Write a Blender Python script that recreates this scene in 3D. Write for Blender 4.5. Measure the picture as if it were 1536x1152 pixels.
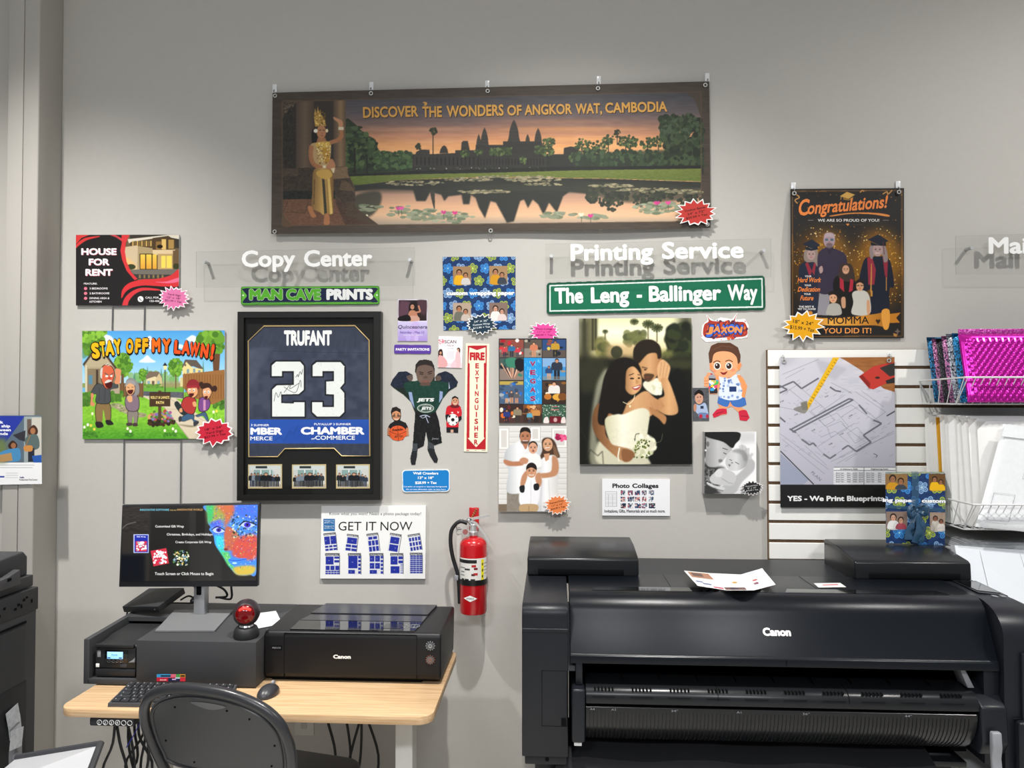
import bpy, bmesh, math, random
import numpy as np
from mathutils import Vector, Matrix
for _o in list(bpy.data.objects): bpy.data.objects.remove(_o)
S = bpy.context.scene
COL = S.collection
# ------------------------------------------------------------------ camera
F = 1154.0                                   # focal length in pixels of the 1536 x 1152 frame
CAM = np.array([0.0, -3.12, 1.68])
YAW, PITCH = math.radians(3.2), math.radians(1.3)
cd = bpy.data.cameras.new('camera'); cam = bpy.data.objects.new('camera', cd); COL.objects.link(cam)
cd.sensor_width = 36.0; cd.lens = F*36.0/1536.0; cd.clip_start = 0.02
cam.location = CAM; cam.rotation_euler = (math.pi/2+PITCH, 0, YAW)
S.camera = cam
# ------------------------------------------------------------------ world, lights, exposure
wd = bpy.data.worlds.new('world'); S.world = wd; wd.use_nodes = True
wd.node_tree.nodes['Background'].inputs[0].default_value = (0.80, 0.82, 0.85, 1)
wd.node_tree.nodes['Background'].inputs[1].default_value = 0.32
def area(name, loc, sx, sy, power, col=(1, 0.955, 0.89), rot=(0, 0, 0), spread=180):
    l = bpy.data.lights.new(name, 'AREA'); l.shape = 'RECTANGLE'; l.size = sx; l.size_y = sy
    l.energy = power; l.color = col; l.spread = math.radians(spread)
    o = bpy.data.objects.new(name, l); COL.objects.link(o); o.location = loc; o.rotation_euler = rot
    return o
def spot(name, loc, aim, power, cone=88, col=(1, 0.975, 0.94), r=0.05):
    l = bpy.data.lights.new(name, 'SPOT'); l.energy = power; l.color = col; l.spot_size = math.radians(cone); l.spot_blend = 1.0; l.shadow_soft_size = r
    o = bpy.data.objects.new(name, l); COL.objects.link(o); o.location = loc
    o.rotation_euler = (Vector(aim)-Vector(loc)).to_track_quat('-Z', 'Y').to_euler()
    return o
spot('ceiling_spot_light', (-2.15, -1.55, 4.30), (-1.72, 0, -0.66), 555, 64)
spot('ceiling_spot_light', (0.0, -1.55, 4.30), (0.115, 0, -1.5), 490, 77)
spot('ceiling_spot_light', (3.05, -1.75, 4.30), (1.24, 0, -0.61), 277, 87)
for _x in (-1.6, 1.2):
    area('ceiling_panel_light', (_x, -3.3, 4.45), 1.2, 0.3, 12, (1, 0.98, 0.95), spread=78)
    area('ceiling_panel_light', (_x, -6.2, 4.45), 1.2, 0.6, 150, (0.93, 0.96, 1))
S.view_settings.view_transform = 'Standard'; S.view_settings.look = 'None'
S.view_settings.gamma = 1.0; S.view_settings.use_curve_mapping = False
S.view_settings.exposure = 0.0
# ------------------------------------------------------------------ pixel -> place on a plane
_fw = np.array([-math.sin(YAW)*math.cos(PITCH), math.cos(YAW)*math.cos(PITCH), math.sin(PITCH)])
_rt = np.array([math.cos(YAW), math.sin(YAW), 0.0]); _up = np.cross(_rt, _fw)
def _dir(px, py):
    u = (np.asarray(px, float)-768)/F; v = (576-np.asarray(py, float))/F
    return _fw+u[..., None]*_rt+v[..., None]*_up
def on(axis, px, py, val):
    d = _dir(px, py); t = (np.asarray(val, float)-CAM[axis])/d[..., axis]
    return CAM+t[..., None]*d
def WY(px, py, y=0.0): return on(1, px, py, y)
def WZ(px, py, z): return on(2, px, py, z)
def WX(px, py, x): return on(0, px, py, x)
# ------------------------------------------------------------------ colours, materials
def lin(c):
    c = np.asarray(c, float)
    return np.where(c <= 0.04045, c/12.92, ((c+0.055)/1.055)**2.4)
def hexc(h):
    if isinstance(h, str): return np.array([int(h[i:i+2], 16)/255 for i in (0, 2, 4)])
    return np.asarray(h, float)
def mat(name, col, rough=0.5, metal=0.0, spec=0.5, noise=0, bump=0, scale=200, coat=0, emit=None, estr=0, mixcol=None):
    m = bpy.data.materials.new(name); m.use_nodes = True
    nt = m.node_tree; b = nt.nodes['Principled BSDF']
    c = tuple(lin(hexc(col)))+(1,)
    b.inputs['Base Color'].default_value = c; b.inputs['Roughness'].default_value = rough
    b.inputs['Metallic'].default_value = metal; b.inputs['Specular IOR Level'].default_value = spec
    b.inputs['Coat Weight'].default_value = coat
    if emit:
        b.inputs['Emission Color'].default_value = tuple(lin(hexc(emit)))+(1,); b.inputs['Emission Strength'].default_value = estr
    if noise or bump:
        tc = nt.nodes.new('ShaderNodeTexCoord'); n = nt.nodes.new('ShaderNodeTexNoise')
        n.inputs['Scale'].default_value = scale; n.inputs['Detail'].default_value = 3
        nt.links.new(tc.outputs['Object'], n.inputs['Vector'])
        if noise:
            r = nt.nodes.new('ShaderNodeValToRGB')
            lo = lin(np.clip(hexc(col)-noise, 0, 1)); hi = lin(np.clip(hexc(mixcol or col)+noise, 0, 1))
            r.color_ramp.elements[0].color = (*lo, 1); r.color_ramp.elements[1].color = (*hi, 1)
            r.color_ramp.elements[0].position = 0.3; r.color_ramp.elements[1].position = 0.7
            nt.links.new(n.outputs['Fac'], r.inputs['Fac']); nt.links.new(r.outputs['Color'], b.inputs['Base Color'])
        if bump:
            bp = nt.nodes.new('ShaderNodeBump'); bp.inputs['Strength'].default_value = bump; bp.inputs['Distance'].default_value = 0.001
            nt.links.new(n.outputs['Fac'], bp.inputs['Height']); nt.links.new(bp.outputs['Normal'], b.inputs['Normal'])
    return m
_pm = {}
def printmat(rough=0.5, spec=0.25, emit=0.0, canvas=0.0, metal=0.0):
    k = (rough, spec, emit, canvas, metal)
    if k in _pm: return _pm[k]
    m = bpy.data.materials.new('printed_colour'); m.use_nodes = True; nt = m.node_tree; b = nt.nodes['Principled BSDF']
    a = nt.nodes.new('ShaderNodeAttribute'); a.attribute_name = 'ink'
    nt.links.new(a.outputs['Color'], b.inputs['Base Color'])
    b.inputs['Roughness'].default_value = rough; b.inputs['Specular IOR Level'].default_value = spec
    b.inputs['Metallic'].default_value = metal
    if emit:
        nt.links.new(a.outputs['Color'], b.inputs['Emission Color']); b.inputs['Emission Strength'].default_value = emit
    if canvas:
        n = nt.nodes.new('ShaderNodeTexNoise'); n.inputs['Scale'].default_value = 900
        tc = nt.nodes.new('ShaderNodeTexCoord'); nt.links.new(tc.outputs['Object'], n.inputs['Vector'])
        bp = nt.nodes.new('ShaderNodeBump'); bp.inputs['Strength'].default_value = canvas; bp.inputs['Distance'].default_value = 0.0005
        nt.links.new(n.outputs['Fac'], bp.inputs['Height']); nt.links.new(bp.outputs['Normal'], b.inputs['Normal'])
    _pm[k] = m
    return m
def clearmat(name, tint=(0.97, 0.98, 0.97), gloss=1.0, rough=0.02):
    m = bpy.data.materials.new(name); m.use_nodes = True; nt = m.node_tree; nt.nodes.clear()
    o = nt.nodes.new('ShaderNodeOutputMaterial'); mx = nt.nodes.new('ShaderNodeMixShader')
    t = nt.nodes.new('ShaderNodeBsdfTransparent'); t.inputs[0].default_value = (*tint, 1)
    g = nt.nodes.new('ShaderNodeBsdfGlossy'); g.inputs['Roughness'].default_value = rough
    f = nt.nodes.new('ShaderNodeLayerWeight'); f.inputs[0].default_value = 0.5
    pw = nt.nodes.new('ShaderNodeMath'); pw.operation = 'POWER'; pw.inputs[1].default_value = 5.0; nt.links.new(f.outputs['Facing'], pw.inputs[0])
    ml = nt.nodes.new('ShaderNodeMath'); ml.operation = 'MULTIPLY_ADD'; ml.inputs[1].default_value = 0.9*gloss; ml.inputs[2].default_value = 0.035*gloss
    nt.links.new(pw.outputs[0], ml.inputs[0]); nt.links.new(ml.outputs[0], mx.inputs[0])
    nt.links.new(t.outputs[0], mx.inputs[1]); nt.links.new(g.outputs[0], mx.inputs[2]); nt.links.new(mx.outputs[0], o.inputs[0])
    return m
# ------------------------------------------------------------------ objects
LOC = {}
def tag(o, label=None, cat=None, group=None, kind=None):
    if label: o['label'] = label
    if cat: o['category'] = cat
    if group: o['group'] = group
    if kind: o['kind'] = kind
    return o
def thing(name, label, cat, loc=(0, 0, 0), group=None, rotz=0.0):
    o = bpy.data.objects.new(name, None); COL.objects.link(o); o.empty_display_size = 0.05
    o.location = loc; o.rotation_euler = (0, 0, rotz)
    LOC[o.name] = np.array(loc, float)
    return tag(o, label, cat, group)
def link_mesh(name, me, parent, loc):
    o = bpy.data.objects.new(name, me); COL.objects.link(o)
    if parent is not None: o.parent = parent; LOC[o.name] = LOC[parent.name]
    else: o.location = loc; LOC[o.name] = np.array(loc, float)
    return o
class MB:
    """collects shapes, then links them as one mesh object"""
    def __init__(s): s.v = []; s.f = []; s.m = []
    def add(s, vs, fs, m=0, M=None):
        k = len(s.v)
        for p in vs:
            q = Vector([float(t) for t in p])
            s.v.append(M @ q if M is not None else q)
        for f in fs: s.f.append([k+i for i in f]); s.m.append(m)
        return s
    def bm(s, bm, m=0, M=None):
        bm.verts.index_update()
        s.add([v.co for v in bm.verts], [[v.index for v in f.verts] for f in bm.faces], m, M); bm.free(); return s
    def box(s, x0, x1, y0, y1, z0, z1, bev=0.0, seg=2, m=0, M=None):
        bm = bmesh.new(); bmesh.ops.create_cube(bm, size=1.0)
        for v in bm.verts:
            v.co = Vector(((x0+x1)/2+v.co.x*(x1-x0), (y0+y1)/2+v.co.y*(y1-y0), (z0+z1)/2+v.co.z*(z1-z0)))
        if bev: bmesh.ops.bevel(bm, geom=list(bm.edges), offset=bev, segments=seg, affect='EDGES', profile=0.5)
        return s.bm(bm, m, M)
    def prism(s, prof, axis, lo, hi, bev=0.0, seg=2, m=0, M=None, taper=None):
        """prof: (a, b) pairs; axis x -> (y, z), y -> (x, z), z -> (x, y)"""
        def P(a, b, t):
            return {'x': (t, a, b), 'y': (a, t, b), 'z': (a, b, t)}[axis]
        n = len(prof); bm = bmesh.new()
        A = [bm.verts.new(P(a, b, lo)) for a, b in prof]; B = [bm.verts.new(P(a, b, hi)) for a, b in (taper or prof)]
        bm.faces.new(A[::-1]); bm.faces.new(B)
        for i in range(n): bm.faces.new((A[i], A[(i+1) % n], B[(i+1) % n], B[i]))
        bmesh.ops.recalc_face_normals(bm, faces=list(bm.faces))
        if bev:
            bmesh.ops.bevel(bm, geom=[e for e in bm.edges if e.calc_face_angle(0) > 0.5], offset=bev, segments=seg, affect='EDGES', profile=0.5, clamp_overlap=True)
        return s.bm(bm, m, M)
    def tube(s, pts, r, n=8, m=0, M=None, closed=False, smooth=0):
        pts = [Vector([float(t) for t in p]) for p in pts]
        if smooth: pts = [Vector(p) for p in catmull([tuple(p) for p in pts], smooth, closed)]
        rs = r if isinstance(r, (list, tuple)) else [r]*len(pts)
        k = len(pts); vs = []; fs = []; N = None
        for i, p in enumerate(pts):
            a = pts[(i-1) % k] if (closed or i > 0) else p; b = pts[(i+1) % k] if (closed or i < k-1) else p
            t = (b-a).normalized()
            if N is None: N = t.orthogonal().normalized()
            N = (N-t*N.dot(t)); N = N.normalized() if N.length > 1e-6 else t.orthogonal().normalized()
            B = t.cross(N)
            for j in range(n):
                th = 2*math.pi*j/n; vs.append(p+(N*math.cos(th)+B*math.sin(th))*rs[i])
        for i in range(k if closed else k-1):
            for j in range(n):
                i2 = (i+1) % k; fs.append((i*n+j, i*n+(j+1) % n, i2*n+(j+1) % n, i2*n+j))
        if not closed: fs.append(tuple(range(n))[::-1]); fs.append(tuple((k-1)*n+j for j in range(n)))
        return s.add(vs, fs, m, M)
    def lathe(s, prof, n=32, m=0, M=None):
        """prof: (r, z) pairs about z"""
        vs = []; fs = []
        for r, z in prof:
            for j in range(n):
                th = 2*math.pi*j/n; vs.append((max(r, 1e-5)*math.cos(th), max(r, 1e-5)*math.sin(th), z))
        for i in range(len(prof)-1):
            for j in range(n): fs.append((i*n+j, i*n+(j+1) % n, (i+1)*n+(j+1) % n, (i+1)*n+j))
        fs.append(tuple(range(n))[::-1]); fs.append(tuple((len(prof)-1)*n+j for j in range(n)))
        return s.add(vs, fs, m, M)
    def ball(s, c, r, n=24, m=0, M=None):
        bm = bmesh.new(); bmesh.ops.create_uvsphere(bm, u_segments=n, v_segments=n//2, radius=1.0)
        rr = r if isinstance(r, (tuple, list)) else (r, r, r)
        for v in bm.verts: v.co = Vector((c[0]+v.co.x*rr[0], c[1]+v.co.y*rr[1], c[2]+v.co.z*rr[2]))
        return s.bm(bm, m, M)
    def cyl(s, a, b, r, n=20, m=0, M=None): return s.tube([a, b], r, n, m, M)
    def quad(s, pts, m=0, M=None): return s.add(pts, [tuple(range(len(pts)))], m, M)
    def build(s, name, mats, parent=None, loc=None, local=False, angle=35):
        if not isinstance(mats, (list, tuple)): mats = [mats]
        V = np.array([tuple(p) for p in s.v])
        if parent is not None: off = np.zeros(3) if local else LOC[parent.name]
        else:
            if loc is None: loc = ((V[:, 0].min()+V[:, 0].max())/2, (V[:, 1].min()+V[:, 1].max())/2, V[:, 2].min())
            off = np.zeros(3) if local else np.array(loc)
        me = bpy.data.meshes.new(name); me.from_pydata([tuple(p) for p in V-off], [], s.f)
        for m in mats: me.materials.append(m)
        me.polygons.foreach_set('material_index', s.m); me.polygons.foreach_set('use_smooth', [True]*len(s.f))
        me.update(); me.set_sharp_from_angle(angle=math.radians(angle))
        return link_mesh(name, me, parent, loc)
def catmull(pts, n=6, closed=True):
    P = np.array(pts, float); k = len(P); out = []
    for i in range(k if closed else k-1):
        if closed: a, b, c, d = P[(i-1) % k], P[i], P[(i+1) % k], P[(i+2) % k]
        else: a, b, c, d = P[max(i-1, 0)], P[i], P[i+1], P[min(i+2, k-1)]
        for j in range(n):
            t = j/n
            out.append(0.5*((2*b)+(c-a)*t+(2*a-5*b+4*c-d)*t*t+(3*b-a-3*c+d)*t**3))
    if not closed: out.append(P[-1])
    return [tuple(p) for p in out]
# ------------------------------------------------------------------ lettering
_tc = {}
def glyphs(s, bold=0.0, spacing=1.0):
    k = (s, bold, spacing)
    if k in _tc: return _tc[k]
    cu = bpy.data.curves.new('t', 'FONT'); cu.body = s; cu.size = 1.0; cu.resolution_u = 3; cu.offset = bold; cu.space_character = spacing
    cu.fill_mode = 'FRONT'
    ob = bpy.data.objects.new('t', cu); COL.objects.link(ob)
    dg = bpy.context.evaluated_depsgraph_get(); dg.update()
    me = bpy.data.meshes.new_from_object(ob.evaluated_get(dg)); me.calc_loop_triangles()
    v = np.zeros(len(me.vertices)*3); me.vertices.foreach_get('co', v); v = v.reshape(-1, 3)[:, :2].copy()
    t = np.zeros(len(me.loop_triangles)*3, int); me.loop_triangles.foreach_get('vertices', t); t = t.reshape(-1, 3)
    q = v[t]; ar = (q[:, 1, 0]-q[:, 0, 0])*(q[:, 2, 1]-q[:, 0, 1])-(q[:, 1, 1]-q[:, 0, 1])*(q[:, 2, 0]-q[:, 0, 0]); t = t[np.abs(ar) > 1e-7]
    bpy.data.objects.remove(ob); bpy.data.curves.remove(cu); bpy.data.meshes.remove(me)
    _tc[k] = (v, t)
    return _tc[k]
CAPH = glyphs('H')[0][:, 1].max()
def strokes(v, txt, spacing=1.0):
    """tiny step of depth for each pass of a thickened letter, so that passes never share a plane"""
    return (np.arange(len(v))//max(1, len(glyphs(txt, 0.0, spacing)[0])))*1.0e-5
def place_text(s, x0, x1, base, cap, bold=0.0, shear=0.0, rot=0.0, outline=None, spacing=1.0, align='l'):
    """lettering in picture units (y down) with its left end, right end, baseline and capital height; bold thickens every stroke"""
    v, t = glyphs(s, 0.0, spacing)
    if len(v) == 0: return v, t
    bold *= 1.25; lo, hi = v[:, 0].min()-bold, v[:, 0].max()+bold; sy = cap/(CAPH+2*bold)
    sx = (x1-x0)/(hi-lo) if x1 is not None else sy
    r = bold+(outline*1.25 if outline else 0.0); vv, tt = v, t
    if r > 0:
        n = 8; off = [(0, 0)]+[(r*math.cos(2*math.pi*k/n), r*math.sin(2*math.pi*k/n)) for k in range(n)]
        vv = np.concatenate([v+np.array(o) for o in off]); tt = np.concatenate([t+len(v)*k for k in range(n+1)])
    X = (vv[:, 0]-lo)*sx; Y = (vv[:, 1]+bold)*sy
    if x1 is None and align == 'c': X = X-(hi-lo)*sx/2
    if x1 is None and align == 'r': X = X-(hi-lo)*sx
    X = X+shear*Y
    c, sn = math.cos(rot), math.sin(rot)
    return np.stack([x0+X*c+Y*sn, base+X*sn-Y*c], 1), tt
# ------------------------------------------------------------------ printed matter
def vnoise(h, w, sy, sx, seed):
    r = np.random.RandomState(seed); gh, gw = int(h/sy)+3, int(w/sx)+3; g = r.rand(gh, gw)
    y = np.arange(h)/sy; x = np.arange(w)/sx; yi = y.astype(int); xi = x.astype(int)
    fy = (y-yi); fx = (x-xi); fy = (fy*fy*(3-2*fy))[:, None]; fx = (fx*fx*(3-2*fx))[None]
    a = g[yi][:, xi]; b = g[yi][:, xi+1]; c = g[yi+1][:, xi]; d = g[yi+1][:, xi+1]
    return (a*(1-fx)+b*fx)*(1-fy)+(c*(1-fx)+d*fx)*fy
class Print:
    """a printed sheet or board: colours painted on a fine grid, lettering on top; drawn in picture units"""
    def __init__(s, corners, front=-0.003, back=0.0, res=1.5, base='ffffff', edge=None, mask=None, mat=None):
        s.c = np.array(corners, float); s.front, s.back, s.res = front, back, res
        s.x0, s.y0 = s.c.min(0)-2; x1, y1 = s.c.max(0)+2
        s.w = int((x1-s.x0)*res)+1; s.h = int((y1-s.y0)*res)+1
        s.b = np.empty((s.h, s.w, 3)); s.b[:] = hexc(base)
        s.o = (0.0, 0.0); s.k = 1.0; s.texts = []; s.edge = edge; s.mask = mask; s.mat = mat or printmat()
        s.warp = None; s.rng = random.Random(7)
    def at(s, x=0.0, y=0.0, k=1.0): s.o = (x, y); s.k = k; return s
    def q(s, p):
        p = np.asarray(p, float); return (p*s.k+np.array(s.o)-np.array([s.x0, s.y0]))*s.res
    def cover(s, poly):
        x0 = max(int(poly[:, 0].min())-1, 0); x1 = min(int(poly[:, 0].max())+2, s.w)
        y0 = max(int(poly[:, 1].min())-1, 0); y1 = min(int(poly[:, 1].max())+2, s.h)
        if x1 <= x0 or y1 <= y0: return None
        ys = y0+(np.arange((y1-y0)*2)+0.5)/2-0.5; xs = x0+(np.arange((x1-x0)*2)+0.5)/2-0.5
        m = np.zeros((len(ys), len(xs)), bool); n = len(poly)
        for i in range(n):
            (ax, ay), (bx, by) = poly[i], poly[(i+1) % n]
            if ay == by: continue
            r = (ys > min(ay, by)) & (ys <= max(ay, by))
            if not r.any(): continue
            xc = ax+(ys[r]-ay)*(bx-ax)/(by-ay)
            m[r] ^= xs[None] < xc[:, None]
        a = m.reshape(y1-y0, 2, x1-x0, 2).mean((1, 3))
        return a, y0, y1, x0, x1
    def put(s, c, col, a=1.0, soft=0.0):
        if c is None: return s
        m, y0, y1, x0, x1 = c
        if soft:
            r = max(1, int(round(soft*s.k*s.res))); Y0, Y1, X0, X1 = max(0, y0-2*r), min(s.h, y1+2*r), max(0, x0-2*r), min(s.w, x1+2*r)
            M = np.zeros((Y1-Y0, X1-X0)); M[y0-Y0:y1-Y0, x0-X0:x1-X0] = m
            for _ in range(2):
                for ax in (0, 1):
                    P = np.pad(M, [(r+1, r) if k == ax else (0, 0) for k in (0, 1)], mode='edge'); C = P.cumsum(ax)
                    M = (np.take(C, range(2*r+1, C.shape[ax]), ax)-np.take(C, range(0, C.shape[ax]-2*r-1), ax))/(2*r+1)
            m, y0, y1, x0, x1 = M, Y0, Y1, X0, X1
        m = (m*a)[..., None]; v = s.b[y0:y1, x0:x1]
        if callable(col):
            yy, xx = np.mgrid[y0:y1, x0:x1]; colr = col(xx, yy)
        else: colr = hexc(col)
        s.b[y0:y1, x0:x1] = v*(1-m)+colr*m
        return s
    def P(s, pts, col, soft=0.0, a=1.0): return s.put(s.cover(s.q(pts)), col, a, soft)
    def C(s, pts, col, soft=0.0, a=1.0): return s.put(s.cover(s.q(catmull(pts, 5))), col, a, soft)
    def R(s, x0, y0, x1, y1, col, soft=0.0, a=1.0): return s.P([(x0, y0), (x1, y0), (x1, y1), (x0, y1)], col, soft, a)
    def E(s, cx, cy, rx, ry, col, soft=0.0, a=1.0, rot=0.0):
        n = 12 if max(rx, ry)*s.k*s.res < 6 else 26
        th = np.arange(n)*2*math.pi/n; x = rx*np.cos(th); y = ry*np.sin(th); c, sn = math.cos(rot), math.sin(rot)
        return s.P(np.stack([cx+x*c-y*sn, cy+x*sn+y*c], 1), col, soft, a)
    def L(s, pts, w, col, a=1.0, soft=0.0, curve=False):
        if curve: pts = catmull(pts, 5, False)
        for (ax, ay), (bx, by) in zip(pts[:-1], pts[1:]):
            d = math.hypot(bx-ax, by-ay) or 1; nx, ny = -(by-ay)/d*w/2, (bx-ax)/d*w/2
            s.P([(ax+nx, ay+ny), (bx+nx, by+ny), (bx-nx, by-ny), (ax-nx, ay-ny)], col, soft, a)
        return s
    def ramp(s, stops, vert=True, lo=0.0, hi=1.0):
        """a colour function running between two picture coordinates"""
        l, h = (s.q((0, lo))[1], s.q((0, hi))[1]) if vert else (s.q((lo, 0))[0], s.q((hi, 0))[0])
        ts = [t for t, _ in stops]; cs = np.array([hexc(c) for _, c in stops])
        def f(xx, yy):
            t = ((yy if vert else xx)-l)/(h-l)
            return np.stack([np.interp(t, ts, cs[:, i]) for i in range(3)], -1)
        return f
    def N(s, amp=0.1, sx=6, sy=6, seed=1, x0=None, y0=None, x1=None, y1=None, tint=(1, 1, 1)):
        """mottle a rectangle of the print"""
        n = (vnoise(s.h, s.w, sy*s.k*s.res, sx*s.k*s.res, seed)-0.5)*2*amp; m = np.ones((s.h, s.w))
        if x0 is not None:
            (a, b), (c, d) = s.q((x0, y0)), s.q((x1, y1)); m[:] = 0; m[max(0, int(b)):max(0, int(d)), max(0, int(a)):max(0, int(c))] = 1
        s.b = np.clip(s.b+(n*m)[..., None]*np.array(tint), 0, 1); return s
    def scat(s, box, n, r, cols, seed=1, inside=None, a=1.0, flat=1.0, soft=0.0):
        g = random.Random(seed); x0, y0, x1, y1 = box
        for _ in range(n):
            x, y = g.uniform(x0, x1), g.uniform(y0, y1)
            if inside and not inside(x, y): continue
            q = g.uniform(*r); s.E(x, y, q, q*flat, g.choice(cols), soft, a, g.uniform(0, 3) if flat == 1.0 else 0)
        return s
    def T(s, txt, x0, x1, base, cap, col, bold=0.0, shear=0.0, rot=0.0, out=None, outcol=None, align='l', spacing=1.0, lv=2):
        if out is not None: s.texts.append((s._t(txt, x0, x1, base, cap, bold, shear, rot, out, spacing, align), hexc(outcol), lv-1))
        s.texts.append((s._t(txt, x0, x1, base, cap, bold, shear, rot, None, spacing, align), hexc(col), lv))
        return s
    def _t(s, *a):
        v, t = place_text(*a); return v*s.k+np.array(s.o), t, strokes(v, a[0], a[9])
    def person(s, x, y, h, skin='d9a27e', hair='2a1d18', top='888888', leg='333333', w=1.0, soft=0.0):
        """a small standing figure in a printed snapshot; x is its middle, y its feet"""
        u = h/8.0; s.R(x-0.9*u*w, y-4*u, x-0.1*u*w, y, leg); s.R(x+0.1*u*w, y-4*u, x+0.9*u*w, y, leg)
        s.C([(x-1.5*u*w, y-6.3*u), (x, y-6.7*u), (x+1.5*u*w, y-6.3*u), (x+1.7*u*w, y-3.8*u), (x+1.0*u*w, y-3.6*u), (x-1.0*u*w, y-3.6*u), (x-1.7*u*w, y-3.8*u)], top)
        s.E(x, y-7.25*u, 0.62*u*max(w, 1), 0.85*u, hair); s.E(x, y-7.05*u, 0.52*u*max(w, 1), 0.68*u, skin); return s
    def face(s, x, y, r, skin='d9a27e', hair='2a1d18', rot=0.0, dark='7a4a38', lips='a8584c'):
        """a small printed face: shading, eyes, brows, nose, mouth"""
        c, n = math.cos(rot), math.sin(rot)
        def f(a, b): return x+(a*c-b*n)*r, y+(a*n+b*c)*r
        s.E(x, y, r*0.78, r, skin, 0, 1, rot)
        for e in (-0.33, 0.33):
            s.E(*f(e, -0.08), r*0.16, r*0.075, '2a1c16', 0, .85, rot); s.E(*f(e, -0.27), r*0.2, r*0.045, hair, 0, .7, rot)
        s.E(*f(0.0, 0.2), r*0.13, r*0.08, dark, 0, .45, rot); s.E(*f(0, 0.5), r*0.27, r*0.085, lips, 0, .9, rot)
        return s
    def build(s, name, parent=None, label=None, cat=None, group=None):
        TL, TR, BR, BL = s.c; W = (np.linalg.norm(TR-TL)+np.linalg.norm(BR-BL))/2; H = (np.linalg.norm(BL-TL)+np.linalg.norm(BR-TR))/2
        nx, ny = max(2, int(W*s.res)+1), max(2, int(H*s.res)+1)
        u = np.linspace(0, 1, nx)[None, :, None]; v = np.linspace(0, 1, ny)[:, None, None]
        p = (TL*(1-u)+TR*u)*(1-v)+(BL*(1-u)+BR*u)*v
        qx = np.clip((p[..., 0]-s.x0)*s.res, 0, s.w-1.001); qy = np.clip((p[..., 1]-s.y0)*s.res, 0, s.h-1.001)
        xi, yi = qx.astype(int), qy.astype(int); fx, fy = (qx-xi)[..., None], (qy-yi)[..., None]
        B = s.b; c = (B[yi, xi]*(1-fx)+B[yi, xi+1]*fx)*(1-fy)+(B[yi+1, xi]*(1-fx)+B[yi+1, xi+1]*fx)*fy
        def put(px, py, dy=0.0):
            if s.warp is None: return WY(px, py, s.front+dy)
            return s.warp(px, py, s.front+dy)
        V = [put(p[..., 0], p[..., 1]).reshape(-1, 3)]; Cc = [c.reshape(-1, 3)]
        I = np.arange(nx*ny).reshape(ny, nx)
        quads = np.stack([I[1:, :-1], I[1:, 1:], I[:-1, 1:], I[:-1, :-1]], -1).reshape(-1, 4)
        if s.mask is not None:
            mp = np.asarray(s.mask, float); pp = (mp-np.array([s.x0, s.y0]))*s.res; cv = s.cover(pp); M = np.zeros((s.h, s.w)); M[cv[1]:cv[2], cv[3]:cv[4]] = cv[0]
            cx = p.reshape(-1, 2)[quads].mean(1); k = M[np.clip(((cx[:, 1]-s.y0)*s.res+.5).astype(int), 0, s.h-1), np.clip(((cx[:, 0]-s.x0)*s.res+.5).astype(int), 0, s.w-1)] > 0.5
            quads = quads[k]
            used = np.unique(quads); re = np.full(nx*ny, -1); re[used] = np.arange(len(used)); quads = re[quads]; V[0] = V[0][used]; Cc[0] = Cc[0][used]
        n = len(V[0]); faces4 = [quads]
        if abs(s.back-s.front) > 1e-6:                       # the sides and the back, from the rim of the front
            e = np.concatenate([quads[:, [0, 1]], quads[:, [1, 2]], quads[:, [2, 3]], quads[:, [3, 0]]])
            key = np.minimum(e[:, 0], e[:, 1])*n+np.maximum(e[:, 0], e[:, 1]); uq, ix, ct = np.unique(key, return_index=True, return_counts=True)
            rim = e[ix[ct == 1]]; rv = np.unique(rim); re = np.full(n, -1); re[rv] = np.arange(len(rv))
            A = V[0][rv].copy(); Bk = A.copy(); Bk[:, 1] = s.back if s.warp is None else A[:, 1]+(s.back-s.front)
            ec = Cc[0][rv] if s.edge is None else np.repeat(hexc(s.edge)[None], len(rv), 0)
            V += [A, Bk]; Cc += [ec, ec]; a = re[rim]+n; faces4.append(np.stack([a[:, 1], a[:, 0], a[:, 0]+len(rv), a[:, 1]+len(rv)], -1)); n += 2*len(rv)
        tris = []; lay = 0
        for (tv, tt, td), col, lv in s.texts:
            lay += 1; V.append(put(tv[:, 0], tv[:, 1], -0.0001-0.00013*lv-3e-6*lay-td)); Cc.append(np.repeat(col[None], len(tv), 0)); tris.append(tt+n); n += len(tv)
        V = np.concatenate(V); Cc = np.concatenate(Cc); f4 = np.concatenate(faces4); f3 = np.concatenate(tris) if tris else np.zeros((0, 3), int)
        if parent is not None: off = LOC[parent.name]; loc = None
        else: loc = (float(V[:, 0].mean()), float(s.back), float(V[:, 2].min())); off = np.array(loc)
        me = bpy.data.meshes.new(name); me.vertices.add(len(V)); me.vertices.foreach_set('co', (V-off).ravel())
        me.loops.add(f4.size+f3.size); me.loops.foreach_set('vertex_index', np.concatenate([f4.ravel(), f3.ravel()]).astype(np.int32))
        me.polygons.add(len(f4)+len(f3)); me.polygons.foreach_set('loop_start', np.concatenate([np.arange(len(f4))*4, f4.size+np.arange(len(f3))*3]).astype(np.int32))
        me.polygons.foreach_set('use_smooth', np.zeros(len(f4)+len(f3), bool)); me.update(calc_edges=True)
        at = me.color_attributes.new('ink', 'FLOAT_COLOR', 'POINT')
        at.data.foreach_set('color', np.concatenate([lin(np.clip(Cc, 0, 1)), np.ones((len(Cc), 1))], 1).ravel().astype(np.float32))
        me.materials.append(s.mat)
        o = link_mesh(name, me, parent, loc)
        return tag(o, label, cat, group)
def rect(x0, y0, x1, y1): return [(x0, y0), (x1, y0), (x1, y1), (x0, y1)]
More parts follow.
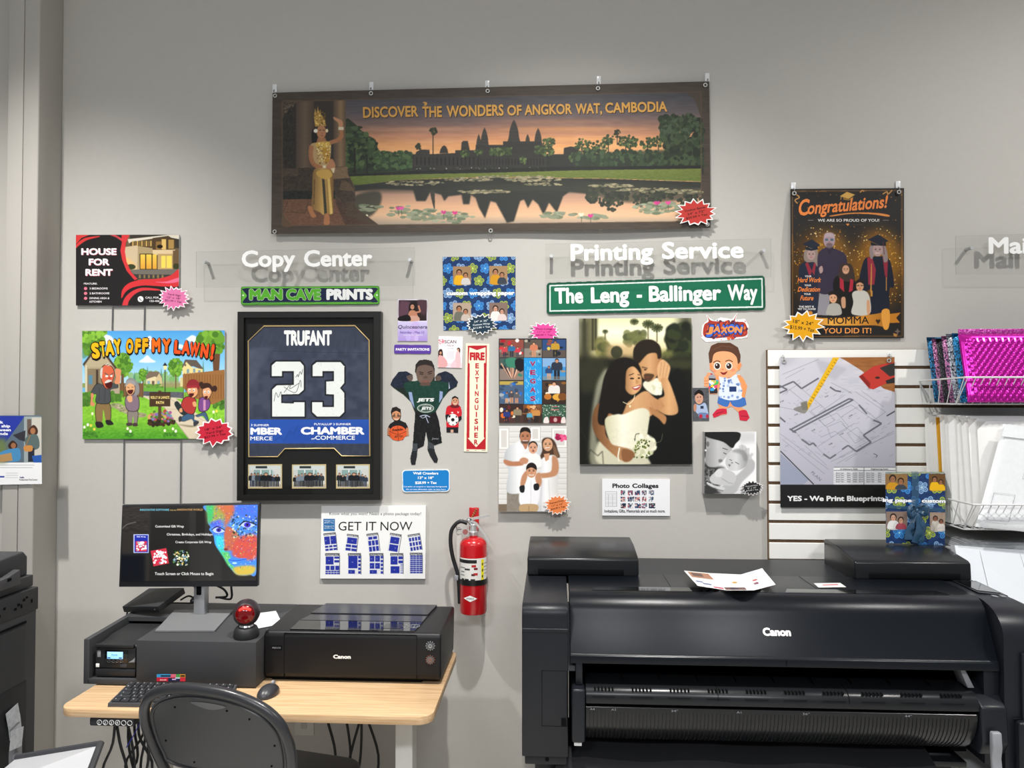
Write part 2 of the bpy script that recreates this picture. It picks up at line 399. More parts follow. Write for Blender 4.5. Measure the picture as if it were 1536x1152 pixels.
# ================================================================== the setting
WALLM = mat('wall_paint', 'bebbb5', 0.55, spec=0.2, noise=0.004, bump=0.08, scale=60)
TRIMM = mat('painted_column', 'b4b0a9', 0.5, spec=0.25)
def struct(o): o['kind'] = 'structure'; return o
struct(MB().box(-3.2, 3.6, 0, 0.12, 0, 4.6).build('wall_back', WALLM))
b = MB(); b.box(-2.146, -2.081, -0.15, 0, 0, 4.6, 0.006, 3); b.box(-2.212, -2.148, -0.148, 0, 0, 4.6, 0.003, 2); b.box(-3.2, -2.218, -0.10, 0, 0, 4.6)
struct(b.build('wall_left', TRIMM))
struct(MB().box(-3.2, 3.6, -7.5, 0.12, -0.1, 0).build('floor', mat('floor_vinyl', 'cecac2', 0.35, noise=0.02, scale=9)))
struct(MB().box(-3.2, 3.6, -7.5, 0.12, 4.6, 4.7).build('ceiling', mat('ceiling_paint', 'd9d9d6', 0.9)))
struct(MB().box(-2.081, 3.6, -0.012, 0, 0, 0.10, 0.003).build('baseboard_back', mat('baseboard_vinyl', '55534f', 0.6)))
# ================================================================== large format printer
BK = mat('plotter_plastic', '191c22', 0.36, spec=0.32, noise=0.006, bump=0.05, scale=900)
BKT = mat('plotter_cover_plastic', '0f1319', 0.29, spec=0.27, noise=0.012, bump=0.14, scale=700)
BKS = mat('plotter_smooth_plastic', '1a1c1f', 0.27, spec=0.34)
DARK = mat('black_recess', '0a0b0d', 0.8, spec=.1)
GLOSS = mat('smoked_window', '0a0b0c', 0.06, spec=0.6, coat=0.3)
LGREY = mat('grey_lever_plastic', '8b8d92', 0.4)
WHITEP = mat('white_paint_mark', 'f2f2f0', 0.5)
PX0, PX1, PCX0, PCX1 = -0.100, 1.490, 0.044, 1.290
pl = thing('large_format_printer', 'wide dark grey floor standing printer with a long curved front cover', 'printer', (0.69, -0.62, 0))
def side_profile(front, top, zb, yb=-0.42, r=0.035):
    """(y, z) outline of an end housing with a rounded upper front edge"""
    pts = [(yb, zb), (yb, top)]
    for k in range(7):
        a = math.pi/2*k/6; pts.append((front+r-r*math.sin(a), top-0.012-r+r*math.cos(a)))
    return pts+[(front, zb)]
b = MB(); b.prism(side_profile(-0.80, 1.082, 0.62), 'x', PX0, PCX0-0.006, 0.004, 2)
b.box(PX0+.008, PCX0-.01, -0.785, -0.43, 0.590, 0.622, 0.004)
b.box(PX0+.001, PCX0-.007, -0.8012, -0.79, 0.990, 1.000, 0.0004, 1)
b.build('left_housing', BK, pl)
MB().tube([(PX0+.060, -.8003, .712), (PCX0-.009, -.8003, .712), (PCX0-.009, -.8003, .876), (PX0+.060, -.8003, .876)], .0011, 4, closed=True).build('door_outline', DARK, pl)
b = MB(); b.cyl((PX0+.075, -0.787, 0.607), (PX0+.075, -0.784, 0.607), 0.006, 12); b.build('housing_screw', DARK, pl); MB().box(PCX0-.026, PCX0-.012, -.8035, -.79, .715, .735).build('latch_recess', DARK, pl)
# right housing: top falls away at the outer edge
prof = [(PCX1+.006, 0.60), (PCX1+.006, 1.080), (1.395, 1.080), (1.455, 1.052), (PX1, 1.000), (PX1, 0.60)]
b = MB(); bm = bmesh.new()
ys = [-0.42, -0.68]+[-0.68-.12*math.sin(math.pi/2*k/8) for k in range(1, 9)]; dz = [0, 0.002]+[.003+.085*(1-math.cos(math.pi/2*k/8)) for k in range(1, 9)]
rows = []
for y, d in zip(ys, dz): rows.append([bm.verts.new((x, y, z-(d if z > 0.7 else 0))) for x, z in prof])
n = len(prof)
for r0, r1 in zip(rows[:-1], rows[1:]):
    for i in range(n): bm.faces.new((r0[i], r0[(i+1) % n], r1[(i+1) % n], r1[i]))
bm.faces.new(rows[0][::-1]); bm.faces.new(rows[-1]); bmesh.ops.recalc_face_normals(bm, faces=list(bm.faces)); b.bm(bm)
b.box(PX0+1.44, PX1-.004, -0.812, -0.80, 0.66, 0.955, 0.004)
b.box(1.318, 1.44, -0.806, -0.80, 0.765, 0.766); b.box(1.32, PX1, -0.83, -0.80, 0.60, 0.765, 0.012, 3)
rh = b.build('right_housing', BK, pl, angle=28)
b = MB(); b.box(PX1-.02, PX1, -.8145, -.812, .79, .83, .001); b.build('display_badge', GLOSS, pl)
# control panel lying on the sloping top
def slab(pts, t=0.002): return MB().add([tuple(p) for p in pts]+[(p[0], p[1], p[2]+t) for p in pts], [(3, 2, 1, 0), (4, 5, 6, 7), (0, 1, 5, 4), (1, 2, 6, 5), (2, 3, 7, 6), (3, 0, 4, 7)])
cp = [(1.322, -0.62, 1.0798), (1.400, -0.64, 1.0755), (1.395, -0.47, 1.0815), (1.322, -0.45, 1.0805)]
c0 = slab(cp, .003).build('control_panel', BKS, pl)
slab([(1.330, -0.600, 1.0836), (1.392, -0.615, 1.0800), (1.388, -0.490, 1.0846), (1.330, -0.478, 1.0840)], .001).build('screen', GLOSS, c0)
for x in (1.345, 1.37): slab([(x, -0.660, 1.0795), (x+.014, -0.663, 1.0780), (x+.014, -0.650, 1.079), (x, -0.647, 1.0805)], .002).build('button', LGREY, c0)
# front cover: one long shell
cprof = [(-0.43, 1.055), (-0.43, 1.084), (-0.66, 1.084)]
for k in range(9):
    a = math.radians(76)*k/8; R = 0.075; cprof.append((-0.66-R*math.sin(a), 1.084-R+R*math.cos(a)))
cprof += [(-0.783, 0.922), (-0.789, 0.918), (-0.792, 0.896), (-0.772, 0.896), (-0.70, 1.0), (-0.60, 1.055)]
MB().prism(cprof, 'x', PCX0, PCX1, 0.0025, 2).build('front_cover', BKT, pl, angle=25)
# deck seams and the two long windows
for xa, xb in ((0.115, 0.665), (0.715, 1.215)): MB().add([(xa+.02, -.615, 1.0845), (xb-.02, -.615, 1.0845), (xb, -.664, 1.0845), (xa, -.664, 1.0845)], [(0, 1, 2, 3)]).build('viewing_window', GLOSS, pl)
for x in (0.37, 0.83): MB().box(x, x+.0012, -.61, -.43, 1.0838, 1.0844).build('seam', DARK, pl)
b = MB(); b.box(0.68, .682, -0.7915, -.785, .897, .917); b.build('seam', DARK, pl)
def word_on_plate(txt, c, h, w, ry, mats, parent, name, bold=0.035, up=None):
    """raised lettering; c = lower left corner, ry = slope of the face in radians from vertical"""
    v, t = place_text(txt, 0, w, 0, h, bold)
    d = strokes(v, txt)*3
    vs = [(c[0]+x, c[1]-y*math.sin(ry)-e, c[2]-y*math.cos(ry)) for (x, y), e in zip(v, d)]
    return MB().add(vs, [tuple(q) for q in t]).build(name, mats, parent)
word_on_plate('Canon', (0.622, -0.7585, 0.9775), 0.0240, 0.083, 0.446, WHITEP, pl, 'logo', 0.045)
# roll holders on the deck
def roll_box(x0, x1, name_side):
    prof = [(-0.16, 1.05), (-0.16, 1.165), (-0.30, 1.163), (-0.445, 1.146), (-0.458, 1.139), (-0.462, 1.082), (-0.44, 1.0845), (-0.44, 1.05)]
    bm_ = MB(); bm_.prism(prof, 'x', x0, x1, 0.006, 3)
    return bm_
a = roll_box(-0.096, 0.285, 0).build('roll_cover', BKS, pl, angle=28)
MB().box(-0.06, 0.235, -0.4630, -0.455, 1.084, 1.106, 0.004).build('grip_slot', DARK, a)
MB().prism([(-0.42, 1.05), (-0.42, 1.075), (-0.11, 1.075), (-0.11, 1.05)], 'x', PX0, PX1-.08).build('rear_deck', BK, pl)
a = roll_box(1.006, 1.386, 0).build('roll_cover', BKS, pl, angle=28)
MB().box(1.05, 1.35, -0.4630, -0.455, 1.084, 1.106, 0.004).build('grip_slot', DARK, a)
# paper exit
MB().box(PCX0, PCX1, -0.60, -0.58, 0.58, 1.05).build('exit_recess', DARK, pl)
MB().prism([(-0.60, 0.86), (-0.60, 1.03), (-0.70, 1.00), (-0.775, 0.868)], 'x', PCX0-.008, PCX0+.02).build('inner_bracket', BK, pl)
gx0, gx1 = 0.090, 1.222
gp = [(-0.62, 0.842), (-0.745, 0.832)]
for k in range(7): a_ = math.radians(85)*k/6; gp.append((-0.775-0.034*math.sin(a_)+.0, 0.797+0.034*math.cos(a_)))
gp += [(-0.809, 0.785), (-0.800, 0.780), (-0.62, 0.78)]
for x in (gx0+.388, gx0+.765): MB().tube([(x, q_[0]-.0005, q_[1]+.0005) for q_ in gp[1:9]], .0012, 4).build('seam', DARK, pl)
gd = MB().prism(gp, 'x', gx0, gx1, 0.002, 2).build('output_guide', BKS, pl, angle=25)
b = MB(); m2 = MB()
for i in range(10):
    x = gx0+.025+i*0.1115
    for j in range(6): b.box(x+j*.0105, x+j*.0105+.005, -.803, -.790, .822, .8285)
    b.box(x-.006, x+.0615, -.8105, -.805, .806, .8062)
for i in range(1, 10): b.box(gx0+i*.1135, gx0+i*.1135+.001, -.75, -.62, .8425-.009, .8428)
b.build('guide_slot', DARK, gd)
lp = []
for k in range(9): a_ = math.radians(100)*k/8-math.radians(8); lp.append((-0.69-0.118*math.cos(a_), 0.775-0.105*max(0, math.sin(a_))-.004*k))
lp += [(-0.62, 0.66), (-0.62, 0.775)]
lg = MB().prism(lp, 'x', gx0, gx1-.005, 0.001, 1).build('lower_guide', mat('guide_gloss_plastic', '161719', 0.25, spec=0.4), pl, angle=25)
b = MB()
N_ = 98
for i in range(N_):
    x = gx0+.012+i*(gx1-gx0-.03)/N_
    b.tube([(x, lp[k][0]-.0012, lp[k][1]) for k in range(1, 8)], .0013, 4)
b.build('guide_rib', mat('guide_rib_plastic', '1d1e21', 0.45, spec=.3), lg)
for t_, x_, w_ in (('A4', .012, .014), ('A3', .075, .014), ('24"', .25, .02), ('A1', .44, .014), ('36"', .63, .02), ('44"', .92, .02)): word_on_plate(t_, (gx0+x_, -.8105, .766), .006, w_, 0, LGREY, lg, 'scale_mark', 0)
b = MB(); b.box(gx0-.042, gx0-.002, -.822, -.62, .672, .830, .008, 3); b.box(gx0-.03, gx0-.008, -.79, -.70, .83, .905, .005); b.build('guide_bracket', BK, pl)
b = MB(); b.prism([(-.62, .66), (-.62, .86), (-.74, .84), (-.815, .80), (-.822, .70), (-.80, .66)], 'x', gx1, gx1+.075, .008, 3); b.build('guide_bracket', BK, pl)
b = MB(); b.prism([(gx1-.035, .905), (gx1-.022, .905), (gx1+.012, .835), (gx1-.008, .835)], 'y', -.76, -.70, .002); b.build('guide_stop', LGREY, pl)
MB().box(gx1+.03, PCX1+.006, -.775, -.60, .62, .893, .003).build('inner_column', BK, pl)
# lever
lv = [(-.83, .742), (-.848, .742), (-.852, .700), (-.846, .668), (-.850, .640), (-.862, .612), (-.845, .610), (-.833, .640), (-.830, .668)]
MB().prism(lv, 'x', 1.235, 1.262, .005, 3).build('lever', LGREY, pl)
MB().box(gx0-.035, gx0-.012, -.812, -.79, .660, .672, .002).build('latch', mat('latch_white', 'd8d8d8', .4), pl)
# stand
SM = mat('stand_metal', '1c1d20', 0.4)
for x in (-0.03, 1.18):
    b = MB(); b.box(x-.035, x+.035, -.66, -.52, .06, .60, .006); b.box(x-.03, x+.03, -.85, -.30, .04, .08, .006)
    b.box(x-.06, x+.06, -.70, -.48, .575, .592, .003)
    b.build('stand_leg', SM, pl)
MB().box(-0.03, 1.18, -.61, -.57, .12, .20, .005).build('stand_beam', SM, pl)
# cloth basket slung below the exit
b = MB(); vs = []; fs = []
cl = [(-.60, .655), (-.76, .60), (-.83, .45), (-.80, .30), (-.66, .25)]
for i in range(13):
    x = -.0+i*1.12/12
    for y, z in cl: vs.append((x, y, z+.006*math.sin(i*1.7)))
for i in range(12):
    for j in range(4): fs.append((i*5+j, i*5+j+1, i*5+j+6, i*5+j+5))
b.add(vs, fs); b.build('paper_basket', mat('basket_cloth', '0f1016', 0.85, noise=.01, scale=60), pl)

# gift box, brochure and card on the printer are with the printed matter
# ================================================================== desk corner
BLK = mat('black_plastic', '232427', 0.42, spec=0.45)
BLKM = mat('matte_black_plastic', '1b1c1e', 0.55)
BODY = mat('printer_body', '1a1a1c', 0.42, spec=0.3, noise=.004, bump=.04, scale=900)
CHR = mat('chrome', 'd2d2d2', 0.25, metal=.6)
ALU = mat('brushed_aluminium', 'b4b6b9', 0.35, metal=0.7)
WPNT = mat('white_leg_paint', 'd3d3cf', 0.4)
def wood():
    m = mat('oak_laminate', 'd9b98c', 0.45, spec=.3); nt = m.node_tree; b_ = nt.nodes['Principled BSDF']
    tc = nt.nodes.new('ShaderNodeTexCoord'); mp = nt.nodes.new('ShaderNodeMapping'); mp.inputs['Scale'].default_value = (2.0, 60, 60)
    n = nt.nodes.new('ShaderNodeTexNoise'); n.inputs['Scale'].default_value = 3; n.inputs['Detail'].default_value = 6
    r = nt.nodes.new('ShaderNodeValToRGB'); r.color_ramp.elements[0].color = (*lin(hexc('b5926a')), 1); r.color_ramp.elements[1].color = (*lin(hexc('cfb08a')), 1)
    r.color_ramp.elements[0].position = .3; r.color_ramp.elements[1].position = .62
    nt.links.new(tc.outputs['Object'], mp.inputs[0]); nt.links.new(mp.outputs[0], n.inputs['Vector']); nt.links.new(n.outputs['Fac'], r.inputs[0]); nt.links.new(r.outputs[0], b_.inputs['Base Color'])
    return m
def rrect(x0, x1, y0, y1, r, n=6):
    out = []
    for cx, cy, a0 in ((x1-r, y1-r, 0), (x0+r, y1-r, 90), (x0+r, y0+r, 180), (x1-r, y0+r, 270)):
        for k in range(n+1): a = math.radians(a0+90*k/n); out.append((cx+r*math.cos(a), cy+r*math.sin(a)))
    return out
DZ = 0.72
dk = thing('standing_desk', 'light oak topped desk on pale metal legs against the grey wall', 'desk', (-0.97, -0.46, 0))
MB().prism(rrect(-1.557, -0.375, -0.778, -0.15, 0.05), 'z', DZ-.025, DZ, .002, 2).build('desktop', wood(), dk)
for x in (-0.515, -1.388):
    b = MB(); b.box(x-.030, x+.030, -.50, -.42, .05, .695, .004); b.box(x-.032, x+.032, -.74, -.18, .0, .03, .004); b.box(x-.026, x+.026, -.49, -.43, .03, .05)
    b.build('leg', WPNT, dk)
MB().box(-1.388, -.515, -.49, -.43, .655, .695, .003).build('crossbar', WPNT, dk)
b = MB(); b.box(-1.452, -1.308, -.775, -.70, .668, .694, .006, 3); cpn = b.build('height_controller', BLK, dk)
b = MB()
for k in range(6):
    x = -1.418+k*.0195; b.tube([(x+.0075*math.cos(t*math.pi/6), -.7765, .681+.0075*math.sin(t*math.pi/6)) for t in range(12)], .0009, 4, closed=True)
v, t = place_text('1  2  3  4', -1.4205, -1.357, 0, .008); b.add([(x, -.7762, .677-y) for x, y in v], [tuple(q) for q in t])
b.build('controller_button', mat('button_print', 'd6d6d6', .5), cpn)
# kiosk housing: a dark case with an open bay at its left
KM = mat('kiosk_laminate', '3c3d3f', 0.5, spec=.3, noise=.012, scale=900)
kz = DZ+.004
kk = thing('kiosk_housing', 'dark grey kiosk case on the oak desk under the screen', 'kiosk', (-1.28, -0.35, DZ))
b = MB()
b.prism([(-.578, kz), (-.578, kz+.150), (-.20, kz+.168), (-.16, kz+.168), (-.16, kz)], 'x', -1.412, -1.000, .002, 2)
b.build('main_case', KM, kk)
b = MB(); b.prism([(-.578, kz), (-.578, kz+.150), (-.20, kz+.168), (-.16, kz+.168), (-.16, kz)], 'x', -1.596, -1.576, .0015)
b.box(-1.58, -1.41, -.578, -.16, kz, kz+.018, .001); b.box(-1.58, -1.41, -.178, -.16, kz, kz+.168); b.prism([(-.34, kz+.145), (-.20, kz+.150), (-.16, kz+.168), (-.20, kz+.168), (-.34, kz+.160)], 'x', -1.58, -1.41)
b.build('printer_bay', KM, kk)
st = Print(rect(235, 1011.5, 278, 1022), front=-.5788, back=-.578, res=4, base='d03040')
st.R(235, 1011, 256, 1016, '3a9ad0').R(256, 1011, 264, 1016, 'e06a80').R(264, 1011, 270, 1016, '4aa050').R(270, 1011, 279, 1016, 'c08830').R(241, 1013, 256, 1015, '14181c').R(252, 1017, 270, 1022, '202a48').R(258, 1018, 264, 1020, 'd8b0d8').R(271, 1013, 277, 1015, '1a1a1a').R(235, 1017, 252, 1022, 'c8203a').R(263, 1016, 270, 1018, 'c8e0f0')
st.T('kiosk', 240, 250, 1020.7, 2, 'f0d0d0', .03); st.build('maker_sticker', kk, label='multicoloured sticker low on the case front')
# receipt style photo printer inside the bay
tp = thing('label_printer', 'small black printer with lit blue display in the kiosk bay', 'printer', (-1.49, -.45, kz+.018))
b = MB(); b.box(-1.566, -1.418, -.560, -.345, kz+.019, kz+.128, .008, 3)
bm_ = [(-.552, kz+.12), (-.46, kz+.138), (-.36, kz+.141), (-.345, kz+.138), (-.345, kz+.11)]
b.prism(bm_, 'x', -1.566, -1.418, .006, 2); b.box(-1.56, -1.425, -.572, -.56, kz+.120, kz+.132, .003); b.build('body', BLKM, tp)
b = MB(); b.box(-1.562, -1.422, -.566, -.555, kz+.022, kz+.047, .003); b.box(-1.562, -1.422, -.565, -.555, kz+.052, kz+.118, .002); b.build('front_panel', BLK, tp)
b = MB(); b.box(-1.530, -1.448, -.567, -.56, kz+.068, kz+.112, .003); b.build('display_surround', GLOSS, tp)
b = MB(); b.box(-1.520, -1.465, -.5685, -.566, kz+.082, kz+.106, .001); scn = b.build('lit_display', mat('lit_lcd', '9fd0f0', .3, emit='7fc4f5', estr=0.75), tp)
v, t = place_text('Ready', -1.503, -1.482, 0, .005); b = MB().add([(x, -.5692, kz+.0945-y) for x, y in v], [tuple(q) for q in t]); b.box(-1.518, -1.508, -.569, -.5684, kz+.084, kz+.088); b.box(-1.478, -1.468, -.569, -.5684, kz+.084, kz+.088); b.build('display_text', mat('lcd_ink', '2a5aa0', .5), scn)
b = MB()
for k in range(4): MB().tube([(-1.513+k*.0145+.0055*math.cos(q*math.pi/5), -.568, kz+.0745+.0035*math.sin(q*math.pi/5)) for q in range(10)], .0007, 4, closed=True).build('button', mat('button_grey', '55575b', .4), tp)
MB().box(-1.5555, -1.5435, -.5665, -.565, kz+.087, kz+.109, .001).build('indicator', LGREY, tp); MB().box(-1.476, -1.452, -.5665, -.565, kz+.053, kz+.066, .001).build('power_switch', mat('switch_grey', '3a3c40', .4), tp)
b = MB(); b.box(-1.560, -1.548, -.5665, -.565, kz+.053, kz+.065, .0005); b.build('energy_badge', WHITEP, tp)
b = MB(); b.prism([(-1.445, kz+.072), (-1.422, kz+.072), (-1.422, kz+.088), (-1.430, kz+.080)], 'y', -.57, -.56, .001); b.build('paper_latch', LGREY, tp)
# external drive leaning on the bay roof
ed = thing('external_drive', 'black flat box tilted on the kiosk left end', 'drive', (-1.50, -.30, kz+.2))
Mx = Matrix.Translation((-1.520, -.262, kz+.203)) @ Matrix.Rotation(math.radians(14), 4, 'X') @ Matrix.Rotation(math.radians(-9), 4, 'Y') @ Matrix.Rotation(math.radians(-14), 4, 'Z')
MB().box(-.085, .085, -.070, .070, -.0125, .0125, .003, 2, M=Mx).build('case', BLKM, ed)
b = MB(); b.cyl((.065, -.0703, 0), (.065, -.0698, 0), .0022, 8, M=Mx); b.build('indicator', LGREY, ed)
for pts in ([(-1.60, -.27, kz+.170), (-1.63, -.25, kz+.155), (-1.66, -.20, kz+.10), (-1.67, -.13, kz+.03)], [(-1.432, -.235, kz+.196), (-1.41, -.22, kz+.208), (-1.395, -.21, kz+.200), (-1.39, -.20, kz+.178)]): MB().tube(pts, .0035, 6, smooth=5).build('cable', BLKM, ed)
# ------------------------------------------------------------------ monitor
SLOPE = math.atan2(.018, .378)
def kioskz(y): return kz+.150+(y+.578)*math.tan(SLOPE)
mo = thing('monitor', 'wide black monitor with a painted rainbow face on screen', 'monitor', (-1.24, -.33, kz+.19))
MY = -.345
c4 = [(183, 757.5), (389, 754.5), (386, 880), (178, 880.5)]
def at_y(p, y=MY): return WY(np.array([q[0] for q in p]), np.array([q[1] for q in p]), y)
q = at_y(c4)
b = MB(); vs = [tuple(p) for p in q]+[(p[0], p[1]+.022, p[2]) for p in q]
bm = bmesh.new(); vv = [bm.verts.new(p) for p in vs]
for f in ((0, 3, 2, 1), (4, 5, 6, 7), (0, 1, 5, 4), (1, 2, 6, 5), (2, 3, 7, 6), (3, 0, 4, 7)): bm.faces.new([vv[i] for i in f])
bmesh.ops.recalc_face_normals(bm, faces=list(bm.faces)); bmesh.ops.bevel(bm, geom=list(bm.edges), offset=.003, segments=2, affect='EDGES', profile=.5); b.bm(bm)
cx_, cz_ = q[:, 0].mean(), q[:, 2].mean(); b.box(cx_-.12, cx_+.12, MY+.02, MY+.05, cz_-.09, cz_+.06, .01)
b.build('casing', BLK, mo)
SCREENPRINT = Print([(184.5, 760), (386.5, 757.2), (384, 871), (181, 872)], front=MY-.0012, back=MY+.001, res=2.4, base='211f1e', mat=printmat(.16, .5, 0.62))
s_ = SCREENPRINT.at(160, 740, 250/1309)
s_.R(100, 70, 1200, 800, '1f1e1d'); s_.P([(100, 80), (340, 80), (345, 260), (330, 700), (100, 700)], '2a2725', 8); s_.N(.025, 30, 8, 3, 100, 80, 330, 320); s_.R(100, 480, 300, 700, '101218', 12); s_.R(650, 90, 900, 700, '262524', 6); s_.R(700, 130, 770, 360, '1a1817', 5)
fc = [(783, 90), (1185, 80), (1180, 600), (1120, 640), (1060, 645), (1010, 630), (960, 570), (905, 480), (868, 430), (848, 390), (838, 330), (805, 285), (815, 265), (795, 230), (793, 160)]
s_.C(fc, '3f7ad0')
s_.P([(783, 90), (1000, 85), (960, 170), (900, 230), (800, 240), (790, 170)], '8a8f45', 14); s_.P([(783, 90), (840, 90), (835, 200), (800, 240)], '3aa860', 8); s_.P([(850, 85), (1040, 85), (980, 200), (920, 280), (930, 170)], 'b0603f', 10); s_.P([(1000, 82), (1185, 80), (1185, 260), (1080, 190), (1010, 170)], '3f66d8', 10)
s_.P([(815, 230), (900, 200), (900, 300), (850, 330)], '4a5fd8', 8); s_.C([(940, 260), (1040, 330), (1040, 430), (930, 450), (915, 420)], 'a85a45', 4); s_.C([(1030, 350), (1175, 330), (1178, 500), (1090, 520), (985, 480)], 'b54a40', 8); s_.P([(850, 330), (915, 330), (935, 500), (900, 470), (860, 410)], '3cb8c8', 6); s_.P([(870, 420), (960, 500), (1010, 620), (960, 570)], '35b890', 6)
s_.C([(1000, 580), (1160, 570), (1150, 630), (1060, 645), (1010, 630)], 'b8a040', 6); s_.P([(900, 460), (960, 460), (1000, 600), (950, 560)], '58b060', 6)
s_.scat((800, 90, 1178, 640), 700, (2, 5), ['e0e8f8', 'd04830', '2a50e0', '38c060', 'e0b040', '203080', '8030a0'], 4, inside=lambda x, y: x > 805+max(0, (y-280))*0.55 and y < 600, a=.5)
s_.scat((985, 170, 1178, 350), 120, (4, 9), ['1a2830', '20406a', '283820', 'c0d0b0'], 9, a=.7)
s_.C([(835, 285), (870, 268), (915, 285), (925, 300), (880, 312), (845, 305)], 'a5b4dc'); s_.E(880, 288, 20, 17, '3a2f9a'); s_.E(880, 288, 7, 8, '0c0c20'); s_.L([(825, 285), (870, 262), (930, 292)], 7, '141a30', curve=True)
s_.C([(1050, 250), (1090, 225), (1140, 235), (1165, 250), (1110, 272)], '9fb4ea'); s_.E(1105, 248, 26, 20, '3b2aa8'); s_.E(1105, 247, 9, 9, '0c0c20'); s_.L([(1040, 255), (1090, 220), (1172, 245)], 9, '141a30', curve=True)
s_.C([(955, 520), (1000, 503), (1040, 512), (1100, 512), (1060, 550), (1000, 565), (970, 550)], '3d7ae8'); s_.L([(958, 522), (1020, 528), (1098, 516)], 4, '1c2f80', curve=True); s_.E(1005, 548, 20, 7, '9fc8f8')
s_.E(935, 440, 16, 10, '6a3028', 3)
s_.P([(211, 322), (330, 322), (330, 468), (211, 468)], 'aab4d8').R(218, 328, 324, 462, '1f2a90').R(228, 376, 316, 456, 'b8384a')
s_.scat((236, 384, 308, 450), 46, (5, 9), ['e8e4e4', 'c02038', 'f4f2f0', '904058', 'a0a0a8'], 5)
s_.P([(345, 452), (468, 430), (490, 550), (368, 573)], 'b03040')
s_.scat((372, 455, 466, 548), 60, (6, 11), ['f0eceb', 'e8e6e6', 'c02040', '8a8c94', 'f6f4f2'], 6)
s_.R(518, 440, 650, 572, '1c2418')
s_.scat((526, 448, 644, 564), 110, (4, 9), ['d8d0a8', '4a7040', '2a3a5a', 'b8a060', '181a10', 'e8e4d4', '80a0b8', '181a10'], 7)
s_.L([(120, 280), (160, 245), (230, 225)], 6, '5a5754', curve=True)
W_ = 'c9c9c6'
s_.T('INNOVATIVE SOFTWARE', 262, 490, 137, 15, '6fb0c4', .005).T('FOR AN', 498, 545, 137, 9, 'b8a060').T('INNOVATIVE WORLD', 553, 755, 136, 15, 'b08a58', .005)
s_.T('Customized Gift Wrap', 382, 606, 268, 18, W_, .01).T('Christmas, Birthdays, and Holidays', 472, 832, 331, 18, W_, .01).T('Create Corporate Gift Wrap', 540, 822, 391, 17, W_, .01).T('Touch Screen or Click Mouse to Begin', 378, 838, 642, 22, W_, .01).T('Gift Wrap', 236, 306, 346, 10, 'd0d4f0', .01)
s_.build('screen', mo, label='lit screen with a rainbow painted face and white lines of text')
sz = kioskz(-.33)
b = MB(); xs = WY(303, 900, -.30)[0]; b.box(xs-.021, xs+.021, -.325, -.285, sz+.004, kz+.33, .004, 2); sp_ = b.build('stand_post', ALU, mo)
MB().box(xs-.009, xs+.009, -.3265, -.324, kz+.205+.035, kz+.285, .003).build('cable_slot', DARK, sp_)
b = MB(); x0_ = xs
for (xa, ya, xb, yb) in ((-.145, -.455, .065, -.185),):
    pts = [tuple(WZ(px_, py_, kz+.162)[:2]) for px_, py_ in ((232.6, 945), (322, 945), (350, 918), (262, 918))]
    vs = [(x, y, kioskz(y)+.001) for x, y in pts]+[(x, y, kioskz(y)+.006) for x, y in pts]
    b.add(vs, [(3, 2, 1, 0), (4, 5, 6, 7), (0, 1, 5, 4), (1, 2, 6, 5), (2, 3, 7, 6), (3, 0, 4, 7)])
b.build('stand_base', mat('base_grey', '77787a', .45, metal=.2), mo)
for pts in ([(xs-.04, -.27, kz+.31), (xs-.075, -.25, kz+.275), (xs-.055, -.25, kz+.255), (xs-.02, -.26, kz+.285), (xs, -.26, kz+.30)],
            [(xs+.02, -.26, kz+.30), (xs+.075, -.24, kz+.285), (xs+.082, -.23, kz+.24), (xs+.075, -.22, kz+.20), (xs+.03, -.22, kz+.205)],
            [(xs+.01, -.26, kz+.27), (xs+.05, -.23, kz+.24), (xs+.06, -.22, kz+.21), (xs+.02, -.23, kz+.207)],
            [(xs-.02, -.26, kz+.27), (xs-.04, -.24, kz+.23), (xs-.062, -.26, kz+.198), (xs-.02, -.25, kz+.203)]):
    MB().tube(pts, .0042, 8, smooth=6).build('cable', BLKM, mo)
# ------------------------------------------------------------------ scanner, note paper
sc = thing('barcode_scanner', 'round black scanner with glowing red window on the kiosk case', 'scanner', (-1.075, -.48, kioskz(-.48)))
P0 = WZ(369.5, 948, kz+.168); sx_, sy_ = P0[0], P0[1]; sz_ = kioskz(sy_)
b = MB(); b.lathe([(.042, 0), (.043, .006), (.041, .020), (.036, .032), (.030, .036)], 36, M=Matrix.Translation((sx_, sy_, sz_+.001)) @ Matrix.Rotation(SLOPE, 4, 'X')); b.build('base', BLKM, sc)
b = MB(); b.lathe([(.022, .030), (.024, .036), (.020, .044)], 28, M=Matrix.Translation((sx_, sy_, sz_))); b.build('collar', CHR, sc)
bc = Vector((sx_, sy_, sz_+.082)); b = MB(); b.ball(bc, .0455, 40); b.build('head', mat('scanner_shell', '2b2325', .3, spec=.5), sc)
Mh = Matrix.Translation(bc) @ Matrix.Rotation(math.radians(84), 4, 'X') @ Matrix.Rotation(math.radians(14), 4, 'Y')
b = MB(); b.lathe([(.0001, .0475), (.012, .0462), (.022, .0421), (.030, .0358), (.0315, .034)], 36, M=Mh); w_ = b.build('scan_window', mat('red_window', '3a0508', .08, spec=.6, emit='c00810', estr=.22), sc)
b = MB(); b.lathe([(.0315, .0345), (.034, .0335), (.0335, .030)], 36, M=Mh); b.build('window_rim', mat('rim_dark', '3a2a2a', .25), sc)
b = MB(); b.tube([(math.sin(a)*.019, -.019-.003*math.cos(a*1.2)+.006*abs(a), .0462-.006*abs(a)) for a in [-1.1+.2*k for k in range(12)]], .0042, 8, M=Mh @ Matrix.Rotation(math.pi, 4, 'Z')); b.build('red_lamp', mat('red_lamp', 'ff3030', .3, emit='ff2a20', estr=3.0), sc)
pts = [(386, 911), (414, 908), (423, 924), (378, 931)]
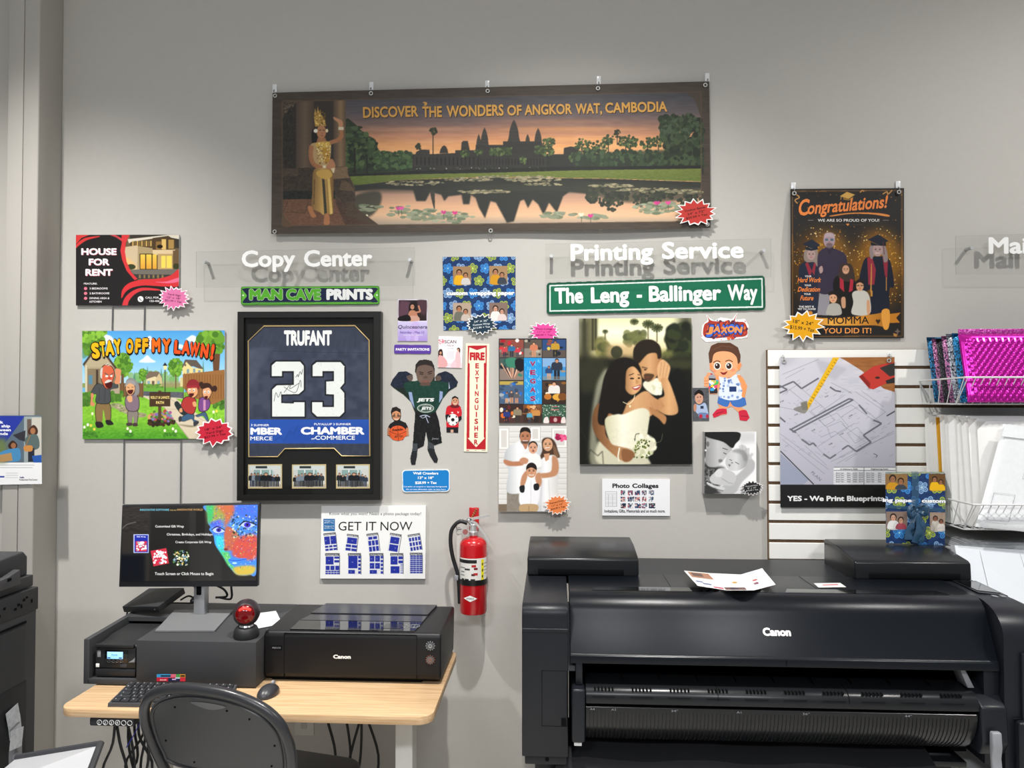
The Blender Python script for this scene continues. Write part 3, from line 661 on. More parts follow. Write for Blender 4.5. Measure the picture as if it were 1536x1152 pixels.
vs = [tuple(WZ(x, y, kz+.19)) for x, y in pts]; vs = [(x, y, kioskz(min(max(y, -.5), -.19))+.003) for x, y, z in vs]
tag(MB().add(vs+[(x, y, z+.002) for x, y, z in vs], [(0, 1, 2, 3), (4, 7, 6, 5), (0, 4, 5, 1), (1, 5, 6, 2), (2, 6, 7, 3), (3, 7, 4, 0)]).build('note_paper', mat('white_paper', 'eeeeee', .7)), 'sheet of blank white paper on the kiosk case beside the round scanner', 'paper')
# ------------------------------------------------------------------ desktop photo printer
pp = thing('photo_printer', 'black desktop photo printer on the right end of the oak desk', 'printer', (-.70, -.34, DZ))
fx0, fx1 = -.998, -.395
prof = [(-.50, DZ+.012), (-.513, DZ+.028), (-.513, DZ+.158), (-.505, DZ+.172), (-.20, DZ+.177), (-.17, DZ+.175), (-.16, DZ+.165), (-.18, DZ+.012)]
b = MB(); b.prism(prof, 'x', fx0, fx1+.008, .010, 4); b.build('body', BODY, pp)
b = MB(); b.box(fx0+.02, fx1-.06, -.49, -.19, DZ, DZ+.014, .002); b.build('foot', DARK, pp)
def topz(y): return DZ+.172+(y+.505)*(.005/.305)
def top_slab(xa, xb, xc, xd, ya, yb, t, mt, nm, par, r=0.0):
    pts = [(xa, ya), (xb, ya), (xc, yb), (xd, yb)]
    vs = [(x, y, topz(y)-.002) for x, y in pts]+[(x, y, topz(y)+t) for x, y in pts]
    return MB().add(vs, [(3, 2, 1, 0), (4, 5, 6, 7), (0, 1, 5, 4), (1, 2, 6, 5), (2, 3, 7, 6), (3, 0, 4, 7)]).build(nm, mt, par)
ld = top_slab(fx0+.085, fx1-.085, fx1-.075, fx0+.085, -.497, -.395, .004, GLOSS, 'front_lid', pp)
top_slab(fx0+.085, fx1-.075, fx1-.070, fx0+.105, -.394, -.325, .005, mat('lid_gloss', '2b2c30', .2, spec=.5), 'top_lid', pp)
top_slab(fx0+.10, fx1-.070, fx1-.055, fx0+.12, -.316, -.19, .008, mat('feeder_gloss', '2e2f33', .25, spec=.5), 'rear_feeder_cover', pp)
top_slab(fx1-.20, fx1-.14, fx1-.14, fx1-.20, -.475, -.42, .0048, mat('lcd_off', '0c0d0e', .1), 'lcd_screen', ld)
b = MB(); bx, by = fx1-.095, -.445
b.tube([(bx+.018*math.cos(k*math.pi/10), by+.018*math.sin(k*math.pi/10), topz(by+.018*math.sin(k*math.pi/10))+.005) for k in range(20)], .0009, 5, closed=True)
for dx, dy in ((0, .011), (0, -.011), (.011, 0), (-.011, 0), (0, 0), (-.03, .012), (-.032, -.015)): b.ball((bx+dx, by+dy, topz(by+dy)+.0045), (.0022 if dx > -.02 else .004, .0022 if dx > -.02 else .004, .0008), 10)
b.build('navigation_button', mat('button_mark', '8e9094', .4), ld)
b = MB()
for x in (fx0+.070, fx1-.075): b.box(x, x+.0012, -.5138, -.50, DZ+.018, DZ+.165)
b.box(fx0+.07, fx1-.075, -.5136, -.50, DZ+.1655, DZ+.1665); b.build('seam', DARK, pp)
word_on_plate('Canon', (-.7565, -.5142, DZ+.0835), .0135, .061, 0, WHITEP, pp, 'logo', .045)
pb = MB().box(fx0+.028, fx0+.062, -.5142, -.512, DZ+.110, DZ+.124).build('model_plate', DARK, pp)
word_on_plate('PRO-310', (fx0+.030, -.5147, DZ+.1135), .006, .029, 0, LGREY, pb, 'model_lettering', .02)
for z, col in ((.132, 'b8babd'), (.085, 'a86048')):
    x = fx1-.028; b = MB()
    b.cyl((x, -.5135, DZ+z), (x, -.5165, DZ+z), .0125, 24)
    pbn = b.build('power_button', mat('button_steel', '6a6c70', .3, metal=.6), pp)
    b = MB(); b.tube([(x+.005*math.cos(k*math.pi/6), -.5168, DZ+z+.005*math.sin(k*math.pi/6)) for k in range(12)], .0009, 5, closed=True)
    for k in range(12): a = k*math.pi/6; b.box(x+.0145*math.cos(a)-.0012, x+.0145*math.cos(a)+.0012, -.5145, -.513, DZ+z+.0145*math.sin(a)-.0012, DZ+z+.0145*math.sin(a)+.0012)
    b.build('button_mark', mat('button_glyph', col, .4), pbn)
# ------------------------------------------------------------------ keyboard and mouse
kb = thing('keyboard', 'slim dark grey keyboard on the oak desk behind the chair', 'keyboard', (-1.3, -.66, DZ))
A, Bp, C_, D_ = [WZ(x, y, DZ+.012) for x, y in ((156, 1060), (327, 1062), (346, 1028), (184, 1028))]
A, D_ = np.array([-1.405, -.755, 0]), np.array([-1.425, -.600, 0]); Bp, C_ = np.array([-1.025, -.745, 0]), np.array([-1.055, -.598, 0])
def kbp(u, v, h): p = (A*(1-u)+Bp*u)*(1-v)+(D_*(1-u)+C_*u)*v; return (p[0], p[1], DZ+h+.008*v)
def kbox(u0, u1, v0, v1, h0, h1, ins=0.0, mbx=None):
    mbx = mbx or MB(); vs = [kbp(u, v, h0) for u, v in ((u0, v0), (u1, v0), (u1, v1), (u0, v1))]+[kbp(u, v, h1) for u, v in ((u0+ins, v0+ins), (u1-ins, v0+ins), (u1-ins, v1-ins), (u0+ins, v1-ins))]
    return mbx.add(vs, [(3, 2, 1, 0), (4, 5, 6, 7), (0, 1, 5, 4), (1, 2, 6, 5), (2, 3, 7, 6), (3, 0, 4, 7)])
kbox(0, 1, 0, 1, .0, .012, .003).build('tray', mat('keyboard_case', '46474a', .45), kb)
KEYM = mat('keycap', '2b2c2f', .5)
nk = 0; leg = MB()
rows_ = [[1]*16, [1]*13+[2, 1], [1.5]+[1]*12+[1.5, 1], [1.75]+[1]*11+[2.25, 1], [2.25]+[1]*10+[1.75, 1, 1], [1.25, 1.25, 1.25, 6.25]+[1]*6]
for r, row in enumerate(rows_):
    tot = sum(row); u = .02; v1 = .95-r*.155; v0 = v1-.135
    for w in row:
        du = .96*w/tot
        kbox(u+.003, u+du-.003, v0, v1, .0125, .0175, .0028).build('key', KEYM, kb); nk += 1
        um, vm = u+du*.3, v0+.07; leg.add([kbp(um, vm, .0182), kbp(um+.008, vm, .0182), kbp(um+.008, vm+.035, .0182), kbp(um, vm+.035, .0182)], [(0, 1, 2, 3)])
        u += du
leg.build('key_legend', mat('legend_white', 'a8a9ab', .5), kb)
ms = thing('computer_mouse', 'black computer mouse on the oak desk beside the kiosk case', 'mouse', tuple(WZ(403, 1045, DZ)))
p = WZ(403, 1042, DZ); Mm = Matrix.Translation(p) @ Matrix.Rotation(math.radians(-8), 4, 'Z')
bm = bmesh.new(); bmesh.ops.create_uvsphere(bm, u_segments=28, v_segments=16, radius=1.0)
for v in bm.verts:
    x, y, z = v.co; z = max(z, -.15); v.co = Vector((x*.030*(1-.10*y), y*.052, (z+.15)*.030*(1-.18*(y+.2)**2)))
MB().bm(bm, M=Mm).build('shell', mat('mouse_plastic', '35363a', .35), ms)
MB().cyl((-.004, .030, .028), (.004, .030, .028), .008, 14, M=Mm).build('scroll_wheel', LGREY, ms)
# ------------------------------------------------------------------ chair
ch = thing('folding_chair', 'black plastic backed folding chair pushed up to the oak desk', 'chair', (-.935, -.80, 0), rotz=math.radians(-14))
TB = mat('chair_tube', '2b2c2f', .3, spec=.5)
# local frame: x across, y towards the desk, z up; the back leans away from the desk
def bk(x, z): return (x, -.06-(z-.45)*.33, z)
outer = [(-.205, .05), (-.200, .42), (-.216, .56), (-.238, .665), (-.243, .74), (-.222, .800), (-.17, .842), (-.07, .868), (.07, .868), (.17, .842), (.222, .800), (.243, .74), (.238, .665), (.216, .56), (.200, .42), (.205, .05)]
MB().tube([bk(p[0], p[1]) for p in catmull(outer, 6, False)], .0155, 12).build('back_tube', TB, ch, local=True)
inner = [(-.165, .592), (-.214, .640), (-.224, .735), (-.204, .790), (-.150, .825), (-.06, .848), (.06, .848), (.150, .825), (.204, .790), (.224, .735), (.214, .640), (.165, .592)]
ZC = .72
ip = catmull(inner, 5, True)
bm = bmesh.new(); A_ = [bm.verts.new(bk(x, z)) for x, z in ip]; B_ = [bm.verts.new((bk(x, z)[0], bk(x, z)[1]+.012, z)) for x, z in ip]
bm.faces.new(A_); bm.faces.new(B_[::-1])
for i in range(len(ip)): bm.faces.new((A_[i], B_[i], B_[(i+1) % len(ip)], A_[(i+1) % len(ip)]))
bmesh.ops.recalc_face_normals(bm, faces=list(bm.faces)); cs = MB().bm(bm)
cs.build('backrest', mat('chair_shell', '37383a', .38, spec=.45, bump=.06, scale=600), ch, local=True)
rim = [(x*.955, ZC+(z-ZC)*.945) for x, z in ip]; b = MB(); b.tube([(bk(x, z)[0], bk(x, z)[1]-.001, z) for x, z in rim], .0035, 6, closed=True); b.build('shell_rim', TB, ch, local=True)
b = MB(); gh = [(-.06, .824), (0, .808), (.06, .824), (0, .830)]; b.add([(bk(x, z)[0], bk(x, z)[1]-.0015, z) for x, z in catmull(gh, 5, True)], [tuple(range(20))]); b.build('hand_grip', mat('grip_recess', '5c5d60', .3), ch, local=True)
b = MB()
for x, z in ((-.12, .800), (.06, .812), (.13, .795), (.195, .72), (-.185, .68), (-.1, .62), (.1, .62), (.17, .65)): b.cyl((x, bk(x, z)[1]-.002, z), (x, bk(x, z)[1]+.001, z), .003, 8)
b.build('screw', DARK, ch, local=True)
pad = [(x*.97, ZC+(z-ZC)*.97) for x, z in ip]
bm = bmesh.new(); A_ = [bm.verts.new((x, bk(x, z)[1]+.013, z)) for x, z in pad]; B_ = [bm.verts.new((x*.9, bk(x, z)[1]+.045, ZC+(z-ZC)*.9)) for x, z in pad]
bm.faces.new(A_); bm.faces.new(B_[::-1])
for i in range(len(pad)): bm.faces.new((A_[i], B_[i], B_[(i+1) % len(pad)], A_[(i+1) % len(pad)]))
bmesh.ops.recalc_face_normals(bm, faces=list(bm.faces)); MB().bm(bm).build('back_cushion', mat('chair_fabric', '4a4d55', .9, noise=.03, scale=700), ch, local=True)
b = MB(); b.prism(rrect(-.205, .205, -.02, .38, .07), 'z', .415, .452, .012, 3); b.build('seat', mat('seat_vinyl', '1a1b1d', .5), ch, local=True)
for x in (-.185, .185): MB().tube([(x, -.10, .46), (x, .12, .40), (x, .40, .012)], .0125, 10).build('front_leg', TB, ch, local=True)
MB().cyl((-.185, .33, .10), (.185, .33, .10), .010, 10).build('crossbar', TB, ch, local=True)
# ------------------------------------------------------------------ cables below the desk, wall outlet
g = random.Random(3)
for k in range(9):
    x = -1.430+g.uniform(-.035, .045); yk = -.53-.013*k; pts = [(x, yk, .664)]
    z = .664
    for j in range(5): z -= .11; pts.append((x+g.uniform(-.045, .045)*(1+.3*j), yk+g.uniform(-.002, .002), z))
    tag(MB().tube(pts, .0045, 6, smooth=5).build('cable', BLKM), 'black cable in the tangle hanging under the desk left end', 'cable', 'tangled cables under the desk left end')
tag(MB().tube([(-1.345, -.655, .655), (-1.37, -.655, .60), (-1.40, -.655, .55)], .0016, 5, smooth=4).build('cable', mat('blue_wire', '2c2f9a', .5)), 'thin blue cable under the desk left end', 'cable')
tag(MB().tube([(-1.30, -.52, .60), (-1.27, -.525, .58), (-1.29, -.525, .53), (-1.33, -.525, .545), (-1.31, -.52, .59)], .005, 6, smooth=5).build('cable', BLKM), 'looped black cable at the left desk leg', 'cable')
for k, (xa, xb, xc) in enumerate(((-.86, -.83, -.80), (-.80, -.90, -.86), (-.79, -.76, -.69), (-.755, -.755, -.76), (-.72, -.74, -.80))):
    tag(MB().tube([(xa, -.135, .69), (xb, -.13, .52), (xc, -.12, .30), (xc-.02, -.15, .15)], .0055, 6, smooth=6).build('cable', BLKM), 'black cable hanging by the wall outlet under the desk', 'cable', 'cables by the wall outlet')
ou = thing('wall_outlet', 'pale outlet plate on the wall under the desk', 'outlet', (-.74, -.004, .42))
c_ = WY(457, 1080, 0); MB().box(c_[0]-.04, c_[0]+.04, -.006, 0, c_[2]-.06, c_[2]+.06, .002).build('plate', mat('outlet_plate', 'c9c6c0', .4), ou)
b = MB()
for z in (-.02, .02): b.box(c_[0]-.012, c_[0]+.012, -.0075, -.005, c_[2]+z-.012, c_[2]+z+.012, .002)
b.build('socket', mat('outlet_socket', 'b5b2ac', .4), ou)
# ================================================================== slat wall, baskets, mailers
BROWN = mat('raw_fibreboard', '6b5138', 0.8, noise=.05, scale=120)
SLAT = mat('white_slat_laminate', 'f2f1ec', 0.4, spec=.3)
WIRE = mat('white_wire', 'e2e2e2', 0.35)
sw = thing('slatwall_panel', 'white slatted display panel with brown grooves behind the wide printer', 'panel', (1.7, -.02, .7))
MB().box(.841, 2.6, -.012, -.0005, .62, 1.885).build('backing_board', BROWN, sw)
b = MB(); ztop = 1.8835; k = 0
first = .067
z1 = ztop
while z1 > .66:
    z0 = z1-.0637; b.box(.8435, 2.6, -.020, -.012, z0, z1, .0015, 1); z1 = z0-.0123
b.build('slat', SLAT, sw)
def wire_basket(x0, x1, zr, zb, yr, yb, label, n):
    """wire basket on the panel: rim at height zr reaching out to yr, bottom at zb reaching out to yb"""
    t = thing('wire_basket', label, 'basket', ((x0+x1)/2, -.02, zb), 'white wire baskets')
    b = MB(); b.tube([(x0, -.024, zr-.004), (x0, yr, zr), (x1, yr, zr), (x1, -.024, zr-.004)], .0035, 6); b.tube([(x0+.01, -.024, zb), (x0+.01, yb, zb), (x1-.01, yb, zb), (x1-.01, -.024, zb)], .003, 6)
    b.build('rim', WIRE, t)
    b = MB()
    for i in range(n):
        x = x0+.012+(x1-x0-.024)*i/(n-1); b.tube([(x, yr, zr), (x, yb, zb), (x, -.024, zb)], .0018, 5)
    for i in range(5):
        f = i/4; b.tube([(x0, -.024+(yr+.024)*f, zr), (x0+.01, -.024+(yb+.024)*f, zb)], .0018, 5)
    for f in (.33, .66): b.tube([(x0+.01, -.024+(yb+.024)*f, zb), (x1-.01, -.024+(yb+.024)*f, zb)], .0018, 5)
    b.build('wire_mesh', WIRE, t)
    MB().tube([(x0+.005, -.024, zr-.02), (x0+.005, -.10, zb+.005)], .003, 6).build('hook', mat('grey_hook', '9a9a9a', .4), t)
    return t
def wpt(px, py, x): return WX(px, py, x)
BX = 1.425
def zat(px, py, y): return float(WY(px, py, y)[2])
UR, UB = -.355, -.275
wire_basket(BX, 2.08, zat(1440, 566, UR), zat(1455, 606, UB), UR, UB, 'upper white wire basket holding shiny coloured mailers', 24)
def foil(name, col, col2):
    m = mat(name, col, .28, metal=.55, spec=.6); nt = m.node_tree; b_ = nt.nodes['Principled BSDF']
    tc = nt.nodes.new('ShaderNodeTexCoord'); v = nt.nodes.new('ShaderNodeTexVoronoi'); v.inputs['Scale'].default_value = 210; v.inputs['Randomness'].default_value = .9
    r = nt.nodes.new('ShaderNodeValToRGB'); r.color_ramp.elements[0].color = (*lin(hexc(col)), 1); r.color_ramp.elements[1].color = (*lin(hexc(col2)), 1); r.color_ramp.elements[0].position = .35; r.color_ramp.elements[1].position = .8
    nt.links.new(tc.outputs['Object'], v.inputs['Vector']); nt.links.new(v.outputs['Color'], r.inputs[0]); nt.links.new(r.outputs[0], b_.inputs['Base Color'])
    bp = nt.nodes.new('ShaderNodeBump'); bp.inputs['Strength'].default_value = .5; bp.inputs['Distance'].default_value = .002
    nt.links.new(v.outputs['Distance'], bp.inputs['Height']); nt.links.new(bp.outputs['Normal'], b_.inputs['Normal'])
    return m
def mailer(name, mt, x0, x1, zb, zt, yb, yt, th, parent=None, bubbles=0, seed=0, dx=0.0, flap=0.0, dz=0.0):
    """a padded envelope: bottom edge at (yb, zb), top at (yt, zt); its face towards -y may carry bubbles"""
    nx, nz = (230, 96) if bubbles else (14, 12); g = random.Random(seed); vs = []; fs = []
    for side in (0, 1):
        for j in range(nz+1):
            for i in range(nx+1):
                u, v = i/nx, j/nz; e = min(1, min(u, 1-u)*14)*min(1, min(v, 1-v)*9); e = e**.5
                x = x0+(x1-x0)*u+dx*v; z = zb+(zt-zb)*v+dz*u; y = yb+(yt-yb)*v; w = th*.5*e
                if bubbles and side == 0 and .03 < u < .97 and v < .93:
                    w += .0046*max(0.0, math.sin((u*bubbles+.5*(int(v*bubbles*.70) % 2))*2*math.pi)*abs(math.sin(v*bubbles*.70*math.pi)))
                y += (-w if side == 0 else w)+.0015*math.sin(u*7+seed)*v
                vs.append((x, y, z))
    n1 = (nx+1)*(nz+1)
    for j in range(nz):
        for i in range(nx):
            a = j*(nx+1)+i; fs.append((a, a+1, a+nx+2, a+nx+1)); a += n1; fs.append((a, a+nx+1, a+nx+2, a+1))
    rim = [j for j in range(nx+1)]+[j*(nx+1)+nx for j in range(1, nz+1)]+[nz*(nx+1)+i for i in range(nx-1, -1, -1)]+[j*(nx+1) for j in range(nz-1, 0, -1)]
    for a, c in zip(rim, rim[1:]+rim[:1]): fs.append((c, a, a+n1, c+n1))
    return MB().add(vs, fs).build(name, mt, parent, angle=60)
zb_u = zat(1455, 606, UB)+.006
def top_z(px, py, y): return float(WY(px, py, y)[2])
foils = [('2477a8', '10202c', 'blue'), ('c77fae', '2a1622', 'pink'), ('17181b', '3c3d44', 'black'), ('c77fae', '1d2a44', 'pink'), ('b9bcc6', '22242a', 'silver'), ('2489c0', '0c2a3c', 'blue')]
order = ['deep blue foil mailer at the back of the upper basket', 'pink foil mailer just in front of the rear blue mailer', 'black foil mailer between the two pink mailers', 'pink foil mailer between the black and silver mailers', 'silver foil mailer between pink and bright blue mailers', 'bright blue foil mailer directly behind the magenta mailer']
for k in range(6):
    y = -.066-.037*k; f_ = foils[k]
    zt_ = (top_z(1380+9*k, (506, 508, 508, 504, 501, 500)[k], y+.02))
    o = mailer('bubble_mailer', foil('foil_'+f_[2], f_[0], f_[1]), BX+.018+.002*(k % 2), 1.94, zb_u, zt_, y-.038, y+.020, .032, seed=k)
    tag(o, order[k], 'mailer', 'shiny mailers in the upper basket')
zt_ = top_z(1434, 496, -.300)
o = mailer('bubble_mailer', mat('magenta_foil', 'c0189c', .22, metal=.65, spec=.6), BX+.022, 2.0, zb_u, zt_-.010, -.332, -.274, .028, bubbles=26, seed=9)
tag(o, 'shiny magenta bubble mailer at the front of the upper basket', 'mailer', 'shiny mailers in the upper basket')
b = MB(); b.box(BX+.022, 2.0, -.2755, -.2725, zt_-.012, zt_+.008, .001); fl = b.build('flap', foil('magenta_flap', 'b02090', 'd870c0'), o)
fl.location = (0, 0, 0)
# lower basket
LR, LB = -.40, -.315
zr_l, zb_l = zat(1465, 757, LR), zat(1470, 794, LB)
wire_basket(BX, 2.08, zr_l, zb_l, LR, LB, 'lower white wire basket holding white mailers', 26)
WM = mat('white_mailer_paper', 'f0efec', .6, noise=.008, scale=40, bump=.1)
WM2 = mat('white_mailer_sheen', 'eef0f2', .45, noise=.01, scale=60, bump=.2)
YM = mat('golden_envelope', 'd09a18', .6)
for k in range(14):
    y = -.045-.0195*k; px = 1398+6.2*k
    zt_ = top_z(px, (618, 622, 624, 626, 625, 626, 622, 622, 624, 623, 624, 626, 628, 632)[k], y+.01)
    gold = k == 5
    o = mailer('padded_envelope', YM if gold else WM, BX+.012+(.003 if k % 3 else 0)-(.004 if gold else 0)+(.014*max(0, k-9)), 1.93+.01*(k % 2), zb_l+.006+(.012 if k < 5 else 0), zt_, y-.012-.0012*k, y+.008, .016 if gold else .0145, seed=20+k, dx=(.0, .004, -.004)[k % 3])
    tag(o, 'golden yellow envelope among the white ones in the lower basket' if gold else 'white padded envelope standing in the stack of the lower basket', 'envelope', None if gold else 'white envelopes in the lower basket')
ob_ = thing('bubble_mailer', 'large white bubble mailer leaning at the front of the lower basket', 'mailer', (1.75, -.36, zb_l))
c4 = [(1505, 636), (1590, 646), (1560, 800), (1463, 790)]
f4 = np.array([WY(c4[0][0], c4[0][1], -.335), WY(c4[1][0], c4[1][1], -.335), WY(c4[2][0], c4[2][1], -.372), WY(c4[3][0], c4[3][1], -.372)])
vs = []; fs = []; nx, nz = 30, 40
for side in (0, 1):
    for j in range(nz+1):
        for i in range(nx+1):
            u, v = i/nx, j/nz; p = (f4[0]*(1-u)+f4[1]*u)*(1-v)+(f4[3]*(1-u)+f4[2]*u)*v
            e = (min(1, min(u, 1-u)*12)*min(1, min(v, 1-v)*10))**.5
            vs.append((p[0], p[1]+(.008*e if side else -.008*e-.0012*e*math.sin(i*2.1)*math.sin(j*2.1)), p[2]))
n1 = (nx+1)*(nz+1)
for j in range(nz):
    for i in range(nx):
        a = j*(nx+1)+i; fs.append((a+nx+1, a+nx+2, a+1, a)); a += n1; fs.append((a, a+1, a+nx+2, a+nx+1))
MB().add(vs, fs).build('body', WM2, ob_, angle=60)
p = f4; b = MB(); b.add([p[0]+(0, -.010, .0), p[1]+(0, -.010, 0), p[1]*.88+p[2]*.12+(0, -.012, 0), p[0]*.88+p[3]*.12+(0, -.012, 0)], [(3, 2, 1, 0)]); b.build('flap', WM2, ob_)
b = MB()
def fp(u, v, d=-.0105): q_ = (p[0]*(1-u)+p[1]*u)*(1-v)+(p[3]*(1-u)+p[2]*u)*v; return (q_[0], q_[1]+d, q_[2])
for uu, vv_, du, dv in ((.12, .66, .34, .26), (.52, .30, .6, .2)): b.tube([fp(uu, vv_), fp(uu+du, vv_), fp(uu+du, vv_+dv), fp(uu, vv_+dv)], .0005, 4, closed=True)
b.build('printed_outline', mat('grey_ink', '6a6c70', .6), ob_)
b = MB(); b.box(*[float(t) for t in (fp(.55, .6)[0], fp(.55, .6)[0]+.10, fp(.55, .6)[1]-.004, fp(.55, .6)[1]-.002, zr_l-.035, zr_l-.02)]); b.build('price_label', WHITEP, ob_)
# slanted white mailer stack below, grey film mailers on top
sh = thing('acrylic_shelf', 'grey shelf ledge under the lower basket', 'shelf', (1.75, -.2, .98))
MB().box(1.405, 2.1, -.30, -.02, zat(1440, 812, -.3)-.034, zat(1440, 812, -.3)-.028, .001).build('ledge', mat('shelf_grey', 'a2a4a6', .3), sh)
zs = zat(1440, 812, -.3)-.028
for k in range(5):
    o = MB().add([(1.43+.004*k, -.298, zs+.005*k), (2.05, -.298, zs+.005*k), (2.05, -.03, zs+.005*k+.012), (1.41+.006*k, -.03, zs+.005*k+.012)]+[(1.43+.004*k, -.298, zs+.005*k+.004), (2.05, -.298, zs+.005*k+.004), (2.05, -.03, zs+.005*k+.016), (1.41+.006*k, -.03, zs+.005*k+.016)],
        [(3, 2, 1, 0), (4, 5, 6, 7), (0, 1, 5, 4), (1, 2, 6, 5), (2, 3, 7, 6), (3, 0, 4, 7)]).build('poly_mailer', mat('poly_film', 'b8babd' if k < 3 else '9b9da0', .35), None)
    tag(o, 'flat grey film mailer in the stack on the ledge', 'mailer', 'grey film mailers on the ledge')
wq = [WY(1432, 818, -.335), WY(1600, 830, -.335), WY(1650, 960, -.405), WY(1452, 930, -.405)]
o = MB().add([tuple(t) for t in wq]+[(t[0], t[1]+.03, t[2]-.004) for t in wq], [(0, 3, 2, 1), (4, 5, 6, 7), (0, 1, 5, 4), (1, 2, 6, 5), (2, 3, 7, 6), (3, 0, 4, 7)]).build('mailer_stack', mat('white_film', 'e9edf2', .35), None)
tag(o, 'white film mailers sloping forward behind the wide printer', 'mailer')
for u in (.22, .58):
    a_, c_ = wq[0]*(1-u)+wq[1]*u, wq[3]*(1-u)+wq[2]*u; MB().tube([(a_[0], a_[1]-.002, a_[2]-.01), (c_[0], c_[1]-.002, c_[2])], .0007, 4).build('fold_line', mat('fold_ink', '8a8e94', .6), o)
# white cartons by the right stand leg
for k, (z0, z1, x0, x1, lab) in enumerate(((0.26, .432, 1.275, 1.70, 'white carton low behind the wide printer right leg, bottom of two'), (.434, .548, 1.275, 1.58, 'white carton low behind the wide printer right leg, upper of two'))):
    o = MB().box(x0, x1, -.66, -.30, z0 if k else 0.0, z1, .003).build('carton', mat('carton_white', 'e2e2e2', .6), None); tag(o, lab, 'box', 'white cartons behind the printer')
    b = MB(); v, t = place_text('ENVELOPES', x0+.06, x0+.16, -(z1-.035), .010); b.add([(x, -.6607, -y) for x, y in v], [tuple(q) for q in t]); b.build('printed_lettering', mat('carton_ink', '33343a', .6), o)
# ================================================================== office copier at the left edge
cp = thing('office_copier', 'tall dark grey office copier at the left edge beside the column', 'copier', (-2.05, -.9, 0))
CM = mat('copier_plastic', '3b3c3e', .5, spec=.35, noise=.006, scale=700)
CM2 = mat('copier_panel', '333436', .5, spec=.35)
CX = -1.758; yb_ = -.585
def cz(px, py): return float(WX(px, py, CX)[2])
def cy_(px, py): return float(WX(px, py, CX)[1])
MB().box(CX-.60, CX, -1.25, yb_, .02, 1.035, .006, 2).build('body', CM, cp)
b = MB(); b.box(CX-.60, CX+.004, -1.23, yb_+.003, .975, 1.052, .004, 2); b.build('side_band', CM2, cp)
b = MB(); b.box(CX-.60, CX-.006, -1.23, yb_-.01, 1.056, 1.095, .004, 2); b.build('scanner_bed', CM, cp)
lid = MB().prism([(-1.22, 1.095), (-1.22, 1.12), (-.72, 1.172), (-.625, 1.178), (-.605, 1.158), (-.605, 1.095)], 'x', CX-.55, CX-.02, .006, 3).build('document_feeder', CM, cp)
b = MB(); b.prism([(-.92, 1.08), (-.68, 1.082), (-.685, 1.132), (-.74, 1.118), (-.90, 1.108)], 'x', CX-.012, CX+.012, .004, 2); b.build('paper_tray', mat('tray_grey', '454648', .45), cp)
MB().box(CX-.0, CX+.0135, -.745, -.727, 1.104, 1.114, .001).build('tray_latch', DARK, cp)
for y0, z0, w_, h_ in ((-.66, 1.02, .010, .008), (-.645, 1.026, .008, .006), (-.685, 1.01, .010, .008), (-.70, 1.0, .010, .008), (-.75, 1.015, .010, .008), (-.67, 1.0, .007, .012), (-.62, 1.005, .006, .012), (-.775, .995, .012, .01)): MB().box(CX+.002, CX+.0055, y0, y0+w_, z0, z0+h_, .0005).build('vent_slot', DARK, cp)
b = MB(); b.box(CX-.002, CX+.003, -1.20, -.640, .32, .94, .003); b.build('side_door', CM2, cp)
b = MB(); b.box(CX-.01, CX+.006, -.90, -.636, .35, .755, .004); b.build('duct_cover', mat('duct_dark', '202123', .5), cp)
b = MB(); b.box(CX-.01, CX+.004, -1.24, -.640, .945, .951); b.build('seam', DARK, cp)
for cy0, cz0, a in ((-.712, .665, 14), (-.695, .625, 10), (-.722, .600, -8)):
    Ml = Matrix.Translation((CX+.0068+.0016*abs(a-9), cy0, cz0)) @ Matrix.Rotation(math.radians(a), 4, 'X')
    MB().box(-.001, .0006, -.028, .028, -.03, .03, M=Ml).build('service_label', mat('label_silver', 'b9bcc0', .4, noise=.05, scale=80), cp)
b = MB(); b.box(CX-.01, CX+.008, -.72, -.655, .50, .56, .006); b.cyl((CX, -.69, .53), (CX+.03, -.69, .52), .013, 16); b.build('power_plug', mat('socket_light', '8f9196', .4), cp)
# open bypass tray reaching towards the desk
tr = [WZ(0, 1150, .48), WZ(100, 1160, .48), WZ(150, 1108, .48), WZ(40, 1120, .48)]
pts = [WY(-40, 1190, -1.02), WY(120, 1200, -1.00), WY(151, 1117, -.80), WY(24, 1138, -.80)]
b = MB(); b.add([tuple(t) for t in pts]+[(t[0], t[1], t[2]-.012) for t in pts], [(0, 1, 2, 3), (7, 6, 5, 4), (0, 4, 5, 1), (1, 5, 6, 2), (2, 6, 7, 3), (3, 7, 4, 0)])
bt = b.build('bypass_tray', mat('tray_light', 'b4b5b8', .35), cp)
b = MB(); b.tube([pts[1]+np.array([0, 0, .002]), pts[2]+np.array([0, 0, .004])], .011, 8); b.tube([pts[2]+np.array([0, 0, .004]), pts[3]+np.array([0, 0, .004])], .009, 8); b.build('tray_frame', mat('tray_dark', '3a3b3e', .4), bt)
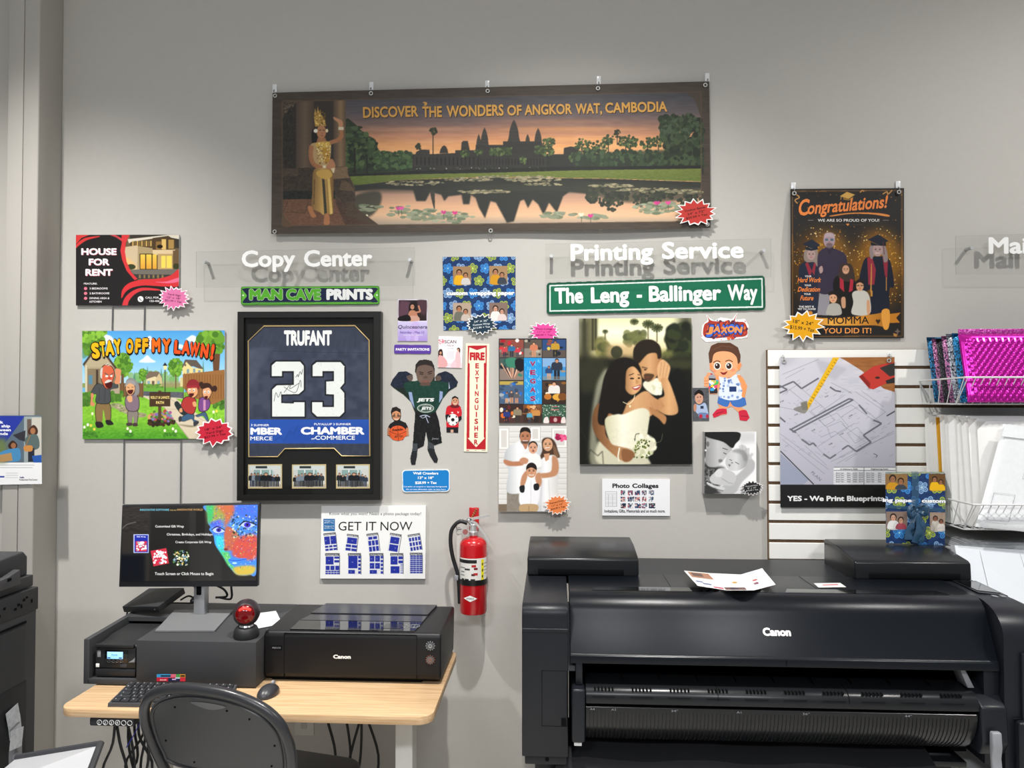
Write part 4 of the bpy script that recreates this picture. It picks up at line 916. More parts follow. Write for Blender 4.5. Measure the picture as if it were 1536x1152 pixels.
# ================================================================== things on the wall: shared pieces
def fr(pts, x, y, k): return [(x+a*k, y+b*k) for a, b in pts]
def burst(cx, cy, rx, ry, n, seed, inner=.72, tilt=0.0):
    g = random.Random(seed); out = []
    for i in range(n*2):
        a = 2*math.pi*i/(n*2)+tilt; r = (g.uniform(.86, 1.05) if i % 2 == 0 else inner*g.uniform(.93, 1.04)); out.append((cx+rx*r*math.cos(a), cy+ry*r*math.sin(a)))
    return out
def starburst(cx, cy, rx, ry, n, seed, col, lines, label, front, rot=0.0, tcol='402020', ts=None, tilt=0.0, border='f4f2f0', width=.98):
    pl_ = burst(cx, cy, rx, ry, n, seed, tilt=tilt)
    p = Print(rect(cx-rx*1.06, cy-ry*1.06, cx+rx*1.06, cy+ry*1.06), front=front, back=front+.003, res=3, base=border, mask=pl_)
    p.P([(cx+(x-cx)*.90, cy+(y-cy)*.89) for x, y in pl_], col)
    n_ = len(lines); ts = ts or ry*.24
    for i, t in enumerate(lines):
        d = (i-(n_-1)/2)*ts*1.75+ts*.45; w = rx*width*min(1, len(t)/11)
        c, s_ = math.cos(rot), math.sin(rot)
        p.T(t, cx-w/2*c-d*s_, cx+w/2-w/2*c+w/2*(c-1)+(0)-d*s_ if False else cx-w/2*c-d*s_+w, cy-w/2*s_+d*c, ts, tcol, .008, 0, rot)
    return p.build('price_tag', None, label, 'price tag')
GROM = mat('nickel_grommet', 'c4c4c0', .4, metal=.5)
CLEAR = clearmat('clear_plastic', (.93, .94, .94), 1.0, .08)
def grommet(x, y, front, parent, r=.0085):
    c = WY(x, y, front-.001); b = MB()
    M = Matrix.Translation(c) @ Matrix.Rotation(math.pi/2, 4, 'X')
    b.tube([(c[0]+r*.78*math.cos(t*math.pi/8), c[1], c[2]+r*.78*math.sin(t*math.pi/8)) for t in range(16)], r*.28, 6, closed=True)
    b.build('grommet', GROM, parent)
HOOKM = mat('clear_hook_plastic', 'e9ebeb', .2, spec=.6)
def adhesive_hook(x, y, label, group):
    c = WY(x, y, 0); o = thing('adhesive_hook', label, 'hook', (c[0], 0, c[2]-.018), group)
    MB().box(c[0]-.0095, c[0]+.0095, -.006, -.0004, c[2]-.020, c[2]+.020, .002, 2).build('plate', HOOKM, o)
    b = MB(); b.tube([(c[0], -.006, c[2]-.004), (c[0], -.013, c[2]-.012), (c[0], -.017, c[2]-.018), (c[0], -.019, c[2]-.010)], .0018, 6); b.build('prong', mat('hook_metal', 'a8a8a8', .25, metal=.8), o)
GL = printmat(.3, .3); MT = printmat(.6, .2); CV = printmat(.55, .2, 0.0, .25)
# ------------------------------------------------------------------ temple banner
bn = thing('vinyl_banner', 'long brown bordered banner of a sunset temple and dancer at the top of the wall', 'banner', (-.27, 0, 2.3))
P = Print([(408.8, 139), (1063.8, 122), (1066, 342), (406.9, 351)], front=-.022, back=-.0212, res=1.5, base='453b32', mat=printmat(.42, .3))
P.warp = lambda px, py, f: WY(px, py, f+.004*np.sin(np.asarray(px)*.019)*np.clip((np.asarray(py)-125)/220, 0, 1)-.004*np.clip((np.asarray(py)-280)/70, 0, 1))
K = 360/1536
P.at(390, 100, K)
inner = [(140, 222), (1451, 191), (2822, 160), (2825, 990), (1450, 1006), (145, 1018)]
sky = P.ramp([(0, '464549'), (.3, '5d5355'), (.5, '8c6a5c'), (.72, 'c98c66'), (.9, 'e0a068'), (1, 'e2a873')], True, 190, 545)
P.P(inner, sky)
P.P([(540, 222), (1400, 190), (1400, 420), (540, 420)], '4d4e58', 60, .35)
for i, (x0, x1, y, h, c) in enumerate(((600, 1500, 400, 10, 'e0a27c'), (760, 1300, 440, 12, 'd8987a'), (900, 1500, 480, 9, 'eab08a'), (1500, 2500, 400, 12, 'e8a25c'), (1700, 2550, 460, 14, 'f0b06a'), (1550, 2300, 350, 10, 'b07a58'), (700, 1300, 350, 12, '7d6058'), (2000, 2600, 500, 16, 'f0b878'), (1600, 2000, 520, 18, 'f4b070'))):
    P.C([(x0, y), ((x0+x1)/2, y-h), (x1, y-2), ((x0+x1)/2, y+h)], c, 8, .5)
P.N(.02, 60, 9, 5)
# far trees and buildings
dk1, dk2, gr1, gr2 = '262c22', '1f241f', '3a4a2c', '4c5c34'
P.C([(560, 640), (545, 350), (600, 360), (640, 400), (690, 440), (740, 470), (760, 540), (800, 540), (840, 545), (900, 570), (960, 580), (985, 600), (980, 690), (560, 690)], '27331f')
P.scat((550, 360, 750, 640), 240, (8, 20), ['2c3a22', '35472a', '42552f', '1d2718', '4e5f38'], 2, inside=lambda x, y: y > 350+(x-550)*.65)
P.scat((740, 545, 985, 650), 150, (8, 16), ['34472a', '2b3a24', '3f5530', '47603a'], 3)
P.R(600, 520, 612, 700, '1d1f18').R(680, 560, 690, 690, '1d1f18')
P.scat((560, 380, 650, 480), 26, (16, 26), ['2f3f25', '46593a', '253020'], 12, flat=.35)
P.R(975, 560, 2840, 690, '2a2b27')
P.P([(975, 640), (985, 590), (1000, 545), (1030, 530), (1085, 532), (1090, 640)], '35322d').P([(1090, 560), (1420, 545), (1420, 660), (1090, 660)], '302e2a')
for i in range(16): P.R(1000+i*26, 580, 1008+i*26, 630, '191a18')
P.P([(1148, 555), (1155, 530), (1165, 512), (1178, 503), (1192, 512), (1200, 530), (1205, 555)], '33302b').P([(1285, 560), (1290, 485), (1300, 475), (1330, 475), (1342, 530), (1348, 560)], '35322c').R(1250, 535, 1380, 570, '2f2d29')
def prasat(x, base, top, w, c='36332e'):
    pts = []
    for t in np.linspace(0, 1, 9): pts.append((x-w*(1-t)**.62*(1+.06*math.cos(t*40)), base+(top-base)*t))
    P.P(pts+[(2*x-a, b_) for a, b_ in pts[::-1]], c)
    for k in range(6): P.L([(x-w*.8*(1-k/7)**.62, base+(top-base)*k/7), (x+w*.8*(1-k/7)**.62, base+(top-base)*k/7)], 3, '4c463d', .6)
for x, bs, tp, w in ((1400, 540, 430, 22), (1437, 540, 388, 34), (1545, 500, 338, 44), (1633, 510, 430, 20), (1700, 520, 392, 32), (1530, 540, 470, 60)): prasat(x+ (0 if x < 1500 else 80)-(0 if x < 1500 else 0), bs, tp, w)
P.R(1380, 500, 1830, 640, '302e2a'); P.R(1555, 478, 1800, 560, '2e2c28')
for i in range(22): P.R(1390+i*20, 590, 1397+i*20, 628, '1b1b19')
P.P([(1940, 610), (1945, 520), (1990, 510), (2040, 520), (2045, 620)], '2e2c29')
P.scat((1000, 645, 2790, 655), 90, (2, 5), ['b9b0a0', '8a857a', '5c5850', '403e38'], 8)
for x, y, r in ((1312, 555, 26), (1400, 548, 26), (1495, 545, 30), (1530, 545, 30), (1585, 540, 34), (1685, 600, 24), (1790, 530, 36), (1850, 490, 40), (1840, 540, 40), (2010, 580, 34), (2060, 500, 45), (2120, 520, 50), (2180, 510, 50), (2230, 470, 40), (2340, 490, 50), (2370, 480, 48), (2480, 490, 44), (2550, 480, 40)):
    P.scat((x-r, y-r*.8, x+r, y+r*.7), 40, (5, 11), ['46562f', '3a4a2a', '2c3922', '5c6c3e', '323e26'], int(x), inside=lambda a, b_, x=x, y=y, r=r: (a-x)**2+(b_-y)**2*1.4 < r*r); P.R(x-3, y+r*.4, x+3, 640, '23241e')
P.P([(2000, 560), (2840, 520), (2840, 650), (2000, 650)], '2a3326', 6, .8)
P.scat((2020, 540, 2830, 640), 260, (8, 18), ['2b3825', '35452c', '26301f', '405236'], 31)
P.scat((2560, 320, 2830, 640), 300, (10, 24), ['26301f', '313f28', '3d4c30', '1f271a'], 17, inside=lambda a, b_: b_ > 300+abs(a-2680)*.25 and a > 2590-(640-b_)*.12)
for cx, cy in ((2640, 345), (2740, 340), (2600, 400), (2700, 430), (2780, 380)): P.scat((cx-50, cy-38, cx+50, cy+34), 40, (6, 14), ['28331f', '33422a', '44523a'], cx, inside=lambda a, b_, cx=cx, cy=cy: (a-cx)**2+(b_-cy)**2*1.7 < 2300)
P.R(1104, 440, 1111, 640, '2a2823').scat((1085, 390, 1132, 445), 40, (5, 9), ['2a2f22', '3a3f2c'], 5, inside=lambda a, b_: (a-1109)**2+(b_-415)**2 < 560).scat((995, 490, 1027, 530), 24, (4, 8), ['2f3525'], 6).R(2283, 400, 2288, 500, '2a2823').scat((2266, 405, 2308, 452), 30, (4, 8), ['30361f', '24291c'], 7)
P.P([(560, 690), (980, 668), (2000, 640), (2830, 632), (2830, 660), (2000, 668), (980, 690), (560, 705)], '1e201b')
# lawn and pond
P.P([(560, 702), (1000, 688), (1450, 680), (2000, 664), (2825, 652), (2825, 735), (2200, 715), (1450, 705), (900, 725), (560, 765)], P.ramp([(0, '6a7434'), (1, '5a6a2e')], True, 650, 760)); P.N(.03, 14, 4, 9, 560, 655, 2825, 760)
water = P.ramp([(0, '2a2c26'), (.18, '30302a'), (.34, 'b08a74'), (.6, 'd8a883'), (.8, 'dcb48e'), (1, '9d9080')], True, 720, 1010)
P.P([(560, 765), (900, 726), (1450, 708), (2200, 717), (2825, 738), (2825, 990), (1450, 1006), (560, 1015)], water)
P.P([(560, 800), (780, 780), (980, 790), (1000, 860), (1060, 860), (1090, 800), (1160, 820), (1180, 860), (1205, 830), (1290, 820), (1300, 880), (1340, 880), (1350, 820), (1380, 840), (1400, 900), (1440, 970), (1475, 860), (1510, 870), (1580, 1000), (1625, 990), (1665, 860), (1690, 850), (1715, 905), (1745, 850), (1780, 880), (1815, 950), (1850, 870), (1900, 935), (1940, 830), (1980, 800), (2080, 810), (2140, 840), (2150, 740), (560, 760)], '2b2c27', 3)
P.C([(1300, 765), (1650, 745), (2300, 740), (2750, 770), (2800, 840), (2350, 870), (2000, 800), (1500, 800)], '34372b', 6, .7)
for x, y, w, h in ((2200, 840, 75, 55), (2260, 860, 60, 60), (2310, 820, 55, 40), (2440, 850, 60, 45), (2530, 830, 50, 40), (2120, 830, 35, 40), (2600, 815, 70, 30), (2750, 850, 80, 40)): P.scat((x-w, y-h, x+w, y+h), 50, (7, 15), ['33372a', '3a3f2e', '2b2e25'], x, inside=lambda a, b_, x=x, y=y, w=w, h=h: ((a-x)/w)**2+((b_-y)/h)**2 < 1)
P.C([(600, 830), (760, 800), (770, 880), (700, 960), (610, 930)], '30342a', 6, .85); P.C([(1090, 805), (1116, 800), (1119, 900), (1112, 905)], '3a362e')
for x, y, w, h, n, sd in ((1000, 745, 190, 16, 110, 1), (1330, 722, 170, 12, 90, 2), (1750, 722, 180, 14, 110, 3), (1630, 705, 260, 8, 90, 4), (1480, 800, 120, 13, 60, 5), (1380, 800, 110, 12, 60, 15), (2250, 762, 150, 12, 70, 6), (2480, 792, 200, 16, 100, 7), (2720, 800, 120, 14, 60, 8), (1820, 752, 120, 9, 50, 14)):
    P.scat((x-w, y-h, x+w, y+h), n, (7, 17), ['8a8264', '9d9472', '74705a', 'a89c7c', '6a684e'], sd, flat=.28, inside=lambda a, b_, x=x, y=y, w=w, h=h: ((a-x)/w)**2+((b_-y)/h)**2 < 1)
for x, y, w, h, n, sd in ((920, 930, 120, 40, 40, 21), (1080, 950, 130, 40, 46, 22), (1240, 965, 150, 36, 50, 23), (2530, 905, 150, 36, 60, 24), (2640, 900, 160, 30, 50, 27), (1910, 950, 120, 18, 26, 25), (2130, 960, 90, 16, 20, 26), (700, 905, 80, 20, 20, 28)):
    P.scat((x-w, y-h, x+w, y+h), n, (12, 30), ['8c9278', '7c8468', '6c765c', '9aa086', '868c74'], sd, flat=.36, inside=lambda a, b_, x=x, y=y, w=w, h=h: ((a-x)/w)**2+((b_-y)/h)**2 < 1)
for x, y, c in ((885, 910, 'c8488a'), (905, 908, 'd8589a'), (1175, 935, 'c04082'), (1247, 938, 'd03c80'), (2535, 876, 'd0508c'), (2545, 874, 'c04080'), (2612, 874, 'd84a90'), (2115, 957, 'd03c88'), (2056, 950, 'e8dfc0'), (675, 960, 'e6dcb8')):
    P.L([(x, y), (x+2, y+44)], 3, '3a4030'); P.P([(x-18, y-8), (x-8, y-16), (x, y-8), (x+8, y-16), (x+18, y-8), (x+8, y+8), (x-8, y+8)], c)
# column porch with the dancer
P.P([(140, 222), (540, 212), (545, 640), (610, 780), (610, 900), (760, 1012), (145, 1018)], '4a3c30')
P.R(140, 225, 230, 650, '2f2a24').R(232, 222, 345, 650, P.ramp([(0, '4a3f34'), (.5, '6a5846'), (1, '4a3c30')], False, 232, 345)).R(345, 220, 470, 640, '342c25').R(470, 215, 548, 640, P.ramp([(0, '4d4135'), (.6, '8a6f50'), (1, '5d4c3a')], False, 470, 548))
P.N(.05, 5, 12, 6, 140, 225, 230, 640); P.P([(140, 650), (545, 640), (568, 660), (575, 720), (600, 790), (610, 860), (530, 870), (470, 800), (140, 800)], '3e332a').R(140, 650, 245, 700, '4d4034').P([(460, 645), (560, 640), (562, 690), (575, 712), (470, 720)], '7a6248').P([(520, 725), (575, 740), (605, 800), (510, 790)], '5a4836')
P.R(140, 795, 480, 850, '1f221d').P([(150, 850), (480, 845), (545, 940), (550, 1014), (148, 1016)], '6a4a38').P([(480, 862), (520, 862), (560, 960), (740, 1010), (545, 1014)], '4a372b')
for a in (((150, 930), (290, 935)), ((290, 935), (310, 862)), ((400, 940), (545, 938)), ((180, 862), (150, 930))): P.L(a, 3, '3e2a20')
P.N(.04, 10, 6, 10, 140, 640, 620, 1016)
sk, gd, gd2 = 'a8704a', 'c49a4a', '8a6a38'
P.C([(330, 430), (345, 400), (372, 470), (352, 520), (335, 500)], '15120f')                      # hair
P.P([(345, 320), (352, 262), (362, 300), (370, 250), (378, 300), (386, 270), (392, 310), (412, 330), (424, 380), (352, 384)], 'b08a40').scat((350, 290, 420, 380), 50, (3, 7), ['dcb660', '8a6a2c', 'f0d080', '6a4e20'], 2)
P.E(393, 418, 30, 44, 'b47e56').L([(378, 408), (392, 405)], 4, '2a1a12').L([(402, 405), (416, 408)], 4, '2a1a12').L([(390, 440), (404, 442)], 4, '9a3a34').E(398, 428, 5, 5, '8a5a40', 0, .6); P.E(356, 411, 13, 13, 'f0ead8').E(428, 410, 9, 12, 'e8d8b0')
P.P([(370, 455), (418, 455), (430, 490), (360, 492)], sk)
P.C([(325, 500), (360, 485), (440, 478), (455, 500), (450, 590), (440, 660), (370, 665), (345, 610), (330, 560)], 'b89a6a'); P.C([(360, 488), (440, 480), (438, 510), (405, 530), (365, 515)], 'd0a848').P([(395, 520), (450, 520), (445, 610), (415, 620), (405, 570)], 'b88a34').scat((365, 485, 450, 620), 60, (3, 6), ['e8c468', '7a5a24', 'f0dca0'], 5)
P.L([(448, 487), (500, 470), (525, 440)], 26, sk).L([(522, 445), (520, 385)], 22, sk).C([(505, 385), (530, 380), (528, 350), (505, 335), (470, 322), (475, 338), (500, 360)], 'c08a64').R(502, 385, 536, 405, 'd8ccae')
P.L([(330, 505), (325, 570), (345, 625), (405, 655)], 28, sk, curve=True).R(402, 632, 420, 664, 'e0d4b4').C([(420, 660), (455, 590), (482, 628), (470, 660)], 'b47e58').P([(455, 650), (480, 648), (474, 680), (460, 678)], 'd8c9a0')
P.C([(345, 660), (440, 655), (468, 690), (470, 800), (468, 930), (440, 945), (410, 950), (380, 930), (330, 900), (335, 800)], P.ramp([(0, '7a5c34'), (.5, 'c09a58'), (.8, '9a783e'), (1, '7a5a30')], False, 330, 470)); P.P([(395, 700), (412, 700), (430, 950), (412, 950)], '3a382c').P([(430, 700), (445, 700), (466, 940), (448, 945)], 'd8b468')
P.C([(365, 670), (440, 660), (462, 700), (415, 720), (370, 700)], 'c8a050').L([(350, 720), (345, 880)], 5, '5a4426')
P.C([(305, 900), (330, 895), (345, 930), (360, 960), (330, 962)], sk).C([(415, 945), (440, 945), (445, 1005), (410, 1010)], sk)
P.R(140, 222, 146, 1018, '5a4c3c', 0, .7).C([(140, 222), (235, 222), (190, 260), (160, 290), (145, 330)], '5a4d40', 0, .8).C([(145, 940), (165, 970), (205, 1018), (145, 1020)], '5a4534')
P.scat((150, 225, 220, 300), 60, (3, 7), ['6a5c4c', '3a322a'], 3, inside=lambda a, b_: (a-150)+(b_-225) < 90)
P.C([(2730, 165), (2822, 160), (2825, 320), (2800, 260), (2780, 210)], '4a3f35')
for q_ in ([(140, 222), (1451, 191), (2822, 160)], [(145, 1018), (1450, 1006), (2825, 990)], [(140, 222), (145, 1018)], [(2822, 160), (2825, 990)]): P.L(q_, 6, '5c4a38', .8)
P.N(.012, 80, 3, 12)
gA, gB = 'd29c48', '3a2c1e'
for t, x0, x1, bs, cp_ in (('DISCOVER', 660, 1013, 328, 70), ('\u02bcTHE', 1040, 1165, 325, 70), ('WONDERS', 1195, 1560, 322, 72), ('OF', 1583, 1675, 313, 66), ('ANGKOR', 1694, 1997, 310, 66), ('WAT,', 2020, 2190, 303, 66), ('CAMBODIA', 2210, 2606, 297, 66)):
    P.T(t.replace('\u02bc', ''), x0+3, x1+3, bs+5, cp_, gB, .045, 0, -.024, lv=1); P.T(t.replace('\u02bc', ''), x0, x1, bs, cp_, gA, .022, 0, -.024)
P.C([(1040, 228), (1062, 226), (1070, 238), (1060, 250), (1048, 246), (1056, 238)], gA)
P.build('printed_sheet', bn)
for x, y in ((412.5, 143.5), (556.5, 140), (731.5, 136.5), (897, 132.5), (1058, 127.5), (412, 347.5), (556, 347), (736, 346), (900.5, 342), (1061, 336.5)): grommet(x, y, -.024, bn)
for x, y in ((412.5, 134), (557.5, 130.5), (731, 128.5), (898, 122), (1060.5, 117.5)): adhesive_hook(x, y, 'small clear adhesive hook holding up the top edge of the temple banner', 'adhesive hooks above the temple banner')
starburst(1044, 319, 33, 22, 14, 3, 'b8352f', ['Outdoor Banner', '24" x 72"', '$59.99 + Tax'], 'red starburst price tag at the lower right corner of the temple banner', -.036, -.2, '3a1512', 3.2, .1)
# ------------------------------------------------------------------ yard signs
def wire_stake(parent, x0, x1, ytop, ybot, bar=None):
    b = MB()
    for x in (x0, x1): b.tube([WY(x, ytop, -.006), WY(x-1.0, ybot, -.006)], .0024, 6)
    if bar: b.tube([WY(x0, bar, -.006), WY(x1, bar, -.006)], .0024, 6)
    b.build('wire_stake', mat('galvanised_wire', '8d8e90', .35, metal=.7), parent)
K = 260/1536
ys = thing('yard_sign', 'black and red house for rent yard sign above the cartoon lawn sign', 'sign', tuple(WY(190, 460, 0)))
P = Print(fr([(141, 132), (1056, 130), (1052, 757), (141, 757)], 90, 330, K), front=-.010, back=-.0045, res=2, base='242222', edge='d8d8d8', mat=GL).at(90, 330, K)
P.P([(600, 132), (1056, 130), (1053, 500), (690, 540), (600, 400), (570, 300)], '6a5a44')
P.P([(620, 130), (1056, 130), (1056, 250), (620, 220)], '3a352e').P([(600, 170), (950, 132), (1056, 132), (1056, 170), (950, 150), (610, 205)], 'd8cfbe').P([(625, 195), (820, 165), (820, 260), (625, 230)], '53432c')
for i in range(9): P.R(640+i*20, 185, 652+i*20, 232, ['c9a45c', '7a6238'][i % 2])
P.P([(820, 160), (960, 140), (1020, 180), (1020, 265), (820, 270)], '4d3c28'); P.R(900, 170, 940, 262, 'd8b468').R(850, 190, 895, 262, '8a6a3a').R(960, 175, 1010, 255, 'a8874a').E(885, 235, 26, 16, '20180f')
P.P([(570, 240), (680, 225), (710, 250), (710, 440), (610, 440), (575, 320)], 'c9b493').P([(690, 230), (820, 250), (820, 300), (710, 300), (700, 440), (685, 440)], 'a8946e').R(705, 298, 865, 440, '2a2418')
for x0, x1 in ((712, 756), (764, 812), (820, 858)): P.R(x0, 304, x1, 434, P.ramp([(0, 'f0c850'), (1, 'd89a3a')], True, 304, 434))
P.P([(820, 265), (1020, 262), (1020, 300), (860, 310), (820, 300)], 'd8c096').R(865, 300, 1000, 436, 'b89a68').R(897, 318, 935, 425, 'f0d25c').R(945, 318, 990, 425, 'f0d25c').R(1000, 270, 1056, 440, '6a543a')
P.C([(575, 330), (620, 350), (680, 420), (600, 440)], 'e0b878', 10).E(630, 415, 40, 24, '3a4026').E(1030, 410, 28, 26, '3a3c22').P([(600, 440), (1056, 436), (1053, 490), (640, 480)], '6f6a62').P([(640, 480), (1000, 485), (900, 520), (690, 525)], '3c3a38')
for i in range(6): P.R(700+i*40, 486, 716+i*40, 515, 'b89a5a', 2, .7)
P.P([(141, 132), (600, 131), (575, 200), (560, 300), (600, 420), (690, 530), (660, 560), (141, 560)], '242222')
P.P([(141, 132), (260, 132), (190, 160), (141, 215)], 'd03a38').C([(141, 250), (145, 215), (220, 160), (340, 142), (345, 150), (240, 178), (170, 225)], 'cf3a3a').P([(440, 132), (490, 131), (560, 170), (550, 190), (500, 155)], 'c8434a').P([(545, 131), (618, 131), (585, 200), (575, 280), (590, 370), (630, 460), (688, 524), (660, 532), (590, 450), (550, 350), (535, 270), (548, 200)], 'd0393c')
P.C([(545, 695), (552, 620), (610, 560), (720, 528), (860, 520), (980, 490), (1054, 440), (1054, 580), (950, 590), (850, 585), (740, 580), (640, 600), (580, 640)], 'd0363a').C([(840, 548), (940, 545), (1054, 510), (1054, 545), (960, 560)], 'e86a8a')
P.C([(553, 760), (575, 690), (640, 630), (730, 600), (860, 610), (880, 625), (740, 625), (660, 660), (610, 720), (600, 757)], 'cf3a40').P([(600, 757), (610, 720), (660, 664), (740, 630), (900, 632), (1052, 640), (1052, 757)], '242222')
w_ = 'f3eef0'
for t, x0, x1, bs in (('HOUSE', 188, 502, 310), ('FOR', 254, 438, 402), ('RENT', 225, 467, 494)): P.T(t, x0+2, x1+2, bs+3, 60, 'd0586a', .045, lv=1); P.T(t, x0, x1, bs, 60, w_, .035)
P.T('FEATURE:', 212, 330, 572, 16, w_, .005).T('3 BEDROOMS', 262, 422, 615, 17, w_, .01).T('2 BATHROOMS', 262, 438, 658, 17, w_, .01).T('DINING AREA &', 262, 438, 701, 17, w_, .01).T('KITCHEN', 262, 368, 732, 17, w_, .01).T('CALL FOR', 757, 876, 696, 17, w_, .01).T('123-456', 795, 882, 726, 17, w_, .01)
for y in (607, 650, 694): P.E(227, y, 15, 14, 'e8788e')
P.E(714, 701, 26, 26, w_).L([(704, 690), (710, 705), (724, 714)], 6, '242222', curve=True)
P.build('printed_board', ys)
wire_stake(ys, 169, 217, 456, 500, 459.5)
starburst(260.5, 447, 25.5, 19.5, 17, 5, 'd874a4', ['Yard Sign', '12" x 18"', '$21.99 + Tax'], 'pink starburst price tag at the lower right corner of the house for rent sign', -.024, .12, '7a2a4a', 2.7, .1)
ys = thing('yard_sign', 'cartoon stay off my lawn yard sign left of the framed jersey', 'sign', tuple(WY(230, 660, 0)))
P = Print(fr([(137, 97), (1400, 92), (1400, 1053), (142, 1055)], 100, 480, K), front=-.010, back=-.0045, res=2, base='6fb4e0', edge='e0e0de', mat=GL).at(100, 480, K)
P.R(130, 90, 1402, 600, P.ramp([(0, '4f9fdc'), (.5, '7cc0ec'), (1, 'b4dcf0')], True, 90, 560))
for pts in ([(280, 190), (300, 150), (350, 130), (400, 150), (420, 200), (340, 215)], [(640, 372), (680, 340), (715, 312), (750, 345), (790, 372), (715, 378)], [(1060, 180), (1090, 145), (1120, 135), (1160, 160), (1170, 200)], [(720, 250), (700, 180), (740, 140), (770, 200), (790, 255)], [(960, 240), (1000, 215), (1040, 230), (1050, 255)]): P.C(pts, 'e8f2f6', 1)
P.scat((560, 470, 1000, 560), 60, (15, 30), ['7ab06a', '8ab878', '6a9a80', '90b890'], 2)
for x, h in ((716, 400), (838, 420), (1210, 340), (600, 460)): P.P([(x-14, 540), (x, h), (x+14, 540)], '5a9078')
P.R(137, 560, 1400, 600, '8a9a5a').R(560, 590, 1040, 640, '6aa840').P([(660, 632), (1040, 640), (1040, 690), (660, 680)], '5c5e66').R(690, 540, 1030, 600, 'a89070', 0, .5)
P.R(137, 640, 1400, 1056, P.ramp([(0, '7cb83a'), (.5, '8ac83c'), (1, '4f9a2c')], True, 640, 1056)); P.P([(660, 632), (1040, 640), (1040, 695), (660, 685)], '5c5e66').P([(640, 668), (1000, 690), (1040, 700), (700, 690)], 'c9bfa8')
P.N(.05, 18, 12, 5, 137, 650, 1400, 1056, (1, 1, .6))
P.P([(700, 690), (960, 692), (1400, 1000), (1400, 1053), (1080, 1053), (870, 780)], 'd6c8ae').L([(860, 770), (1085, 1050)], 3, '8a7a62').L([(920, 700), (1390, 1010)], 3, 'a89a80').L([(870, 790), (1010, 790)], 3, 'b0a288').L([(960, 890), (1180, 890)], 3, 'b0a288')
P.C([(380, 750), (470, 740), (560, 800), (700, 830), (690, 860), (600, 860), (480, 810)], 'a09a78').scat((390, 745, 700, 860), 40, (8, 18), ['b8b090', '8a8468', '6c8a40'], 4, flat=.6, inside=lambda a, b_: abs(b_-(750+(a-390)*.34)) < 30)
# trees
for x0, y0, x1, y1, sd in ((137, 92, 330, 330, 3), (1150, 90, 1400, 330, 5), (420, 300, 580, 500, 7), (905, 330, 1030, 500, 9), (640, 430, 710, 540, 11)):
    cx, cy, rx, ry = (x0+x1)/2, (y0+y1)/2, (x1-x0)/2, (y1-y0)/2
    P.scat((x0, y0, x1, y1), 150, (min(rx, ry)*.18, min(rx, ry)*.3), ['6a9e34', '5c9030', '7eb23c', '4c7c2a'], sd, inside=lambda a, b_: ((a-cx)/rx)**2+((b_-cy)/ry)**2 < .9)
P.C([(137, 92), (345, 92), (300, 190), (210, 300), (137, 330)], '4f7a2e', 3, .5).scat((137, 92, 350, 200), 70, (12, 24), ['7ab03c', '8cc044', '5a8a30'], 21, inside=lambda a, b_: (a-137)+(b_-92)*1.2 < 230)
P.P([(1290, 300), (1360, 300), (1350, 460), (1300, 460)], '6a4830').P([(485, 480), (505, 480), (508, 560), (480, 560)], '6a5038').R(962, 480, 972, 610, '6a5038').R(672, 530, 680, 560, '6a5038')
# houses
P.P([(150, 400), (225, 290), (340, 280), (440, 420), (430, 440), (170, 440)], '6a5a48').P([(160, 400), (230, 305), (330, 300), (420, 425), (480, 620), (165, 660)], 'b8ab8a').P([(185, 430), (420, 430), (470, 640), (185, 660)], '8a7a60')
for i in range(8): P.L([(170, 420+i*28), (440, 420+i*26)], 3, '8c8064', .7)
P.R(195, 490, 228, 570, '5a8aa0').R(260, 440, 280, 640, '4a3c30').R(165, 400, 180, 660, 'd8cfae').P([(150, 405), (230, 300), (320, 290), (430, 430), (446, 426), (330, 276), (222, 282), (142, 392)], '4c4238')
P.P([(380, 620), (470, 600), (480, 660), (380, 720)], 'b0a088').R(470, 560, 680, 680, '7a5a3c'); 
for i in range(9): P.L([(480+i*24, 560), (480+i*24, 690)], 3, '553c28')
P.P([(700, 500), (730, 455), (820, 458), (850, 520), (840, 530), (705, 530)], '7a6a5a').P([(705, 525), (780, 500), (845, 525), (840, 595), (705, 595)], 'e0d0a4').P([(790, 520), (820, 470), (845, 520), (840, 595), (790, 595)], 'cdb98c').R(715, 540, 740, 570, '8aa8b0').R(755, 540, 778, 595, '6a5a48').R(803, 540, 825, 570, '8aa8b0')
P.P([(1020, 420), (1050, 350), (1150, 355), (1210, 430), (1200, 440), (1120, 410)], '62564e').P([(1025, 430), (1060, 370), (1110, 420), (1205, 435), (1205, 480), (1030, 510)], 'e6d290').R(1065, 435, 1085, 470, '7a98a4').R(1120, 430, 1140, 465, '7a98a4').R(1165, 445, 1185, 465, '7a98a4').E(1052, 400, 8, 11, '6a6050').R(1005, 510, 1035, 590, 'd8c890')
P.scat((690, 570, 850, 600), 30, (10, 18), ['5a8a34', '6a9a3c'], 13, flat=.6).scat((140, 650, 215, 750), 40, (15, 26), ['4a7a2c', '5a8c34', '3c6626'], 14).scat((380, 640, 490, 720), 30, (12, 20), ['4a7a2c', '5a8c34'], 15).scat((1310, 690, 1400, 780), 40, (14, 24), ['4a7a2c', '5a8c34', '3c6626'], 16)
P.P([(1030, 480), (1400, 440), (1400, 700), (1290, 750), (1130, 690), (1030, 600)], '9a6a3c')
for i in range(16): P.P([(1032+i*24, 490), (1044+i*24, 468-i*1.5), (1056+i*24, 488-i*1.5), (1056+i*24, 492)], '9a6a3c'); P.L([(1032+i*24, 484), (1032+i*24, 700)], 3, '6a4526')
P.R(868, 440, 876, 640, '2c2e30').P([(855, 405), (890, 405), (884, 440), (862, 440)], 'e8dfa0').P([(850, 405), (872, 376), (895, 405)], '2c3034')
